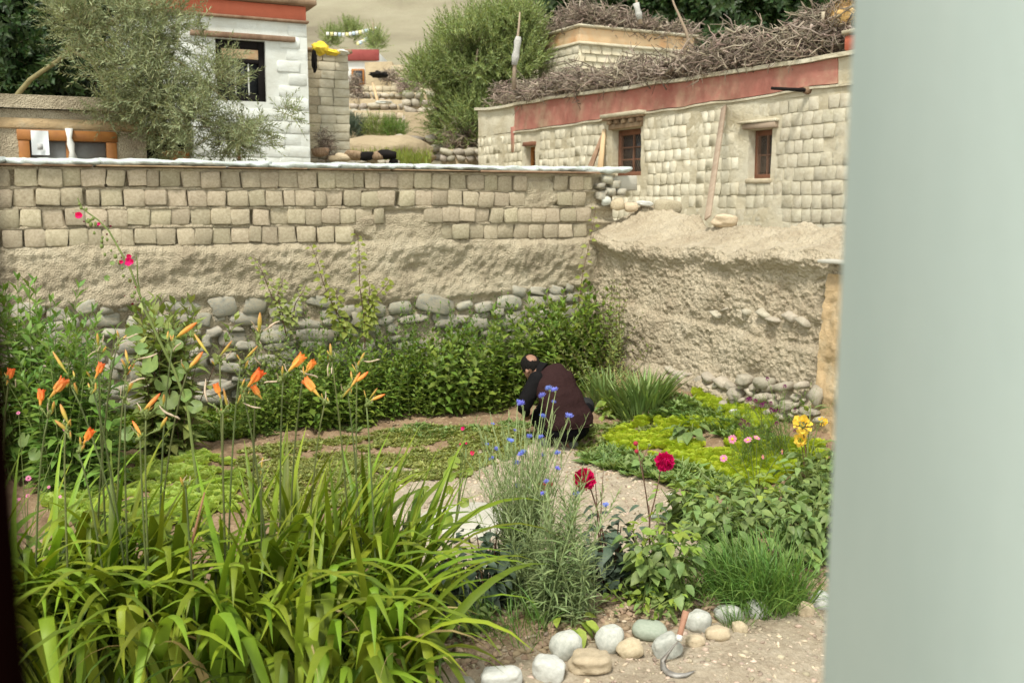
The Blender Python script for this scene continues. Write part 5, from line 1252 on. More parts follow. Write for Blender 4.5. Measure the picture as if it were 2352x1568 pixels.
# ------------------------------------------------------------------ daylilies
def lilyblade(L_, wd, e0, e1, kink=None, sd=0, n=11, tw=0.):
    """arching strap leaf in the x-z plane; e0 start angle from vertical, e1 end angle; kink = (where, extra angle)"""
    rs = np.random.RandomState(sd); t = np.linspace(0, 1, n); e = np.radians(e0+(e1-e0)*t**1.7)
    if kink: e = e+np.where(t >= kink[0], math.radians(kink[1]), 0)
    dx = np.sin(e); dz = np.cos(e); x = np.concatenate([[0], np.cumsum((dx[1:]+dx[:-1])/2)])*L_/(n-1); z = np.concatenate([[0], np.cumsum((dz[1:]+dz[:-1])/2)])*L_/(n-1)
    wv = wd*np.where(t < .15, .55+t*3, 1)*(1-np.clip((t-.45)/.55, 0, 1)**1.8)*.5; wv[-1] = .0006
    y = .04*L_*np.sin(t*2+sd)*rs.uniform(-1, 1); ca, sa = np.cos(tw*t), np.sin(tw*t)
    nx, nz = np.cos(e), -np.sin(e)     # normal of the strip in the plane
    c = np.stack([x, y, z], 1); f = .28*wv
    Lp = c+np.stack([-nx*0, -wv*ca, 0*x], 1)-np.stack([nx*(f+wv*sa*.6), 0*x, nz*(f+wv*sa*.6)], 1)*-1
    Rp = c+np.stack([0*x, wv*ca, 0*x], 1)+np.stack([nx*(f-wv*sa*.6), 0*x, nz*(f-wv*sa*.6)], 1)
    V = np.concatenate([Lp, c, Rp]); i = np.arange(n-1)
    return V, [np.concatenate([np.stack([i, n+i, n+i+1, i+1], 1), np.stack([n+i, 2*n+i, 2*n+i+1, n+i+1], 1)])]
# the blade changes colour from base to tip in itself (young base, slightly brown tip)
BL_V = []
for s in range(10): BL_V.append(lilyblade(.95, .044, random.uniform(5, 18), random.uniform(85, 150), None, s, tw=random.uniform(-.5, .5)))          # arching
for s in range(10): BL_V.append(lilyblade(.92, .054, random.uniform(3, 20), random.uniform(45, 75), (random.uniform(.5, .78), random.uniform(80, 115)), s+10, 13))   # folded over
for s in range(8): BL_V.append(lilyblade(1.0, .032, random.uniform(3, 12), random.uniform(25, 75), None, s+30, tw=random.uniform(-.7, .7)))        # upright
BL_M = [mesh_np('leaf', *b, l_lily) for b in BL_V]
l_dead = M('dry_leaf', [(.30, .22, .09), (.42, .34, .16)], rnd='object', rv=.2, transl=.15)
BL_D = [mesh_np('dead_leaf', *lilyblade(.9, .022, random.uniform(5, 25), random.uniform(80, 150), None, s_+60, tw=1.2), l_dead) for s_ in range(len(BL_V))]
def daylily(c, n_arch, n_fold, n_up, n_in, rad, label, sx=1., front=1.0):
    o = thing('daylily', label, 'daylily', c, 'clumps of orange daylilies in the foreground')
    def place(sel, k, sc0, sc1, ang0, ang1, obj=True, rr=rad, mat=None):
        T = []
        for i in range(k):
            a = random.uniform(ang0, ang1); q = rr*math.sqrt(random.random()); a2 = random.uniform(0, 6.28)
            p = (math.cos(a2)*q*sx, math.sin(a2)*q, -.02); a = a*.75+.25*math.atan2(p[1], p[0]) if k > 0 else a; s_ = random.uniform(sc0, sc1)
            m = Matrix.Translation(p) @ Matrix.Rotation(a, 4, 'Z') @ Matrix.Rotation(random.uniform(-.12, .12), 4, 'X') @ Matrix.Diagonal((s_, s_*random.uniform(.8, 1.15), s_, 1))
            j = random.choice(sel)
            if obj:
                lf = link('leaf' if mat is None else 'dead_leaf', BL_M[j] if mat is None else BL_D[j], o); lf.matrix_local = m
            else: T.append((j, m))
        if not obj:
            mb = MB()
            for j, m in T:
                V, F = BL_V[j]; Mm = np.array(m); mb.add(V@Mm[:3, :3].T+Mm[:3, 3], F)
            V, F = mb.get(); q = link('inner_leaves', mesh_np('inner_leaves', V, F, l_lily_shade), o); q['kind'] = 'stuff'
    place(range(10), n_arch, .8, 1.28, -PI, PI); place(range(10, 20), n_fold, .75, 1.2, -PI*.95, .1)
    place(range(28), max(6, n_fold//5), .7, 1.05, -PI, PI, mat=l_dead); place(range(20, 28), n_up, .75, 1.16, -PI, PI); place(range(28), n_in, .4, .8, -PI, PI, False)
    return o
def base_at(px, D): p = GD(px, D); return p
D1 = daylily(base_at(215, 4.35), 70, 45, 34, 110, .34, 'left daylily clump with folded leaves beside the dark window frame', 1.2)
D2 = daylily(base_at(520, 4.25), 80, 66, 40, 130, .36, 'middle daylily clump in the foreground with the most drooping leaves', 1.2)
D3 = daylily(base_at(770, 4.7), 70, 26, 120, 130, .34, 'right daylily clump with tall upright leaves beside the path', 1.2)
D4 = daylily(base_at(800, 4.05), 50, 45, 6, 70, .25, 'low daylily clump whose leaves bend over the soil at the bottom of the photo', 1.2)
D0_ = daylily(base_at(45, 4.4), 60, 20, 24, 90, .30, 'shaded daylily clump half hidden behind the dark window frame', 1.0)
# flower stalks: fork pixel, distance, members (pixel of the flower base, pixel of its tip, kind)
def loft(rs_, zs, n=8, sq=None):
    a = np.arange(n)*2*PI/n; V = []
    for r_, z_ in zip(rs_, zs): V.append(np.stack([np.cos(a)*r_, np.sin(a)*r_, 0*a+z_], 1))
    V = np.concatenate(V); k = len(rs_); i = np.arange(k-1)[:, None]*n; j = np.arange(n)[None]
    return V, [np.stack([i+j, i+(j+1) % n, i+n+(j+1) % n, i+n+j], 2).reshape(-1, 4)]
def lily_open(sd=0):
    rs = np.random.RandomState(sd); mb = MB(); mb.add(*loft([.03, .045, .075, .095], [0, .12, .35, .5]))
    for k in range(6):
        a = k*PI/3+rs.uniform(-.1, .1); n = 5; t = np.linspace(0, 1, n); rad = .085+.05*t**1.5+(.055 if k % 2 else .01)*t**3; z = .42+.56*t+rs.uniform(-.04, .04); wd = .15*np.array([.8, 1, 1, .75, .05])
        c = np.stack([np.cos(a)*rad, np.sin(a)*rad, z], 1); tt = np.array([-math.sin(a), math.cos(a), 0]); oo = np.array([math.cos(a), math.sin(a), 0])
        V = np.concatenate([c+wd[:, None]*tt-oo*.02, c+oo*.03, c-wd[:, None]*tt-oo*.02]); i = np.arange(n-1); mb.add(V, [np.concatenate([np.stack([i, n+i, n+i+1, i+1], 1), np.stack([n+i, 2*n+i, 2*n+i+1, n+i+1], 1)])])
    return mb.get()
def lily_bud(fat=1.):
    V, F = loft(np.array([.02, .045, .075, .085, .07, .035, .004])*fat, [0, .12, .35, .55, .75, .92, 1]); V[:, 0] += .06*V[:, 2]**2; return V, F
def wither():
    rs = np.random.RandomState(5); t = np.linspace(0, 1, 8); pts = np.stack([.08*np.sin(t*4), .05*np.sin(t*6), t], 1); V, F = tube(pts, [.02, .03, .05, .045, .06, .04, .05, .015], 6); V += .02*rs.normal(0, 1, V.shape)*.5; return V, F
MO = [mesh_np('flower', *lily_open(s), f_lily) for s in range(3)]; MR = [mesh_np('flower', *lily_open(s+5), f_lilyred) for s in range(2)]
MBd = [mesh_np('bud', *lily_bud(f), f_bud) for f in (1, .8, 1.15)]; MOb = [mesh_np('flower', *lily_bud(f), f_lily) for f in (1.1, .95)]; MW = mesh_np('withered_flower', *wither(), f_wither)
SC = [  # fork, root column, D, root clump, members
 ((110, 960), 100, 4.2, 0, [((92, 935), (95, 893), 'r'), ((113, 915), (152, 868), 'o')]),
 ((160, 880), 230, 4.3, 0, [((155, 858), (118, 808), 'b2'), ((178, 905), (172, 878), 'b')]),
 ((215, 900), 225, 4.2, 0, [((218, 870), (236, 832), 'r'), ((208, 868), (200, 852), 'b')]),
 ((150, 990), 140, 4.1, 0, [((157, 972), (136, 928), 'b'), ((160, 995), (128, 962), 'b'), ((163, 1010), (160, 990), 'b')]),
 ((180, 1040), 180, 4.1, 0, [((190, 1022), (212, 985), 'r'), ((185, 1015), (205, 1012), 'w')]),
 ((225, 810), 215, 4.5, 0, [((226, 795), (223, 765), 'b'), ((225, 805), (200, 818), 'w')]),
 ((268, 795), 245, 4.5, 0, [((282, 775), (318, 768), 'w'), ((275, 785), (290, 768), 'b')]),
 ((290, 860), 262, 4.4, 0, [((295, 835), (286, 803), 'b'), ((283, 870), (312, 825), 'r2'), ((315, 825), (362, 812), 'w')]),
 ((288, 925), 280, 4.2, 0, [((290, 905), (305, 872), 'b'), ((295, 880), (332, 868), 'w')]),
 ((335, 965), 330, 4.2, 1, [((330, 942), (370, 905), 'r2'), ((322, 945), (318, 930), 'b'), ((365, 930), (412, 965), 'w'), ((375, 930), (378, 906), 'b')]),
 ((322, 1010), 315, 4.1, 1, [((325, 1000), (304, 965), 'o2'), ((368, 985), (382, 955), 'b')]),
 ((395, 800), 365, 4.5, 1, [((405, 775), (450, 738), 'o2'), ((400, 795), (392, 768), 'b'), ((398, 808), (415, 785), 'w')]),
 ((430, 855), 372, 4.5, 1, [((435, 845), (468, 808), 'o2'), ((480, 815), (444, 768), 'b2')]),
 ((505, 830), 515, 4.5, 1, [((503, 820), (535, 782), 'b2'), ((507, 818), (518, 812), 'w')]),
 ((553, 840), 545, 4.5, 1, [((560, 828), (592, 795), 'b2'), ((585, 815), (598, 840), 'w')]),
 ((592, 790), 588, 4.6, 2, [((595, 765), (598, 718), 'b'), ((600, 760), (642, 738), 'w'), ((590, 762), (576, 735), 'w')]),
 ((512, 950), 525, 4.2, 1, [((507, 915), (494, 880), 'r'), ((525, 945), (512, 890), 'b2'), ((478, 925), (470, 870), 'w')]),
 ((560, 910), 562, 4.3, 1, [((567, 890), (602, 850), 'r'), ((603, 918), (580, 885), 'o'), ((545, 930), (555, 905), 'b'), ((558, 925), (600, 938), 'w')]),
 ((650, 875), 636, 4.4, 2, [((660, 855), (698, 815), 'o'), ((648, 865), (650, 840), 'b'), ((645, 870), (608, 880), 'w')]),
 ((695, 870), 690, 4.5, 2, [((698, 860), (722, 828), 'o'), ((690, 850), (730, 868), 'w')]),
 ((745, 930), 762, 4.4, 2, [((735, 912), (698, 868), 'o'), ((742, 918), (738, 903), 'b')]),
 ((762, 830), 775, 4.6, 2, [((761, 822), (758, 788), 'b'), ((757, 830), (752, 865), 'w'), ((764, 830), (762, 860), 'w')]),
 ((820, 845), 800, 4.6, 2, [((825, 835), (836, 808), 'b'), ((832, 828), (873, 827), 'w')]),
 ((798, 895), 790, 4.5, 2, [((805, 890), (830, 855), 'r2'), ((815, 878), (848, 855), 'o2'), ((785, 915), (808, 885), 'b2')]),
 ((842, 935), 812, 4.4, 2, [((847, 918), (868, 890), 'b2'), ((850, 920), (884, 904), 'o2')]),
 ((602, 1085), 610, 4.2, 1, [((592, 1065), (620, 1052), 'w')]),
 ((425, 1110), 420, 4.0, 1, [((421, 1110), (428, 1090), 'w')]),
 ((20, 880), 30, 4.0, 0, [((16, 885), (28, 845), 'r')]),
]
roots = [D1, D2, D3]; m_lstem = M('flower_stalk', [(.07, .085, .03), (.12, .14, .045)], scale=8, rough=.5, rnd='object', rv=.3)
for fk, rx, D, ri, mem in SC:
    rx += random.uniform(-85, 85); o = roots[ri]; off = np.array(o.location); b = GD(rx, D+.05); b[2] -= .02; f = P(*fk, D); f2 = P(fk[0]*.4+rx*.6, fk[1]*.55+1250*.45, D)
    pts = []; 
    for s in np.linspace(0, 1, 9): pts.append(b*(1-s)**2+2*s*(1-s)*f2+f*s*s)
    st = wpart('flower_stalk', tube(np.array(pts), np.linspace(.0055, .0032, 9), 6), m_lstem, o)
    fm = MB()
    for q_ in range(3):
        ex = (fk[0]+random.uniform(-14, 14), fk[1]+random.uniform(-22, 12)); mem = mem+[(ex, (ex[0]+random.uniform(-12, 12), ex[1]-random.uniform(10, 24)), random.choice(['b', 'b2', 'b', 'w']))]
    for (bp, tp, kd) in mem:
        dd_ = random.uniform(-.03, .03); a = P(*bp, D+dd_); t_ = P(*tp, D+dd_+random.uniform(-.03, .03)); L_ = np.linalg.norm(t_-a)
        fm.add(*tube([f, (f+a)/2+[0, 0, .006], a], [.0035, .003, .004], 5))
        for q in range(3):
            c = f+(a-f)*random.random(); fm.add(*(lambda T: (T[0]*[.005, .005, .009]+c+[random.uniform(-.006, .006), 0, .006], T[1]))(ICO1))
        me = {'o': random.choice(MO), 'r': random.choice(MR), 'o2': random.choice(MOb), 'r2': random.choice(MOb), 'b': MBd[0], 'b2': MBd[1], 'w': MW}[kd]; nm = me.name.split('.')[0]
        fl = link(nm, me, st); R3 = basisz(np.array([t_-a]), np.array([random.uniform(0, 6)]))[0]; wq = {'o': 1.0, 'r': 1.1, 'o2': 1.15, 'r2': 1.0, 'b': 1.15, 'b2': .85, 'w': .8}[kd]
        fl.matrix_local = m4(R3, a-off, (L_*wq, L_*wq, L_))
    wpart('fork', fm, m_stem, st) if False else None
    V, F = fm.get(); fo_ = link('pedicels', mesh_np('pedicels', V-off, F, m_stem), st)
# one brown dead stalk in the middle clump
o = D2; wpart('dead_stalk', tube([GD(475, 4.3), P(448, 1420, 4.1), P(437, 1260, 4.1), P(470, 1130, 4.15)], [.008, .008, .007, .004], 6), M('dead_stalk', [(.20, .10, .05), (.28, .15, .08)]), o)

# ------------------------------------------------------------------ broad leaved bushes on the right
BLf = [leaf(4, .62, .15, .3), leaf(4, .55, .1, .45), leaf(4, .66, .2, .2), leaf(4, .5, .12, .55)]
BLm = {}
def blm(mat):
    if mat.name not in BLm: BLm[mat.name] = [mesh_np('leaf', *b, mat) for b in BLf]
    return BLm[mat.name]
def broad(name, label, cat, px, py, h, rad, nst, nleaf, ls, mat=None, smat=None, top=None, small=60, dark=False, group=None, D=None):
    mat = mat or l_bush; top = top or mat; c = G(px, py); o = thing(name, label, cat, c, group); ml = blm(mat); mt = blm(top); k = 0; nleaf = int(nleaf*(1.75 if name == 'potato_plant' else 1.25)); nst = nst+(3 if name == 'potato_plant' else 0); ls = ls*(1.22 if name in ('potato_plant', 'dahlia_plant') else 1)
    for s in range(nst):
        a = s*2.4+random.uniform(-.4, .4); q = rad*math.sqrt((s+.5)/nst)*random.uniform(.7, 1); b = np.array([math.cos(a)*q*.25, math.sin(a)*q*.25, -.02]); e = np.array([math.cos(a)*q, math.sin(a)*q, h*random.uniform(.75, 1.02)*(1-.25*(q/rad)**2)]); m = (b+e)/2+[0, 0, h*.12]
        tq_ = np.linspace(0, 1, 7)[:, None]; pts = b*(1-tq_)**2+2*tq_*(1-tq_)*m+e*tq_**2; V, F = tube(pts, np.linspace(.007, .003, 7), 5, False); link('stem', mesh_np('stem', V, F, smat or m_stem), o)
        nn = nleaf//nst
        for i in range(nn):
            t = .18+.82*(i+.5)/nn; p = b*(1-t)**2+2*t*(1-t)*m+e*t**2; az = i*2.4+s+random.uniform(-.5, .5); el = random.uniform(-.35, .35)+.75*max(0, t-.75)*4*.6
            d = np.array([math.cos(az), math.sin(az), el]); pet = ls*random.uniform(.3, .9); p = p+nrm(d)*pet; sz = ls*random.uniform(.7, 1.2)*(1-.35*max(0, t-.7)/.3)
            lf = link('leaf', random.choice(mt if t > .86 else ml), o); dz = nrm(d+[0, 0, -.35]); lf.matrix_local = m4(basis(dz[None], roll=np.array([random.gauss(0, .35)]))[0], p, sz); k += 1
    if small:
        n = small; a = RS.uniform(0, 6.28, n); q = rad*np.sqrt(RS.uniform(0, 1, n)); p = np.stack([np.cos(a)*q, np.sin(a)*q, RS.uniform(.02, .7, n)*h*(1-.4*(q/rad)**2)], 1)
        V, F = scatter(BLf[1], p, basis(nrm(RS.normal(0, 1, (n, 3))*[1, 1, .4])), RS.uniform(.5, 1, n)*ls); x = link('inner_foliage', mesh_np('inner_foliage', V, F, l_bush_s if not dark else l_dark), o); x['kind'] = 'stuff'
    return o
gb = 'broad leaved bushes along the right of the path'
broad('potato_plant', 'broad leaved bush with a pale top in the centre foreground left of the grass tuft', 'bush', 1515, 1385, .50, .21, 9, 150, .075, top=l_bushy, group=gb, small=120)
broad('potato_plant', 'bush of round green leaves directly behind the grass tuft', 'bush', 1660, 1300, .45, .27, 10, 170, .08, group=gb, small=120)
broad('potato_plant', 'bush between the two red dahlias and the lettuce with yellow green tips', 'bush', 1590, 1215, .36, .24, 8, 120, .08, top=l_bushy, group=gb, small=90)
broad('potato_plant', 'large bush at the right edge whose lowest leaves hang near the bare soil', 'bush', 1850, 1290, .46, .30, 11, 190, .08, group=gb, small=120)
broad('potato_plant', 'bush with upright young leaves below the pink asters', 'bush', 1730, 1210, .40, .28, 9, 150, .08, top=l_bushy, group=gb, small=100)
broad('potato_plant', 'bush below the yellow dahlias beside the jamb', 'bush', 1860, 1180, .42, .30, 10, 150, .08, group=gb, small=100)
broad('potato_plant', 'low bush reaching behind the jamb at the end of the lettuce bed', 'bush', 1900, 1110, .32, .28, 8, 100, .08, top=l_bushy, group=gb, small=60)
broad('chard_plant', 'single large leaved green vegetable rising at the back of the lettuce bed', 'vegetable', 1583, 1010, .17, .13, 5, 26, .15, mat=l_bush, small=0)
broad('squash_seedling', 'small seedling with broad round leaves on the path in front of the man', 'seedling', 1352, 1052, .07, .08, 3, 7, .09, mat=l_bush, small=0)
broad('cabbage_seedling', 'bluish green seedling at the front left end of the lettuce bed', 'seedling', 1430, 1062, .12, .15, 5, 26, .10, mat=l_bush, small=30)
broad('cabbage_seedling', 'larger leafed seedling in front of the lettuce between the red dahlias', 'seedling', 1500, 1085, .12, .17, 5, 28, .11, mat=l_bush, small=30)
broad('dock_plant', 'broad pale green leaves in front of the iris clump', 'plant', 1420, 955, .22, .22, 7, 60, .11, mat=l_bushy, small=40)
# dark dahlia foliage
broad('dahlia_plant', 'dark leaved dahlia carrying the left red flower', 'dahlia', 1405, 1345, .42, .20, 8, 110, .085, mat=l_dark, smat=m_stemred, dark=True, small=70)
broad('dahlia_plant', 'dark leaved plant between the cornflowers and the daylilies', 'dahlia', 1125, 1395, .46, .20, 8, 110, .08, mat=l_dark, smat=m_stemred, dark=True, small=60)
broad('dahlia_plant', 'greyish leaved plant immediately right of the daylily leaves above the soil', 'dahlia', 1010, 1400, .36, .24, 7, 90, .08, mat=l_dark, smat=m_stemred, dark=True, small=50)
broad('low_weed', 'small bright leaved plant at the foot of the dark dahlia', 'plant', 1470, 1395, .16, .24, 6, 70, .05, mat=l_bushy, small=60)
broad('low_weed', 'leafy weed below the grey leaved plant at the bottom edge of the bed', 'plant', 1075, 1455, .20, .2, 6, 70, .05, mat=l_bush, small=60)
broad('rosette_weed', 'pale leaf rosette on the soil above the round border stone', 'plant', 1310, 1430, .06, .12, 4, 16, .10, mat=l_bushy, small=0)

# ------------------------------------------------------------------ flowers
def petals_ball(n=64, L_=.42, wd=.5, tier=(.25, 1.), sd=0, flat=0.):
    rs = np.random.RandomState(sd); i = np.arange(n)+.5; ph = np.arccos(1-1.75*i/n); a = i*2.39996; d = np.stack([np.cos(a)*np.sin(ph), np.sin(a)*np.sin(ph), np.cos(ph)], 1)
    T = leaf(3, wd*1.5, .25, -.25, 'spoon'); return scatter(T, d*.40+rs.normal(0, .02, (n, 3)), basis(nrm(d+[0, 0, .25]), up=-d+np.array([0, 0, .01]) if False else np.array([0, 0, 1.]), roll=rs.uniform(-.5, .5, n)), rs.uniform(.45, .68, n))
def petals_ray(n=18, L_=1, wd=.28, e=80, lay=1, sd=0, r0=.2, curl=.15):
    rs = np.random.RandomState(sd); a = np.arange(n)*2*PI/n*lay+rs.uniform(-.1, .1, n); e_ = np.radians(e+rs.uniform(-12, 8, n)); d = np.stack([np.cos(a)*np.sin(e_), np.sin(a)*np.sin(e_), np.cos(e_)], 1)
    return scatter(leaf(3, wd, .15, curl, 'spoon'), d*[r0, r0, 0], basis(d, roll=rs.uniform(-.2, .2, n)), L_*rs.uniform(.85, 1.05, n)*(1-r0))
def dah(s_):
    mb = MB(); mb.add(*petals_ball(110, wd=.55, sd=s_)); mb.add(ICO3[0]*.6, ICO3[1]); return mb.get()
ME_dah = [mesh_np('flower', *dah(s), f_red) for s in range(2)]
ME_dahy = mesh_np('flower', *petals_ball(26, wd=.7, sd=4), f_yellow)
def corn(sd):
    rs = np.random.RandomState(sd); mb = MB()
    for k in range(12):
        a = k*PI/6+rs.uniform(-.1, .1); 
        for j in (-.22, 0, .22):
            e = math.radians(62+rs.uniform(-14, 12)); d = np.array([[math.cos(a+j)*math.sin(e), math.sin(a+j)*math.sin(e), math.cos(e)]]); mb.add(*scatter(leaf4(.16, .1, -.1, .75), np.array([[0, 0, .1]]), basis(d), np.array([rs.uniform(.8, 1.1)])))
    for k in range(14):
        d = nrm(np.array([[rs.normal(0, .5), rs.normal(0, .5), 1]])); mb.add(*scatter(leaf4(.12, .1, 0, .6), np.array([[0, 0, .1]]), basis(d), np.array([rs.uniform(.5, .8)])))
    return mb.get()
ME_corn = [mesh_np('flower', *corn(s), f_blue) for s in range(3)]
CALYX = loft([.05, .22, .24, .12], [-.5, -.3, -.05, .15], 7); ME_cal = mesh_np('calyx', *CALYX, m_stemgrey)
SH_CORN = [shoot(1, 15, .12, leaf(3, .085, .3, .35, 'lance'), 35, 2, .5, .0035, .25, s+40, .03, .8) for s in range(5)]
SH_CORNB = [shoot(1, 26, .19, leaf(3, .10, .3, .5, 'lance'), 48, 2, .5, .006, .2, s+50, .0, .8) for s in range(5)]
def flower_at(o, px, py, D, r, mesh, rd=None, root=None, smat=m_stemgrey, sr=.0028, base_pt=None, cal=None, via=None, back=.0, name=None):
    off = np.array(o.location); p = P(px, py, D); b = base_pt if base_pt is not None else off
    d = nrm(np.array(rd if rd is not None else (random.uniform(-.4, .4), -.35, .85))); m = (p+b)/2 if via is None else P(*via, D); m = m+(0 if via is not None else np.array([(p[0]-b[0])*-.12, 0, .06]))
    s = np.linspace(0, 1, 8)[:, None]; pe = p-d*r*.4; pts = b*(1-s)**2+2*s*(1-s)*m+pe*s**2
    st = wpart('stem', tube(pts, np.linspace(sr*1.4, sr, 8), 5, False), smat, o)
    fl = link(name or 'flower', mesh, st); fl.matrix_local = m4(basisz(d[None], np.array([random.uniform(0, 6)]))[0], p-off, r)
    if cal: c = link('calyx', cal, st); c.matrix_local = m4(basisz(d[None])[0], p-off, r)
    return st
# cornflowers
c0 = G(1195, 1385); n = 120; bpts = c0+np.stack([RS.normal(0, .055, n), RS.normal(0, .05, n), np.zeros(n)], 1); bpts[:, 2] = gz(bpts[:, 0], bpts[:, 1])
cf = bush('cornflower', 'tall loose cornflower clump with blue flowers in front of the man', 'cornflower', bpts, RS.uniform(.55, 1.0, n), SH_CORN, l_corn, m_stemgrey, .085, lean=(.0, .02))
Dc = float(c0[1])
for (x, y, r) in [(1262, 895, .024), (1275, 898, .022), (1246, 912, .023), (1199, 930, .024), (1190, 926, .020), (1246, 958, .02), (1306, 959, .026), (1271, 925, .015), (1243, 1006, .019), (1168, 1012, .017), (1216, 1005, .020), (1174, 1015, .018), (1130, 1055, .018), (1141, 1033, .018), (1118, 1022, .014), (1186, 1065, .02), (1203, 1040, .02), (1197, 1046, .02), (1246, 1046, .015), (1280, 1043, .021), (1279, 1078, .018), (1188, 1118, .018), (1215, 1126, .018), (1131, 975, .012), (1182, 990, .013)]:
    flower_at(cf, x, y, Dc+random.uniform(-.06, .06), r*1.15, random.choice(ME_corn), base_pt=bpts[random.randrange(n)], cal=ME_cal, sr=.0022)
for i in range(34):
    x = random.gauss(1215, 45); y = random.uniform(930, 1150); p_ = flower_at(cf, x, y, Dc+random.uniform(-.08, .08), .012, ME_cal, base_pt=bpts[random.randrange(n)], sr=.0018, name='bud')
c1 = G(1290, 1420); n = 46; bp2 = c1+np.stack([RS.normal(0, .07, n), RS.normal(0, .05, n), np.zeros(n)], 1); bp2[:, 2] = gz(bp2[:, 0], bp2[:, 1])
cf2 = bush('cornflower', 'bushy grey green cornflower clump with few flowers above the border stones', 'cornflower', bp2, RS.uniform(.35, .72, n), SH_CORNB, l_corn, m_stemgrey, .22, lean=(.0, .0))
for (x, y, r) in [(1323, 1138, .024), (1392, 1162, .021), (1255, 1108, .018), (1248, 1135, .018)]: flower_at(cf2, x, y, float(c1[1])+random.uniform(0, .1), r*1.1, random.choice(ME_corn), base_pt=bp2[random.randrange(n)], cal=ME_cal, sr=.0024)
# red dahlias
d1 = [o_ for o_ in bpy.data.objects if o_.get('label', '').startswith('dark leaved dahlia carrying')][0]; Dd = float(d1.location[1])
flower_at(d1, 1343, 1100, Dd-.02, .066, ME_dah[0], (-.5, -.75, .25), smat=m_stemred, sr=.004, via=(1385, 1190), cal=ME_cal)
for (a, b, c) in [((1386, 1075), (1380, 1180), None), ((1366, 1080), (1372, 1180), None)]:
    wpart('stem', tube([np.array(d1.location), P(1378, 1280, Dd), P(*b, Dd), P(*a, Dd)], [.006, .005, .0035, .002], 5), m_stemred, d1)
d2c = G(1492, 1250); d2 = thing('dahlia_plant', 'thin red stemmed dahlia carrying the right red flower', 'dahlia', d2c); Dd2 = float(d2c[1])
wpart('stem', tube([d2c, P(1492, 1200, Dd2), P(1490, 1160, Dd2)], [.007, .006, .005], 6), m_stemred, d2)
flower_at(d2, 1526, 1060, Dd2, .068, ME_dah[1], (.45, -.8, .2), smat=m_stemred, sr=.0035, base_pt=P(1492, 1190, Dd2), via=(1510, 1130), cal=ME_cal)
wpart('stem', tube([P(1492, 1190, Dd2), P(1480, 1110, Dd2), P(1462, 1020, Dd2)], [.005, .004, .003], 5), m_stemred, d2)
wpart('stem', tube([P(1480, 1105, Dd2), P(1474, 1060, Dd2), P(1490, 1025, Dd2)], [.003, .003, .002], 5), m_stemred, d2)
m_budred = M('dahlia_bud', [(.35, .02, .05), (.25, .05, .04)])
for (x, y, r) in [(1460, 1018, .016), (1462, 1036, .014), (1492, 1022, .012)]: V = ICO3[0]*r+P(x, y, Dd2); wpart('bud', (V, ICO3[1]), m_budred if x < 1490 else m_stem, d2)
ml = blm(l_dark)
for (x, y, s, az) in [(1470, 1160, .085, 2.6), (1515, 1165, .08, -.4), (1480, 1180, .09, 3.6), (1508, 1185, .09, .2), (1425, 1180, .09, 2.9)]:
    for oo, DD in ((d2, Dd2), (d1, Dd)):
        lf = link('leaf', random.choice(ml), oo); dd_ = np.array([math.cos(az), -.4*abs(math.sin(az)), -.2]); xx = x if oo is d2 else x-105; lf.matrix_local = m4(basis(dd_[None])[0], P(xx, y, DD)-np.array(oo.location), s)
        if oo is d1: lf.location.z -= .0
rd = thing('red_dahlia', 'half hidden small red dahlia behind the cornflower stems', 'dahlia', G(1255, 1250)); flower_at(rd, 1245, 1117, float(rd.location[1]), .038, ME_dah[0], (-.2, -.6, .7), smat=m_stemred, sr=.003); flower_at(rd, 1264, 1112, float(rd.location[1]), .02, ME_dah[1], (.6, -.4, .6), smat=m_stemred, sr=.0025)
# asters
ME_ast = mesh_np('flower', *petals_ray(26, 1, .3, 80), f_pink); ME_disc = mesh_np('disc', ICO2[0]*[.3, .3, .14]+[0, 0, .04], ICO2[1], f_disc)
ab = G(1735, 1160); as_ = thing('aster_plant', 'pink asters with yellow centres standing above the bushes', 'aster', ab)
for (x, y, r, rd_) in [(1682, 1008, .036, (.2, -.9, .3)), (1662, 1052, .030, (-.2, -.85, .5)), (1718, 1010, .034, (-.3, -.3, .8)), (1738, 1005, .028, (.2, -.3, .9)), (1796, 1037, .022, (.8, -.5, .1)), (1752, 1049, .020, (.6, -.5, .2))]:
    st = flower_at(as_, x, y, float(ab[1])-.1, r, ME_ast, rd_, sr=.0026, smat=m_stem, cal=ME_cal); dc = link('disc', ME_disc, st); dc.matrix_basis = [q for q in st.children if q.name.startswith('flower')][0].matrix_basis.copy()
# yellow dahlias
yb = G(1850, 1150); yd = thing('yellow_dahlia', 'yellow dahlias on tall branching stems beside the right jamb', 'dahlia', yb); Dy = float(yb[1])
flower_at(yd, 1843, 975, Dy, .080, ME_dahy, (-.2, -.6, .5), smat=m_stemred, sr=.005, via=(1858, 1060), cal=ME_cal); flower_at(yd, 1889, 968, Dy, .040, ME_dahy, (.8, -.5, .3), smat=m_stem, sr=.004, via=(1860, 1020), cal=ME_cal)
flower_at(yd, 1838, 1010, Dy+.02, .055, ME_dahy, (-.2, -.6, .1), smat=m_stemred, sr=.003, via=(1850, 1060))
wpart('stem', tube([yb, P(1853, 1060, Dy), P(1862, 930, Dy)], [.008, .006, .004], 6), m_stem, yd)
mlb = blm(l_bush)
for (x, y, s, az, el) in [(1855, 945, .10, 2.5, 1.2), (1868, 940, .10, .4, 1.0), (1845, 930, .07, 2.0, 1.5), (1880, 942, .08, .1, .6), (1900, 1010, .10, .0, .0), (1835, 1040, .10, 3.2, .1), (1880, 1030, .1, -.3, .2), (1865, 925, .06, 1, 2)]:
    lf = link('leaf', random.choice(mlb), yd); dd_ = np.array([math.cos(az), -.3, el]); lf.matrix_local = m4(basis(dd_[None])[0], P(x, y, Dy)-np.array(yb), s)
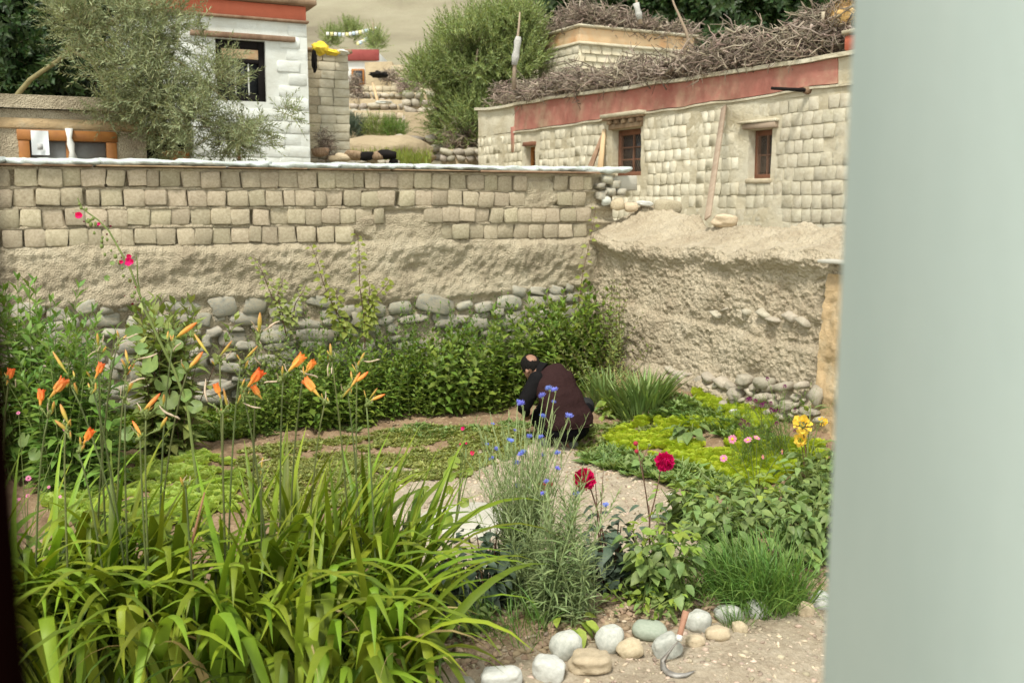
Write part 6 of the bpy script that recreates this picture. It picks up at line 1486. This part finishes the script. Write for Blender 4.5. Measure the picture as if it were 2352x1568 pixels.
V = ICO3[0]*.018+P(1852, 937, Dy); wpart('bud', (V, ICO3[1]), l_yel, yd); V = ICO3[0]*.016+P(1864, 1000, Dy-.3); 
# purple scabious and grass-like stems behind
pb_ = G(1775, 1060); pu = thing('scabious_plant', 'tall thin plant with small dark purple flower heads by the earth wall', 'scabious', pb_); Dp = float(pb_[1])
ME_pur = mesh_np('flower', *petals_ball(30, wd=.5, sd=8), f_purple)
for (x, y) in [(1763, 870), (1802, 887), (1717, 918), (1735, 920), (1722, 916), (1749, 930), (1771, 941), (1770, 926), (1787, 943), (1825, 941), (1709, 968), (1718, 975), (1700, 975), (1784, 972), (1829, 980), (1826, 990), (1729, 936), (1757, 925), (1703, 965), (1825, 1032), (1705, 985), (1780, 945)]:
    flower_at(pu, x, y, Dp+random.uniform(-.2, .2), random.uniform(.016, .024), ME_pur, (random.uniform(-.3, .3), -.4, .8), smat=m_stem, sr=.0018, base_pt=np.array(pb_)+[random.uniform(-.2, .2), random.uniform(-.1, .1), 0])
n = 60; bush('feathery_stems', 'feathery pale green stems under the purple flowers', 'plant', disk(1765, 1060, .3, n), RS.uniform(.3, .62, n), SH_CORN, l_tall, m_stem, .15)
# magenta mallow by the weeds and pink daisies at the left edge
mb_ = G(1062, 1110); mw = thing('mallow_plant', 'thin plant with small magenta flowers and round leaves left of the cornflowers', 'mallow', mb_); Dm = 5.6
ME_hol = mesh_np('flower', *petals_ray(5, 1, .95, 55, 1, 2, .05, -.2), f_mag); ME_hold = mesh_np('flower', *petals_ray(5, 1, .8, 25, 1, 3, .05, -.3), f_magd)
bb = G(1030, 1290)
for (x, y, r) in [(1065, 985, .022), (1072, 1018, .012), (1087, 1041, .024), (1058, 1020, .010)]: flower_at(mw, x, y, float(bb[1]), r, ME_hol, (-.3, -.7, .4), smat=m_stem, sr=.003, base_pt=np.array(bb), via=(1062, 1120), cal=ME_cal)
LR = [mesh_np('leaf', *roundleaf(5, .14, 22, .15, .05, s), l_holly) for s in range(3)]; LRy = [mesh_np('leaf', *roundleaf(5, .14, 22, .15, .05, s), l_bushy) for s in range(2)]
def rl(o, px, py, D, s, d, ms=LR, up=(0, -1., .6)):
    lf = link('leaf', random.choice(ms), o); lf.matrix_local = m4(basis(np.array([d], float), up=np.array(up))[0], P(px, py, D)-np.array(o.location), s)
for (x, y, s, d) in [(1020, 1180, .115, (.1, -.2, -1)), (1050, 1065, .085, (-.6, 0, .3)), (1040, 1085, .09, (-.7, 0, -.6)), (1060, 1150, .07, (.8, -.1, -.5)), (985, 1125, .08, (-.8, 0, -.4)), (1030, 1130, .06, (.2, 0, .8)), (1010, 1215, .07, (-.7, -.1, -.5)), (1075, 1085, .05, (.6, 0, .4))]: rl(mw, x, y, float(bb[1])-.02, s, d, LRy)
al = G(62, 1250); pk = thing('aster_plant', 'small pink daisies low at the left edge beside the frame', 'aster', al)
for (x, y, r) in [(65, 1098, .022), (64, 1138, .016), (44, 1146, .012), (138, 1140, .012), (150, 985, .018), (42, 948, .014), (112, 1118, .012)]: flower_at(pk, x, y, float(al[1])+.1, r, ME_ast, (.1, -.8, .6), smat=m_stem, sr=.002)

# ------------------------------------------------------------------ hollyhock
hb_ = GD(455, 7.1); hh = thing('hollyhock', 'tall leaning hollyhock stem with crimson flowers in front of the brick wall', 'hollyhock', hb_); Dh = float(hb_[1])
def hpath(pts, r0, r1): pts = [P(x, y, Dh) for x, y in pts]; return wpart('stem', tube(pts, np.linspace(r0, r1, len(pts)), 6, False), m_stem, hh)
wpart('stem', tube([np.array(hb_), P(430, 930, Dh), P(400, 850, Dh), P(365, 780, Dh), P(335, 715, Dh), P(322, 680, Dh), P(300, 620, Dh), P(278, 580, Dh), P(250, 530, Dh), P(225, 505, Dh), P(190, 480, Dh), P(178, 455, Dh)], np.linspace(.012, .004, 12), 7, False), m_stem, hh)
hpath([(322, 680), (316, 640), (315, 600), (312, 585)], .006, .003)
SMB = [mesh_np('bud', ICO2[0]*[1, 1, 1.3], ICO2[1], m_stem)]
for (x, y, r, kd) in [(181, 496, .042, 0), (303, 602, .055, 0), (296, 590, .03, 0), (278, 603, .025, 0), (192, 510, .022, 1), (225, 520, .022, 1), (256, 520, .026, 1), (246, 540, .026, 1), (270, 555, .022, 1), (286, 580, .018, 1), (281, 592, .018, 1), (300, 645, .022, 1), (310, 660, .026, 1), (288, 680, .018, 1), (322, 686, .024, 1), (305, 700, .034, 1), (320, 712, .018, 1), (240, 507, .018, 1), (168, 490, .014, 1), (228, 515, .02, 0)]:
    fl = link('flower', ME_hol if kd == 0 else ME_hold, hh); fl.matrix_local = m4(basisz(np.array([[random.uniform(-.3, .5), -.85, random.uniform(-.1, .5)]]))[0], P(x, y, Dh-.06)-np.array(hb_), r)
    if kd == 0 and r > .035:
        f3 = link('flower', ME_hol, hh); f3.matrix_local = m4(basisz(np.array([[.1, -.9, .2]]), np.array([1.1]))[0], P(x, y, Dh-.09)-np.array(hb_), r*.6)
for i in range(26):
    s = random.random(); x = 178+(330-178)*s+random.uniform(-10, 10); y = 460+(710-460)*s+random.uniform(-8, 8); bd = link('bud', SMB[0], hh); bd.location = P(x, y, Dh-.03)-np.array(hb_); bd.scale = [random.uniform(.008, .014)]*3
for (x, y, s, d) in [(320, 768, .17, (-.9, -.2, .2)), (362, 745, .14, (.8, -.2, .3)), (378, 765, .13, (.9, -.2, -.2)), (395, 790, .16, (.8, -.3, -.3)), (350, 820, .2, (-.3, -.3, -.9)), (368, 872, .17, (.5, -.3, -.7)), (350, 845, .14, (-.8, -.2, -.2)), (400, 860, .15, (.9, -.2, .1)), (390, 905, .2, (.2, -.4, -.9)), (420, 905, .14, (.8, -.3, -.2)), (300, 990, .15, (-.5, -.3, -.6)), (415, 845, .13, (.9, -.2, .1)), (440, 930, .15, (.7, -.2, -.4)), (380, 930, .15, (-.7, -.3, -.4)), (335, 800, .13, (-.8, -.2, -.1)), (225, 905, .14, (-.6, -.3, -.5)), (250, 640, .06, (-.8, 0, .4)), (325, 690, .06, (.8, 0, .3)), (262, 605, .05, (-.8, -.1, .1)), (200, 505, .05, (.6, 0, -.5)), (60, 1000, .15, (-.4, -.2, -.7)), (85, 1035, .13, (-.4, -.2, -.7))]: rl(hh, x, y, Dh+random.uniform(-.15, .05), s*.78, (d[0]+random.uniform(-.3, .3), d[1], d[2]), up=(random.uniform(-.5, .5), -1., random.uniform(.2, 1.2)))
# grass tuft by the border stones
def gblade(n=5, L_=1, w=.02, e1=80): return lilyblade(1, w, 4, e1, None, 3, n)
GB = [lilyblade(1, .018, 5, e, None, s, 6) for s, e in enumerate([50, 75, 100, 120])]
def tuft(name, label, cat, c, n, h0, h1, rad, mat, spread=1.):
    o = thing(name, label, cat, c); mb = MB()
    for q in range(4):
        k = n//4; a = RS.uniform(0, 6.28, k); rr = np.sqrt(RS.uniform(0, 1, k))*rad; b = np.stack([np.cos(a)*rr, np.sin(a)*rr*.7, 0*a], 1); th = a*.6+RS.uniform(0, 6.28, k)*.4; x_ = np.stack([np.cos(th), np.sin(th), 0*th], 1); tl_ = RS.normal(0, .34, (k, 2)); z_ = nrm(np.concatenate([tl_, np.ones((k, 1))], 1)); y_ = nrm(np.cross(z_, x_)); x_ = np.cross(y_, z_); R3 = np.stack([x_, y_, z_], 2)
        b = b+np.array(c); b[:, 2] = gz(b[:, 0], b[:, 1])-.01; mb.add(*scatter(GB[q], b, R3, RS.uniform(h0, h1, k)))
    wpart('blades', mb, mat, o, 'stuff'); return o
tuft('grass_tuft', 'large tuft of fine green grass hanging over the border stones', 'grass', G(1745, 1385), 1100, .16, .44, .26, l_grass)
tuft('grass_tuft', 'thin grass blades growing from the gap right of the middle border stones', 'grass', G(1690, 1440), 90, .08, .22, .06, l_grass)
for (px, py, n, lb) in [(1180, 1450, 160, 'thin grass at the bottom of the bed under the cornflowers'), (1560, 1375, 240, 'feathery low grass between the bush and the large grass tuft'), (200, 955, 260, 'dark grass at the foot of the wall behind the left daylilies')]: tuft('grass_tuft', lb, 'grass', G(px, py), n, .1, .3, .2, l_grass)

# ------------------------------------------------------------------ border stones, sickle, small things
def bstone(px, py, w_, h_, D=None, mat=m_river, seed=1, rz=0., label='', sq=1., amp=.06, tilt=0.):
    g = G(px, py+h_*.45); d = float(g[1]); k = d/FPX*1.03; c = P(px, py, d); sz = (w_/2*k, w_/2*k*.75, h_/2*k*1.05); c = c+np.array([0, sz[1]*.5, 0]); pass
    o = link('border_stone', mesh_np('border_stone', *rock(ICO4, seed, amp+.07, sq*.92, 1.1), mat), None, c-np.array([0, 0, .022])); o.scale = sz; o.rotation_euler = (0, tilt, rz); props(o, label, 'stone', 'stones edging the flower bed')
BS = [(1150, 1556, 106, 60, m_whitestone, 'flat whitish border stone cut off by the bottom edge of the photo', .1, 0), (1262, 1535, 82, 62, m_whitestone, 'angular pale stone with a notch left of the buff boulder', .14, .1), (1358, 1520, 112, 60, m_riverbuff, 'large rough buff stone below the gap between the two oval stones', .16, -.1),
      (1299, 1480, 80, 76, m_river, 'round speckled grey stone, leftmost of the upper border row', .07, .3), (1402, 1465, 72, 76, m_river, 'upright oval pale stone in the middle of the border', .07, .5), (1450, 1487, 64, 52, m_riverbuff, 'buff stone wedged between the oval stone and the green one', .1, -.4),
      (1496, 1446, 88, 50, m_rivergreen, 'smooth green grey oval stone in the border', .07, .05), (1535, 1482, 74, 62, m_river, 'grey stone directly behind the sickle blade', .12, -.5), (1608, 1424, 74, 58, m_river, 'speckled white stone right of the sickle handle', .07, .1), (1598, 1467, 50, 34, m_riverbuff, 'small buff stone below the speckled one', .08, 0),
      (1652, 1450, 62, 42, m_riverbuff, 'light stone partly under the grass blades', .08, 0), (1676, 1407, 76, 50, m_river, 'oval stone left of the grass tuft blades in the upper row', .08, .15), (1738, 1398, 64, 50, m_river, 'pale stone mostly covered by the grass tuft', .08, 0), (1855, 1396, 42, 40, m_riverbuff, 'dusty stone right of the grass tuft', .12, 0), (1885, 1376, 50, 50, m_whitestone, 'rightmost dusty border stone touching the jamb', .12, 0),
      (1072, 1560, 40, 30, m_slab, 'small grey pebble near the bottom edge left of the flat white stone', .12, 0), (1700, 1435, 40, 34, m_riverbuff, 'small stone in the shade of hanging grass', .1, 0)]
for k, (x, y, w_, h_, mt, lb, am, tl_) in enumerate(BS): bstone(x, y, w_, h_, None, mt, k+3, 0, lb, 1. if am < .1 else .85, am, tl_)
for k, (x, y, r, mt, lb) in enumerate([(1438, 1518, 14, m_whitestone, 'small white pebble below the buff border stones'), (1452, 1530, 11, m_whitestone, 'second small white pebble nearer the bottom edge'), (1688, 945, 22, m_whitestone, None), (1215, 955, 1, None, None)]):
    if mt and lb: bstone(x, y, r, r, None, mt, k+40, 0, lb, .85, .15)
# white plate-like stone and others at the foot of the right wall
def lie(px, py, size, mat, label, name, cat, seed=3, rx=.6, T=ICO3, sq=.8):
    g = G(px, py); o = link(name, mesh_np(name, *rock(T, seed, .15, sq), mat, False if sq < .9 else True), None, g+np.array([0, 0, size[2]*.6])); o.scale = size; o.rotation_euler = (rx, .2, .3); props(o, label, cat)
lie(1684, 955, (.055, .018, .05), m_whitestone, 'white broken plate lying on the earth at the foot of the right wall', 'broken_plate', 'plate', 3, .5, ICO3, 1.)
lie(1903, 958, (.06, .03, .05), m_whitestone, 'white stone beside the jamb behind the small yellow dahlia', 'stone', 'stone', 5)
lie(1868, 935, (.05, .05, .09), m_slab, 'upright grey oval stone at the foot of the right wall', 'stone', 'stone', 6, 0, ICO3, 1.)
lie(208, 1082, (.11, .07, .055), m_cloth, 'crumpled white plastic bag on the soil behind the left daylily stalks', 'plastic_bag', 'bag', 8, .3, ICO3, .75)
lie(1543, 1140, (.03, .02, .012), m_whitestone, 'small white stone on the path between the red dahlias', 'stone', 'stone', 9)
lie(1500, 1190, (.035, .03, .02), m_rivergreen, 'grey green stone by the stem of the right dahlia', 'stone', 'stone', 10)
lie(1110, 1385, (.05, .04, .03), m_riverbuff, 'brown stone half hidden below the dark leaved plant', 'stone', 'stone', 11)
# big flat rock in the path
g = G(1070, 1195); o = link('flat_boulder', mesh_np('flat_boulder', *rock(ICO4, 14, .12, .9, .8), m_slab), None, g-np.array([0, 0, .02])); o.scale = (.36, .38, .10); props(o, 'large flat pale grey rock beside the cornflowers in the path', 'boulder')
# root stick at the bottom
g = G(975, 1545); o = thing('root_stick', 'curved brown root stick on the ground at the bottom edge', 'stick', g); wpart('wood', tube([G(962, 1522)+[0, 0, .05], G(970, 1535)+[0, 0, .035], G(982, 1560)+[0, 0, .02], G(986, 1585)+[0, 0, .01]], [.016, .019, .019, .017], 8), m_woodred, o)
# sickle leaning against the stones
Ds = float(G(1545, 1530)[1]); DsB = Ds; sk = thing('sickle', 'sickle with a wooden handle and curved steel blade leaning on the border stones', 'sickle', G(1545, 1550))
m_steel = M('worn_steel', [(.22, .19, .16), (.38, .37, .34)], scale=20, rough=.6, metal=.4, bump=.1, bscale=60); m_handle = M('reddish_handle_wood', [(.26, .13, .08), (.38, .21, .14)], scale=12, bump=.2, bscale=40)
hp = [P(1576, 1402, Ds+.10), P(1571, 1420, Ds+.09), P(1566, 1440, Ds+.07), P(1561, 1458, Ds+.05), P(1559, 1468, Ds+.04)]
wpart('handle', tube(hp, [.016, .0155, .0135, .0145, .013], 10), m_handle, sk); wpart('ferrule', tube([hp[3], hp[4]+(hp[4]-hp[3])*.3], [.0158, .0152], 10), m_whitestone, sk)
cb = [(1559, 1470), (1545, 1486), (1530, 1505), (1522, 1523), (1524, 1540), (1535, 1552), (1553, 1558), (1575, 1556), (1598, 1545)]
q = [P(x, y, Ds+.03) if y < 1500 else G(x, y)+[0, 0, .014] for i, (x, y) in enumerate(cb)]; wq = [.003, .005, .008, .013, .016, .016, .014, .010, .001]; q = np.array(q); q[2] = (q[1]+q[3])/2; tn = nrm(np.gradient(q, axis=0)); vn_ = nrm(np.array([0, -1, .5])); sd_ = nrm(np.cross(tn, vn_)); n = len(q)
Lp = q+sd_*np.array(wq)[:, None]; Rp = q-sd_*np.array(wq)[:, None]; up_ = vn_*.0022; V = np.concatenate([Lp, q+up_, Rp, q-up_]); i = np.arange(n-1); F4 = np.concatenate([np.stack([a_*n+i, b__*n+i, b__*n+i+1, a_*n+i+1], 1) for a_, b__ in ((0, 1), (1, 2), (2, 3), (3, 0))]); wpart('blade', (V, [F4]), m_steel, sk, smooth=False)

# ------------------------------------------------------------------ the crouching man
m_skin = M('skin', [(.24, .125, .08), (.30, .165, .11)], scale=20, rough=.5); m_hair = M('dark_hair', [(.005, .0045, .004), (.016, .014, .012)], scale=60, rough=.8, spec=.1, bump=.5, bscale=150)
m_jacket = M('dark_maroon_cloth', [(.026, .013, .0125), (.040, .020, .019)], scale=3, rough=.95, bump=.8, bscale=5, bdist=.06, spec=.05)
m_sleeve = M('black_cloth', [(.008, .0075, .008), (.014, .013, .013)], scale=5, rough=.95, spec=.05, bump=.35, bscale=10, bdist=.03); m_trousers = M('black_trousers', [(.005, .005, .006), (.008, .008, .009)], scale=5, rough=.9, spec=.05, bump=.3, bscale=10, bdist=.03)
m_knee = M('charcoal_cloth', [(.022, .023, .024), (.03, .031, .031)], scale=5, spec=.05, rough=.9); m_redtrim = M('red_trim', [(.55, .03, .02)]); m_shoe = M('grey_shoe', [(.07, .08, .065), (.12, .13, .10)], scale=20, rough=.7)
def zpx(zx, zy): return ((1150+zx/4.751)*.9408, (820+zy/4.751)*.9408)
M0 = G(*zpx(1150, 1300)); DM = float(M0[1])
def mp(zx, zy, y=0.): x_, y_ = zpx(zx, zy); return P(x_, y_, DM+y)
def loftE(path, rx, ry, side=(1, 0, 0), n=20):
    path = np.array(path); tn = nrm(np.gradient(path, axis=0)); sd_ = nrm(np.array(side, float)[None]-tn*(tn@np.array(side, float))[:, None]); up_ = np.cross(tn, sd_); a = np.arange(n)*2*PI/n; k = len(path)
    V = (path[:, None]+np.cos(a)[None, :, None]*sd_[:, None]*np.array(rx)[:, None, None]+np.sin(a)[None, :, None]*up_[:, None]*np.array(ry)[:, None, None]).reshape(-1, 3)
    i = np.arange(k-1)[:, None]*n; j = np.arange(n)[None]; q = np.stack([i+j, i+(j+1) % n, i+n+(j+1) % n, i+n+j], 2).reshape(-1, 4)
    V = np.vstack([V, path[:1], path[-1:]]); c0, c1 = len(V)-2, len(V)-1; jj = np.arange(n)
    return V, [np.concatenate([np.stack([(jj+1) % n, jj, 0*jj+c0], 1), np.stack([(k-1)*n+jj, (k-1)*n+(jj+1) % n, 0*jj+c1], 1)]), q]
def ell(c, r, T=ICO3, R=None):
    V = T[0]*np.array(r); 
    if R is not None: V = V@np.array(R).T
    return V+c, T[1]
def union(name, geos, mat, parent, vox=.009, it=6, fold=0):
    mb = MB()
    for g in geos: mb.add(*g)
    V, F = mb.get(); me = mesh_np('tmp', V, F); tmp = bpy.data.objects.new('tmp', me); COL.objects.link(tmp)
    rm = tmp.modifiers.new('r', 'REMESH'); rm.mode = 'VOXEL'; rm.voxel_size = vox; sm = tmp.modifiers.new('s', 'SMOOTH'); sm.iterations = it; sm.factor = .5
    dg = bpy.context.evaluated_depsgraph_get(); dg.update(); m2 = bpy.data.meshes.new_from_object(tmp.evaluated_get(dg)); m2.name = name
    n = len(m2.vertices); co = np.empty(n*3, np.float32); m2.vertices.foreach_get('co', co); co = co.reshape(-1, 3)-np.array(parent.location, np.float32)
    if fold:
        no = np.empty(n*3, np.float32); m2.vertices.foreach_get('normal', no); q_ = co@np.array([[.9, .3, .2], [0, 1, 0], [-.35, 0, 1]]).T; ph = q_[:, 2]*42+3.2*vn(q_[:, 0]*5, q_[:, 1]*5, q_[:, 2]*5); am = sst(-.3, .6, vn(q_[:, 0]*4+9, q_[:, 1]*4, q_[:, 2]*4)); co = co+(no.reshape(-1, 3)*(fold*(np.sin(ph)*am+.8*fbm(q_[:, 0]*6, q_[:, 1]*6, q_[:, 2]*9, 3)))[:, None]).astype(np.float32)
    m2.vertices.foreach_set('co', co.ravel())
    m2.polygons.foreach_set('use_smooth', np.ones(len(m2.polygons), bool)); m2.materials.clear(); m2.materials.append(mat); bpy.data.objects.remove(tmp)
    return link(name, m2, parent)
def dense(pts, r, n=10, side=(1, 0, 0)):
    pts = np.array(pts); s = np.linspace(0, 1, len(pts)); q = np.linspace(0, 1, n*len(pts)); pp = np.stack([np.interp(q, s, pts[:, i]) for i in range(3)], 1)
    for _ in range(3): pp[1:-1] = (pp[:-2]+pp[1:-1]*2+pp[2:])/4
    rx = np.interp(q, s, [a[0] if hasattr(a, '__len__') else a for a in r]); ry = np.interp(q, s, [a[1] if hasattr(a, '__len__') else a for a in r])
    return loftE(pp, rx, ry, side)
man = thing('person', 'man in a dark maroon jacket crouching in the garden with his back turned', 'person', M0)
hc = mp(690, 335, .24); fdir = nrm(np.array([-.62, .55, -.5])); bald = nrm(np.array([.05, -.50, .86]))
LS, LE, LW, LH = mp(770, 500, .12), mp(610, 810, .10), mp(640, 900, .38), mp(640, 930, .46)
RS_, RE, RW, RH = mp(1040, 500, .28), mp(930, 760, .50), mp(760, 880, .52), mp(720, 905, .56)
LK, RK_ = mp(770, 900, .42), mp(1330, 800, .33); LA, RA = mp(880, 1215, .12), mp(1185, 1215, .06)
def hand(W, H_, s=1, flip=1):
    d = nrm(H_-W); sd = nrm(np.cross(d, [0, 0, 1]))*flip; up_ = np.cross(sd, d); g = [dense([W, W+d*.05, W+d*.09], [(.022, .018), (.036, .016), (.036, .013)], 5, sd)]
    for i, L_ in enumerate([.062, .07, .066, .052]):
        b = W+d*.085+sd*(.027-.018*i); k1 = b+d*L_*.5-[0, 0, .006]; k2 = k1+nrm(d-[0, 0, .8])*L_*.3; e = k2+nrm(d-[0, 0, 1.6])*L_*.25; g.append(dense([b-d*.015, b, k1, k2, e], [.0085, .009, .0085, .008, .0065], 3, sd))
    tb = W+d*.03+sd*.028; g.append(dense([tb-sd*.01, tb+sd*.018+d*.02, tb+sd*.022+d*.045-[0, 0, .01]], [.012, .0105, .0075], 4, sd)); return g
Rh = basis(fdir[None], up=np.array([0, 0, 1.]))[0]      # head: local y = face direction
def hl(x, y, z): return hc+Rh@np.array([x, y, z])
body = [ell(hc, (.074, .094, .098), ICO3, Rh), ell(hl(0, .035, -.055), (.056, .062, .06), ICO3, Rh), dense([hl(0, -.03, -.06), mp(800, 430, .2)], [.056, .062]),
        ell(hl(0, .098, -.03), (.012, .018, .024), ICO2, Rh), ell(hl(0, .088, -.075), (.024, .01, .008), ICO2, Rh), ell(hl(0, .085, .01), (.05, .012, .01), ICO2, Rh), ell(hl(0, .075, -.10), (.028, .022, .018), ICO2, Rh),
        ell(hl(-.074, .005, -.05), (.009, .015, .024), ICO2, Rh), ell(hl(.074, .005, -.05), (.009, .015, .024), ICO2, Rh),
        dense([mp(1125, 1000, .03), mp(1060, 780, .06), mp(960, 560, .14), mp(830, 440, .2)], [(.15, .11), (.14, .1), (.16, .1), (.08, .07)]),
        dense([LS, LE, LW], [.05, .042, .028]), dense([RS_, RE, RW], [.05, .042, .028]), dense([mp(1010, 1080, .05), LK, LA], [.085, .062, .042]), dense([mp(1230, 1070, .05), RK_, RA], [.085, .062, .042]),
        dense([RA, mp(1170, 1262, .02), mp(1120, 1285, .18)], [.04, (.045, .035), (.04, .02)]), dense([LA, mp(860, 1262, .08), mp(810, 1275, .24)], [.04, (.045, .035), (.04, .02)])] + hand(LW, LH, 1, 1)+hand(RW, RH, 1, -1)
# nearer ear, the one that shows
union('body', body, m_skin, man, .007, 4)
ve = ell(hl(-.080, .004, -.052), (.008, .012, .021), ICO3, Rh); wpart('ear', ve, m_skin, man)
V = ICO4[0]; fd = (V@Rh.T); f = ICO4[1][0]; fc = nrm(V[f].mean(1)@Rh.T); keep = ((fc@bald) < .85+.04*vn(fc[:, 0]*9, fc[:, 1]*9)) & ((fc@fdir) < .58) & (((ICO4[0][ICO4[1][0]].mean(1))[:, 2] > -.42) | ((fc@fdir) < -.35)); 
wpart('hair', (V@np.diag((.081, .101, .104))@Rh.T+hc, [f[keep]]), m_hair, man)
sp = [mp(1140, 1035, .0), mp(1130, 960, .0), mp(1085, 850, .01), mp(1020, 690, .05), mp(975, 560, .11), mp(925, 470, .16), mp(860, 405, .19)]
tor = dense(sp, [(.215, .175), (.218, .175), (.195, .155), (.198, .14), (.195, .135), (.165, .115), (.085, .075)], 8)
tor[0][:] = tor[0]+0
union('jacket', [tor, ell(mp(1060, 520, .2), (.11, .11, .09)), ell(mp(800, 520, .15), (.10, .10, .09))], m_jacket, man, .008, 8, .010)
union('sleeve', [dense([mp(800, 470, .15), LS+[.0, 0, 0], mp(690, 650, .10), LE, mp(625, 870, .26), LW-(LW-LE)*.12], [.06, .082, .076, .068, .055, .045])], m_sleeve, man, .008, 5, .006)
union('sleeve', [dense([mp(1000, 500, .22), RS_, RE, RW-(RW-RE)*.12], [.06, .08, .065, .045])], m_sleeve, man, .008, 5)
union('collar', [dense([mp(845, 410, .19), mp(795, 385, .205), mp(765, 375, .21)], [(.088, .078), (.074, .066), (.068, .062)])], m_sleeve, man, .008, 3)
union('trousers', [ell(mp(1105, 1065, .02), (.205, .17, .125)), dense([mp(1000, 1090, .05), LK, LA+[0, 0, .03]], [.105, .082, .065]), dense([mp(1230, 1080, .05), RK_, RA+[0, 0, .03]], [.11, .075, .062])], m_trousers, man, .009, 6, .006)
union('knee_panel', [dense([mp(1270, 900, .22), RK_+[.0, 0, .0], mp(1345, 880, .34)], [.07, .082, .072])], m_knee, man, .009, 4)
wpart('red_trim', tube([mp(1402, 800, .28), mp(1404, 840, .27), mp(1398, 885, .26)], .006, 6), m_redtrim, man)
for A_, Bp, C_ in ((mp(1190, 1258, .0), mp(1150, 1275, .12), mp(1085, 1280, .24)), (mp(870, 1258, .06), mp(830, 1268, .18), mp(780, 1272, .3))):
    A_, Bp, C_ = [q.copy() for q in (A_, Bp, C_)]
    for q, h_ in ((A_, .035), (Bp, .035), (C_, .028)): q[2] = max(float(gz(q[0], q[1]))+h_, q[2]*0)
    union('shoe', [dense([A_-[0, .03, 0], A_, Bp, C_], [(.035, .03), (.046, .042), (.05, .036), (.038, .024)])], m_shoe, man, .007, 3)
# jacket hem band and back seam
hemc = mp(1137, 1022, 0); a = np.linspace(0, 2*PI, 40); hp_ = hemc+np.stack([np.cos(a)*.216, np.sin(a)*.176, .004*np.sin(a*5)], 1); wpart('hem', tube(hp_, .006, 6, False), m_jacket, man)

# ------------------------------------------------------------------ rubble terraces in the lane
m_rub = M('terrace_stone', [(.26, .22, .165), (.38, .335, .26), (.46, .42, .34)], scale=2, rnd='object', rv=.3)
TRK = rocks('stone', 5, ICO1, .3, .7, m_rub, smooth=False)
def terrace(px0, px1, py0, py1, D, sz, label):
    a = P(px0, py1, D); b = P(px1, py0, D); o = thing('stone_terrace', label, 'wall', ((a[0]+b[0])/2, D, a[2]), 'dry stone terrace walls in the lane'); L_ = b[0]-a[0]; hgt = b[2]-a[2]
    V, F = rbox(-L_/2, L_/2, .05, 1.5, -.8, hgt*.9, .05, .05); link('earth_core', mesh_np('earth_core', V, F, m_tan, False), o)
    z = 0.
    while z < hgt:
        x = -L_/2; 
        while x < L_/2:
            w_ = sz*random.uniform(.7, 1.6); 
            if z < hgt*(.75+.25*vn(x*1.5+px0, 1.)): q = link('stone', random.choice(TRK), o); q.location = (x+w_/2, random.uniform(-.05, .08), z+sz*.35); q.scale = (w_*.52, sz*.5, sz*random.uniform(.36, .5)); q.rotation_euler.y = random.uniform(-.3, .3)
            x += w_
        z += sz*.75
terrace(800, 960, 212, 240, 34.5, .26, 'upper dry stone terrace just below the brick retaining wall in the lane')
terrace(800, 950, 240, 266, 31.5, .26, 'middle dry stone terrace with the white sack on it')
terrace(925, 1015, 205, 300, 29.5, .3, 'high rubble terrace running under the left side of the willow')
terrace(1010, 1096, 335, 372, 23, .2, 'low rubble heap of grey stones at the farmhouse corner')
terrace(905, 1000, 315, 372, 25.5, .3, 'rounded stone and earth bank right of the smooth earth mound')
terrace(730, 905, 360, 380, 17.2, .14, 'low stony bank directly behind the wall capping in the lane')
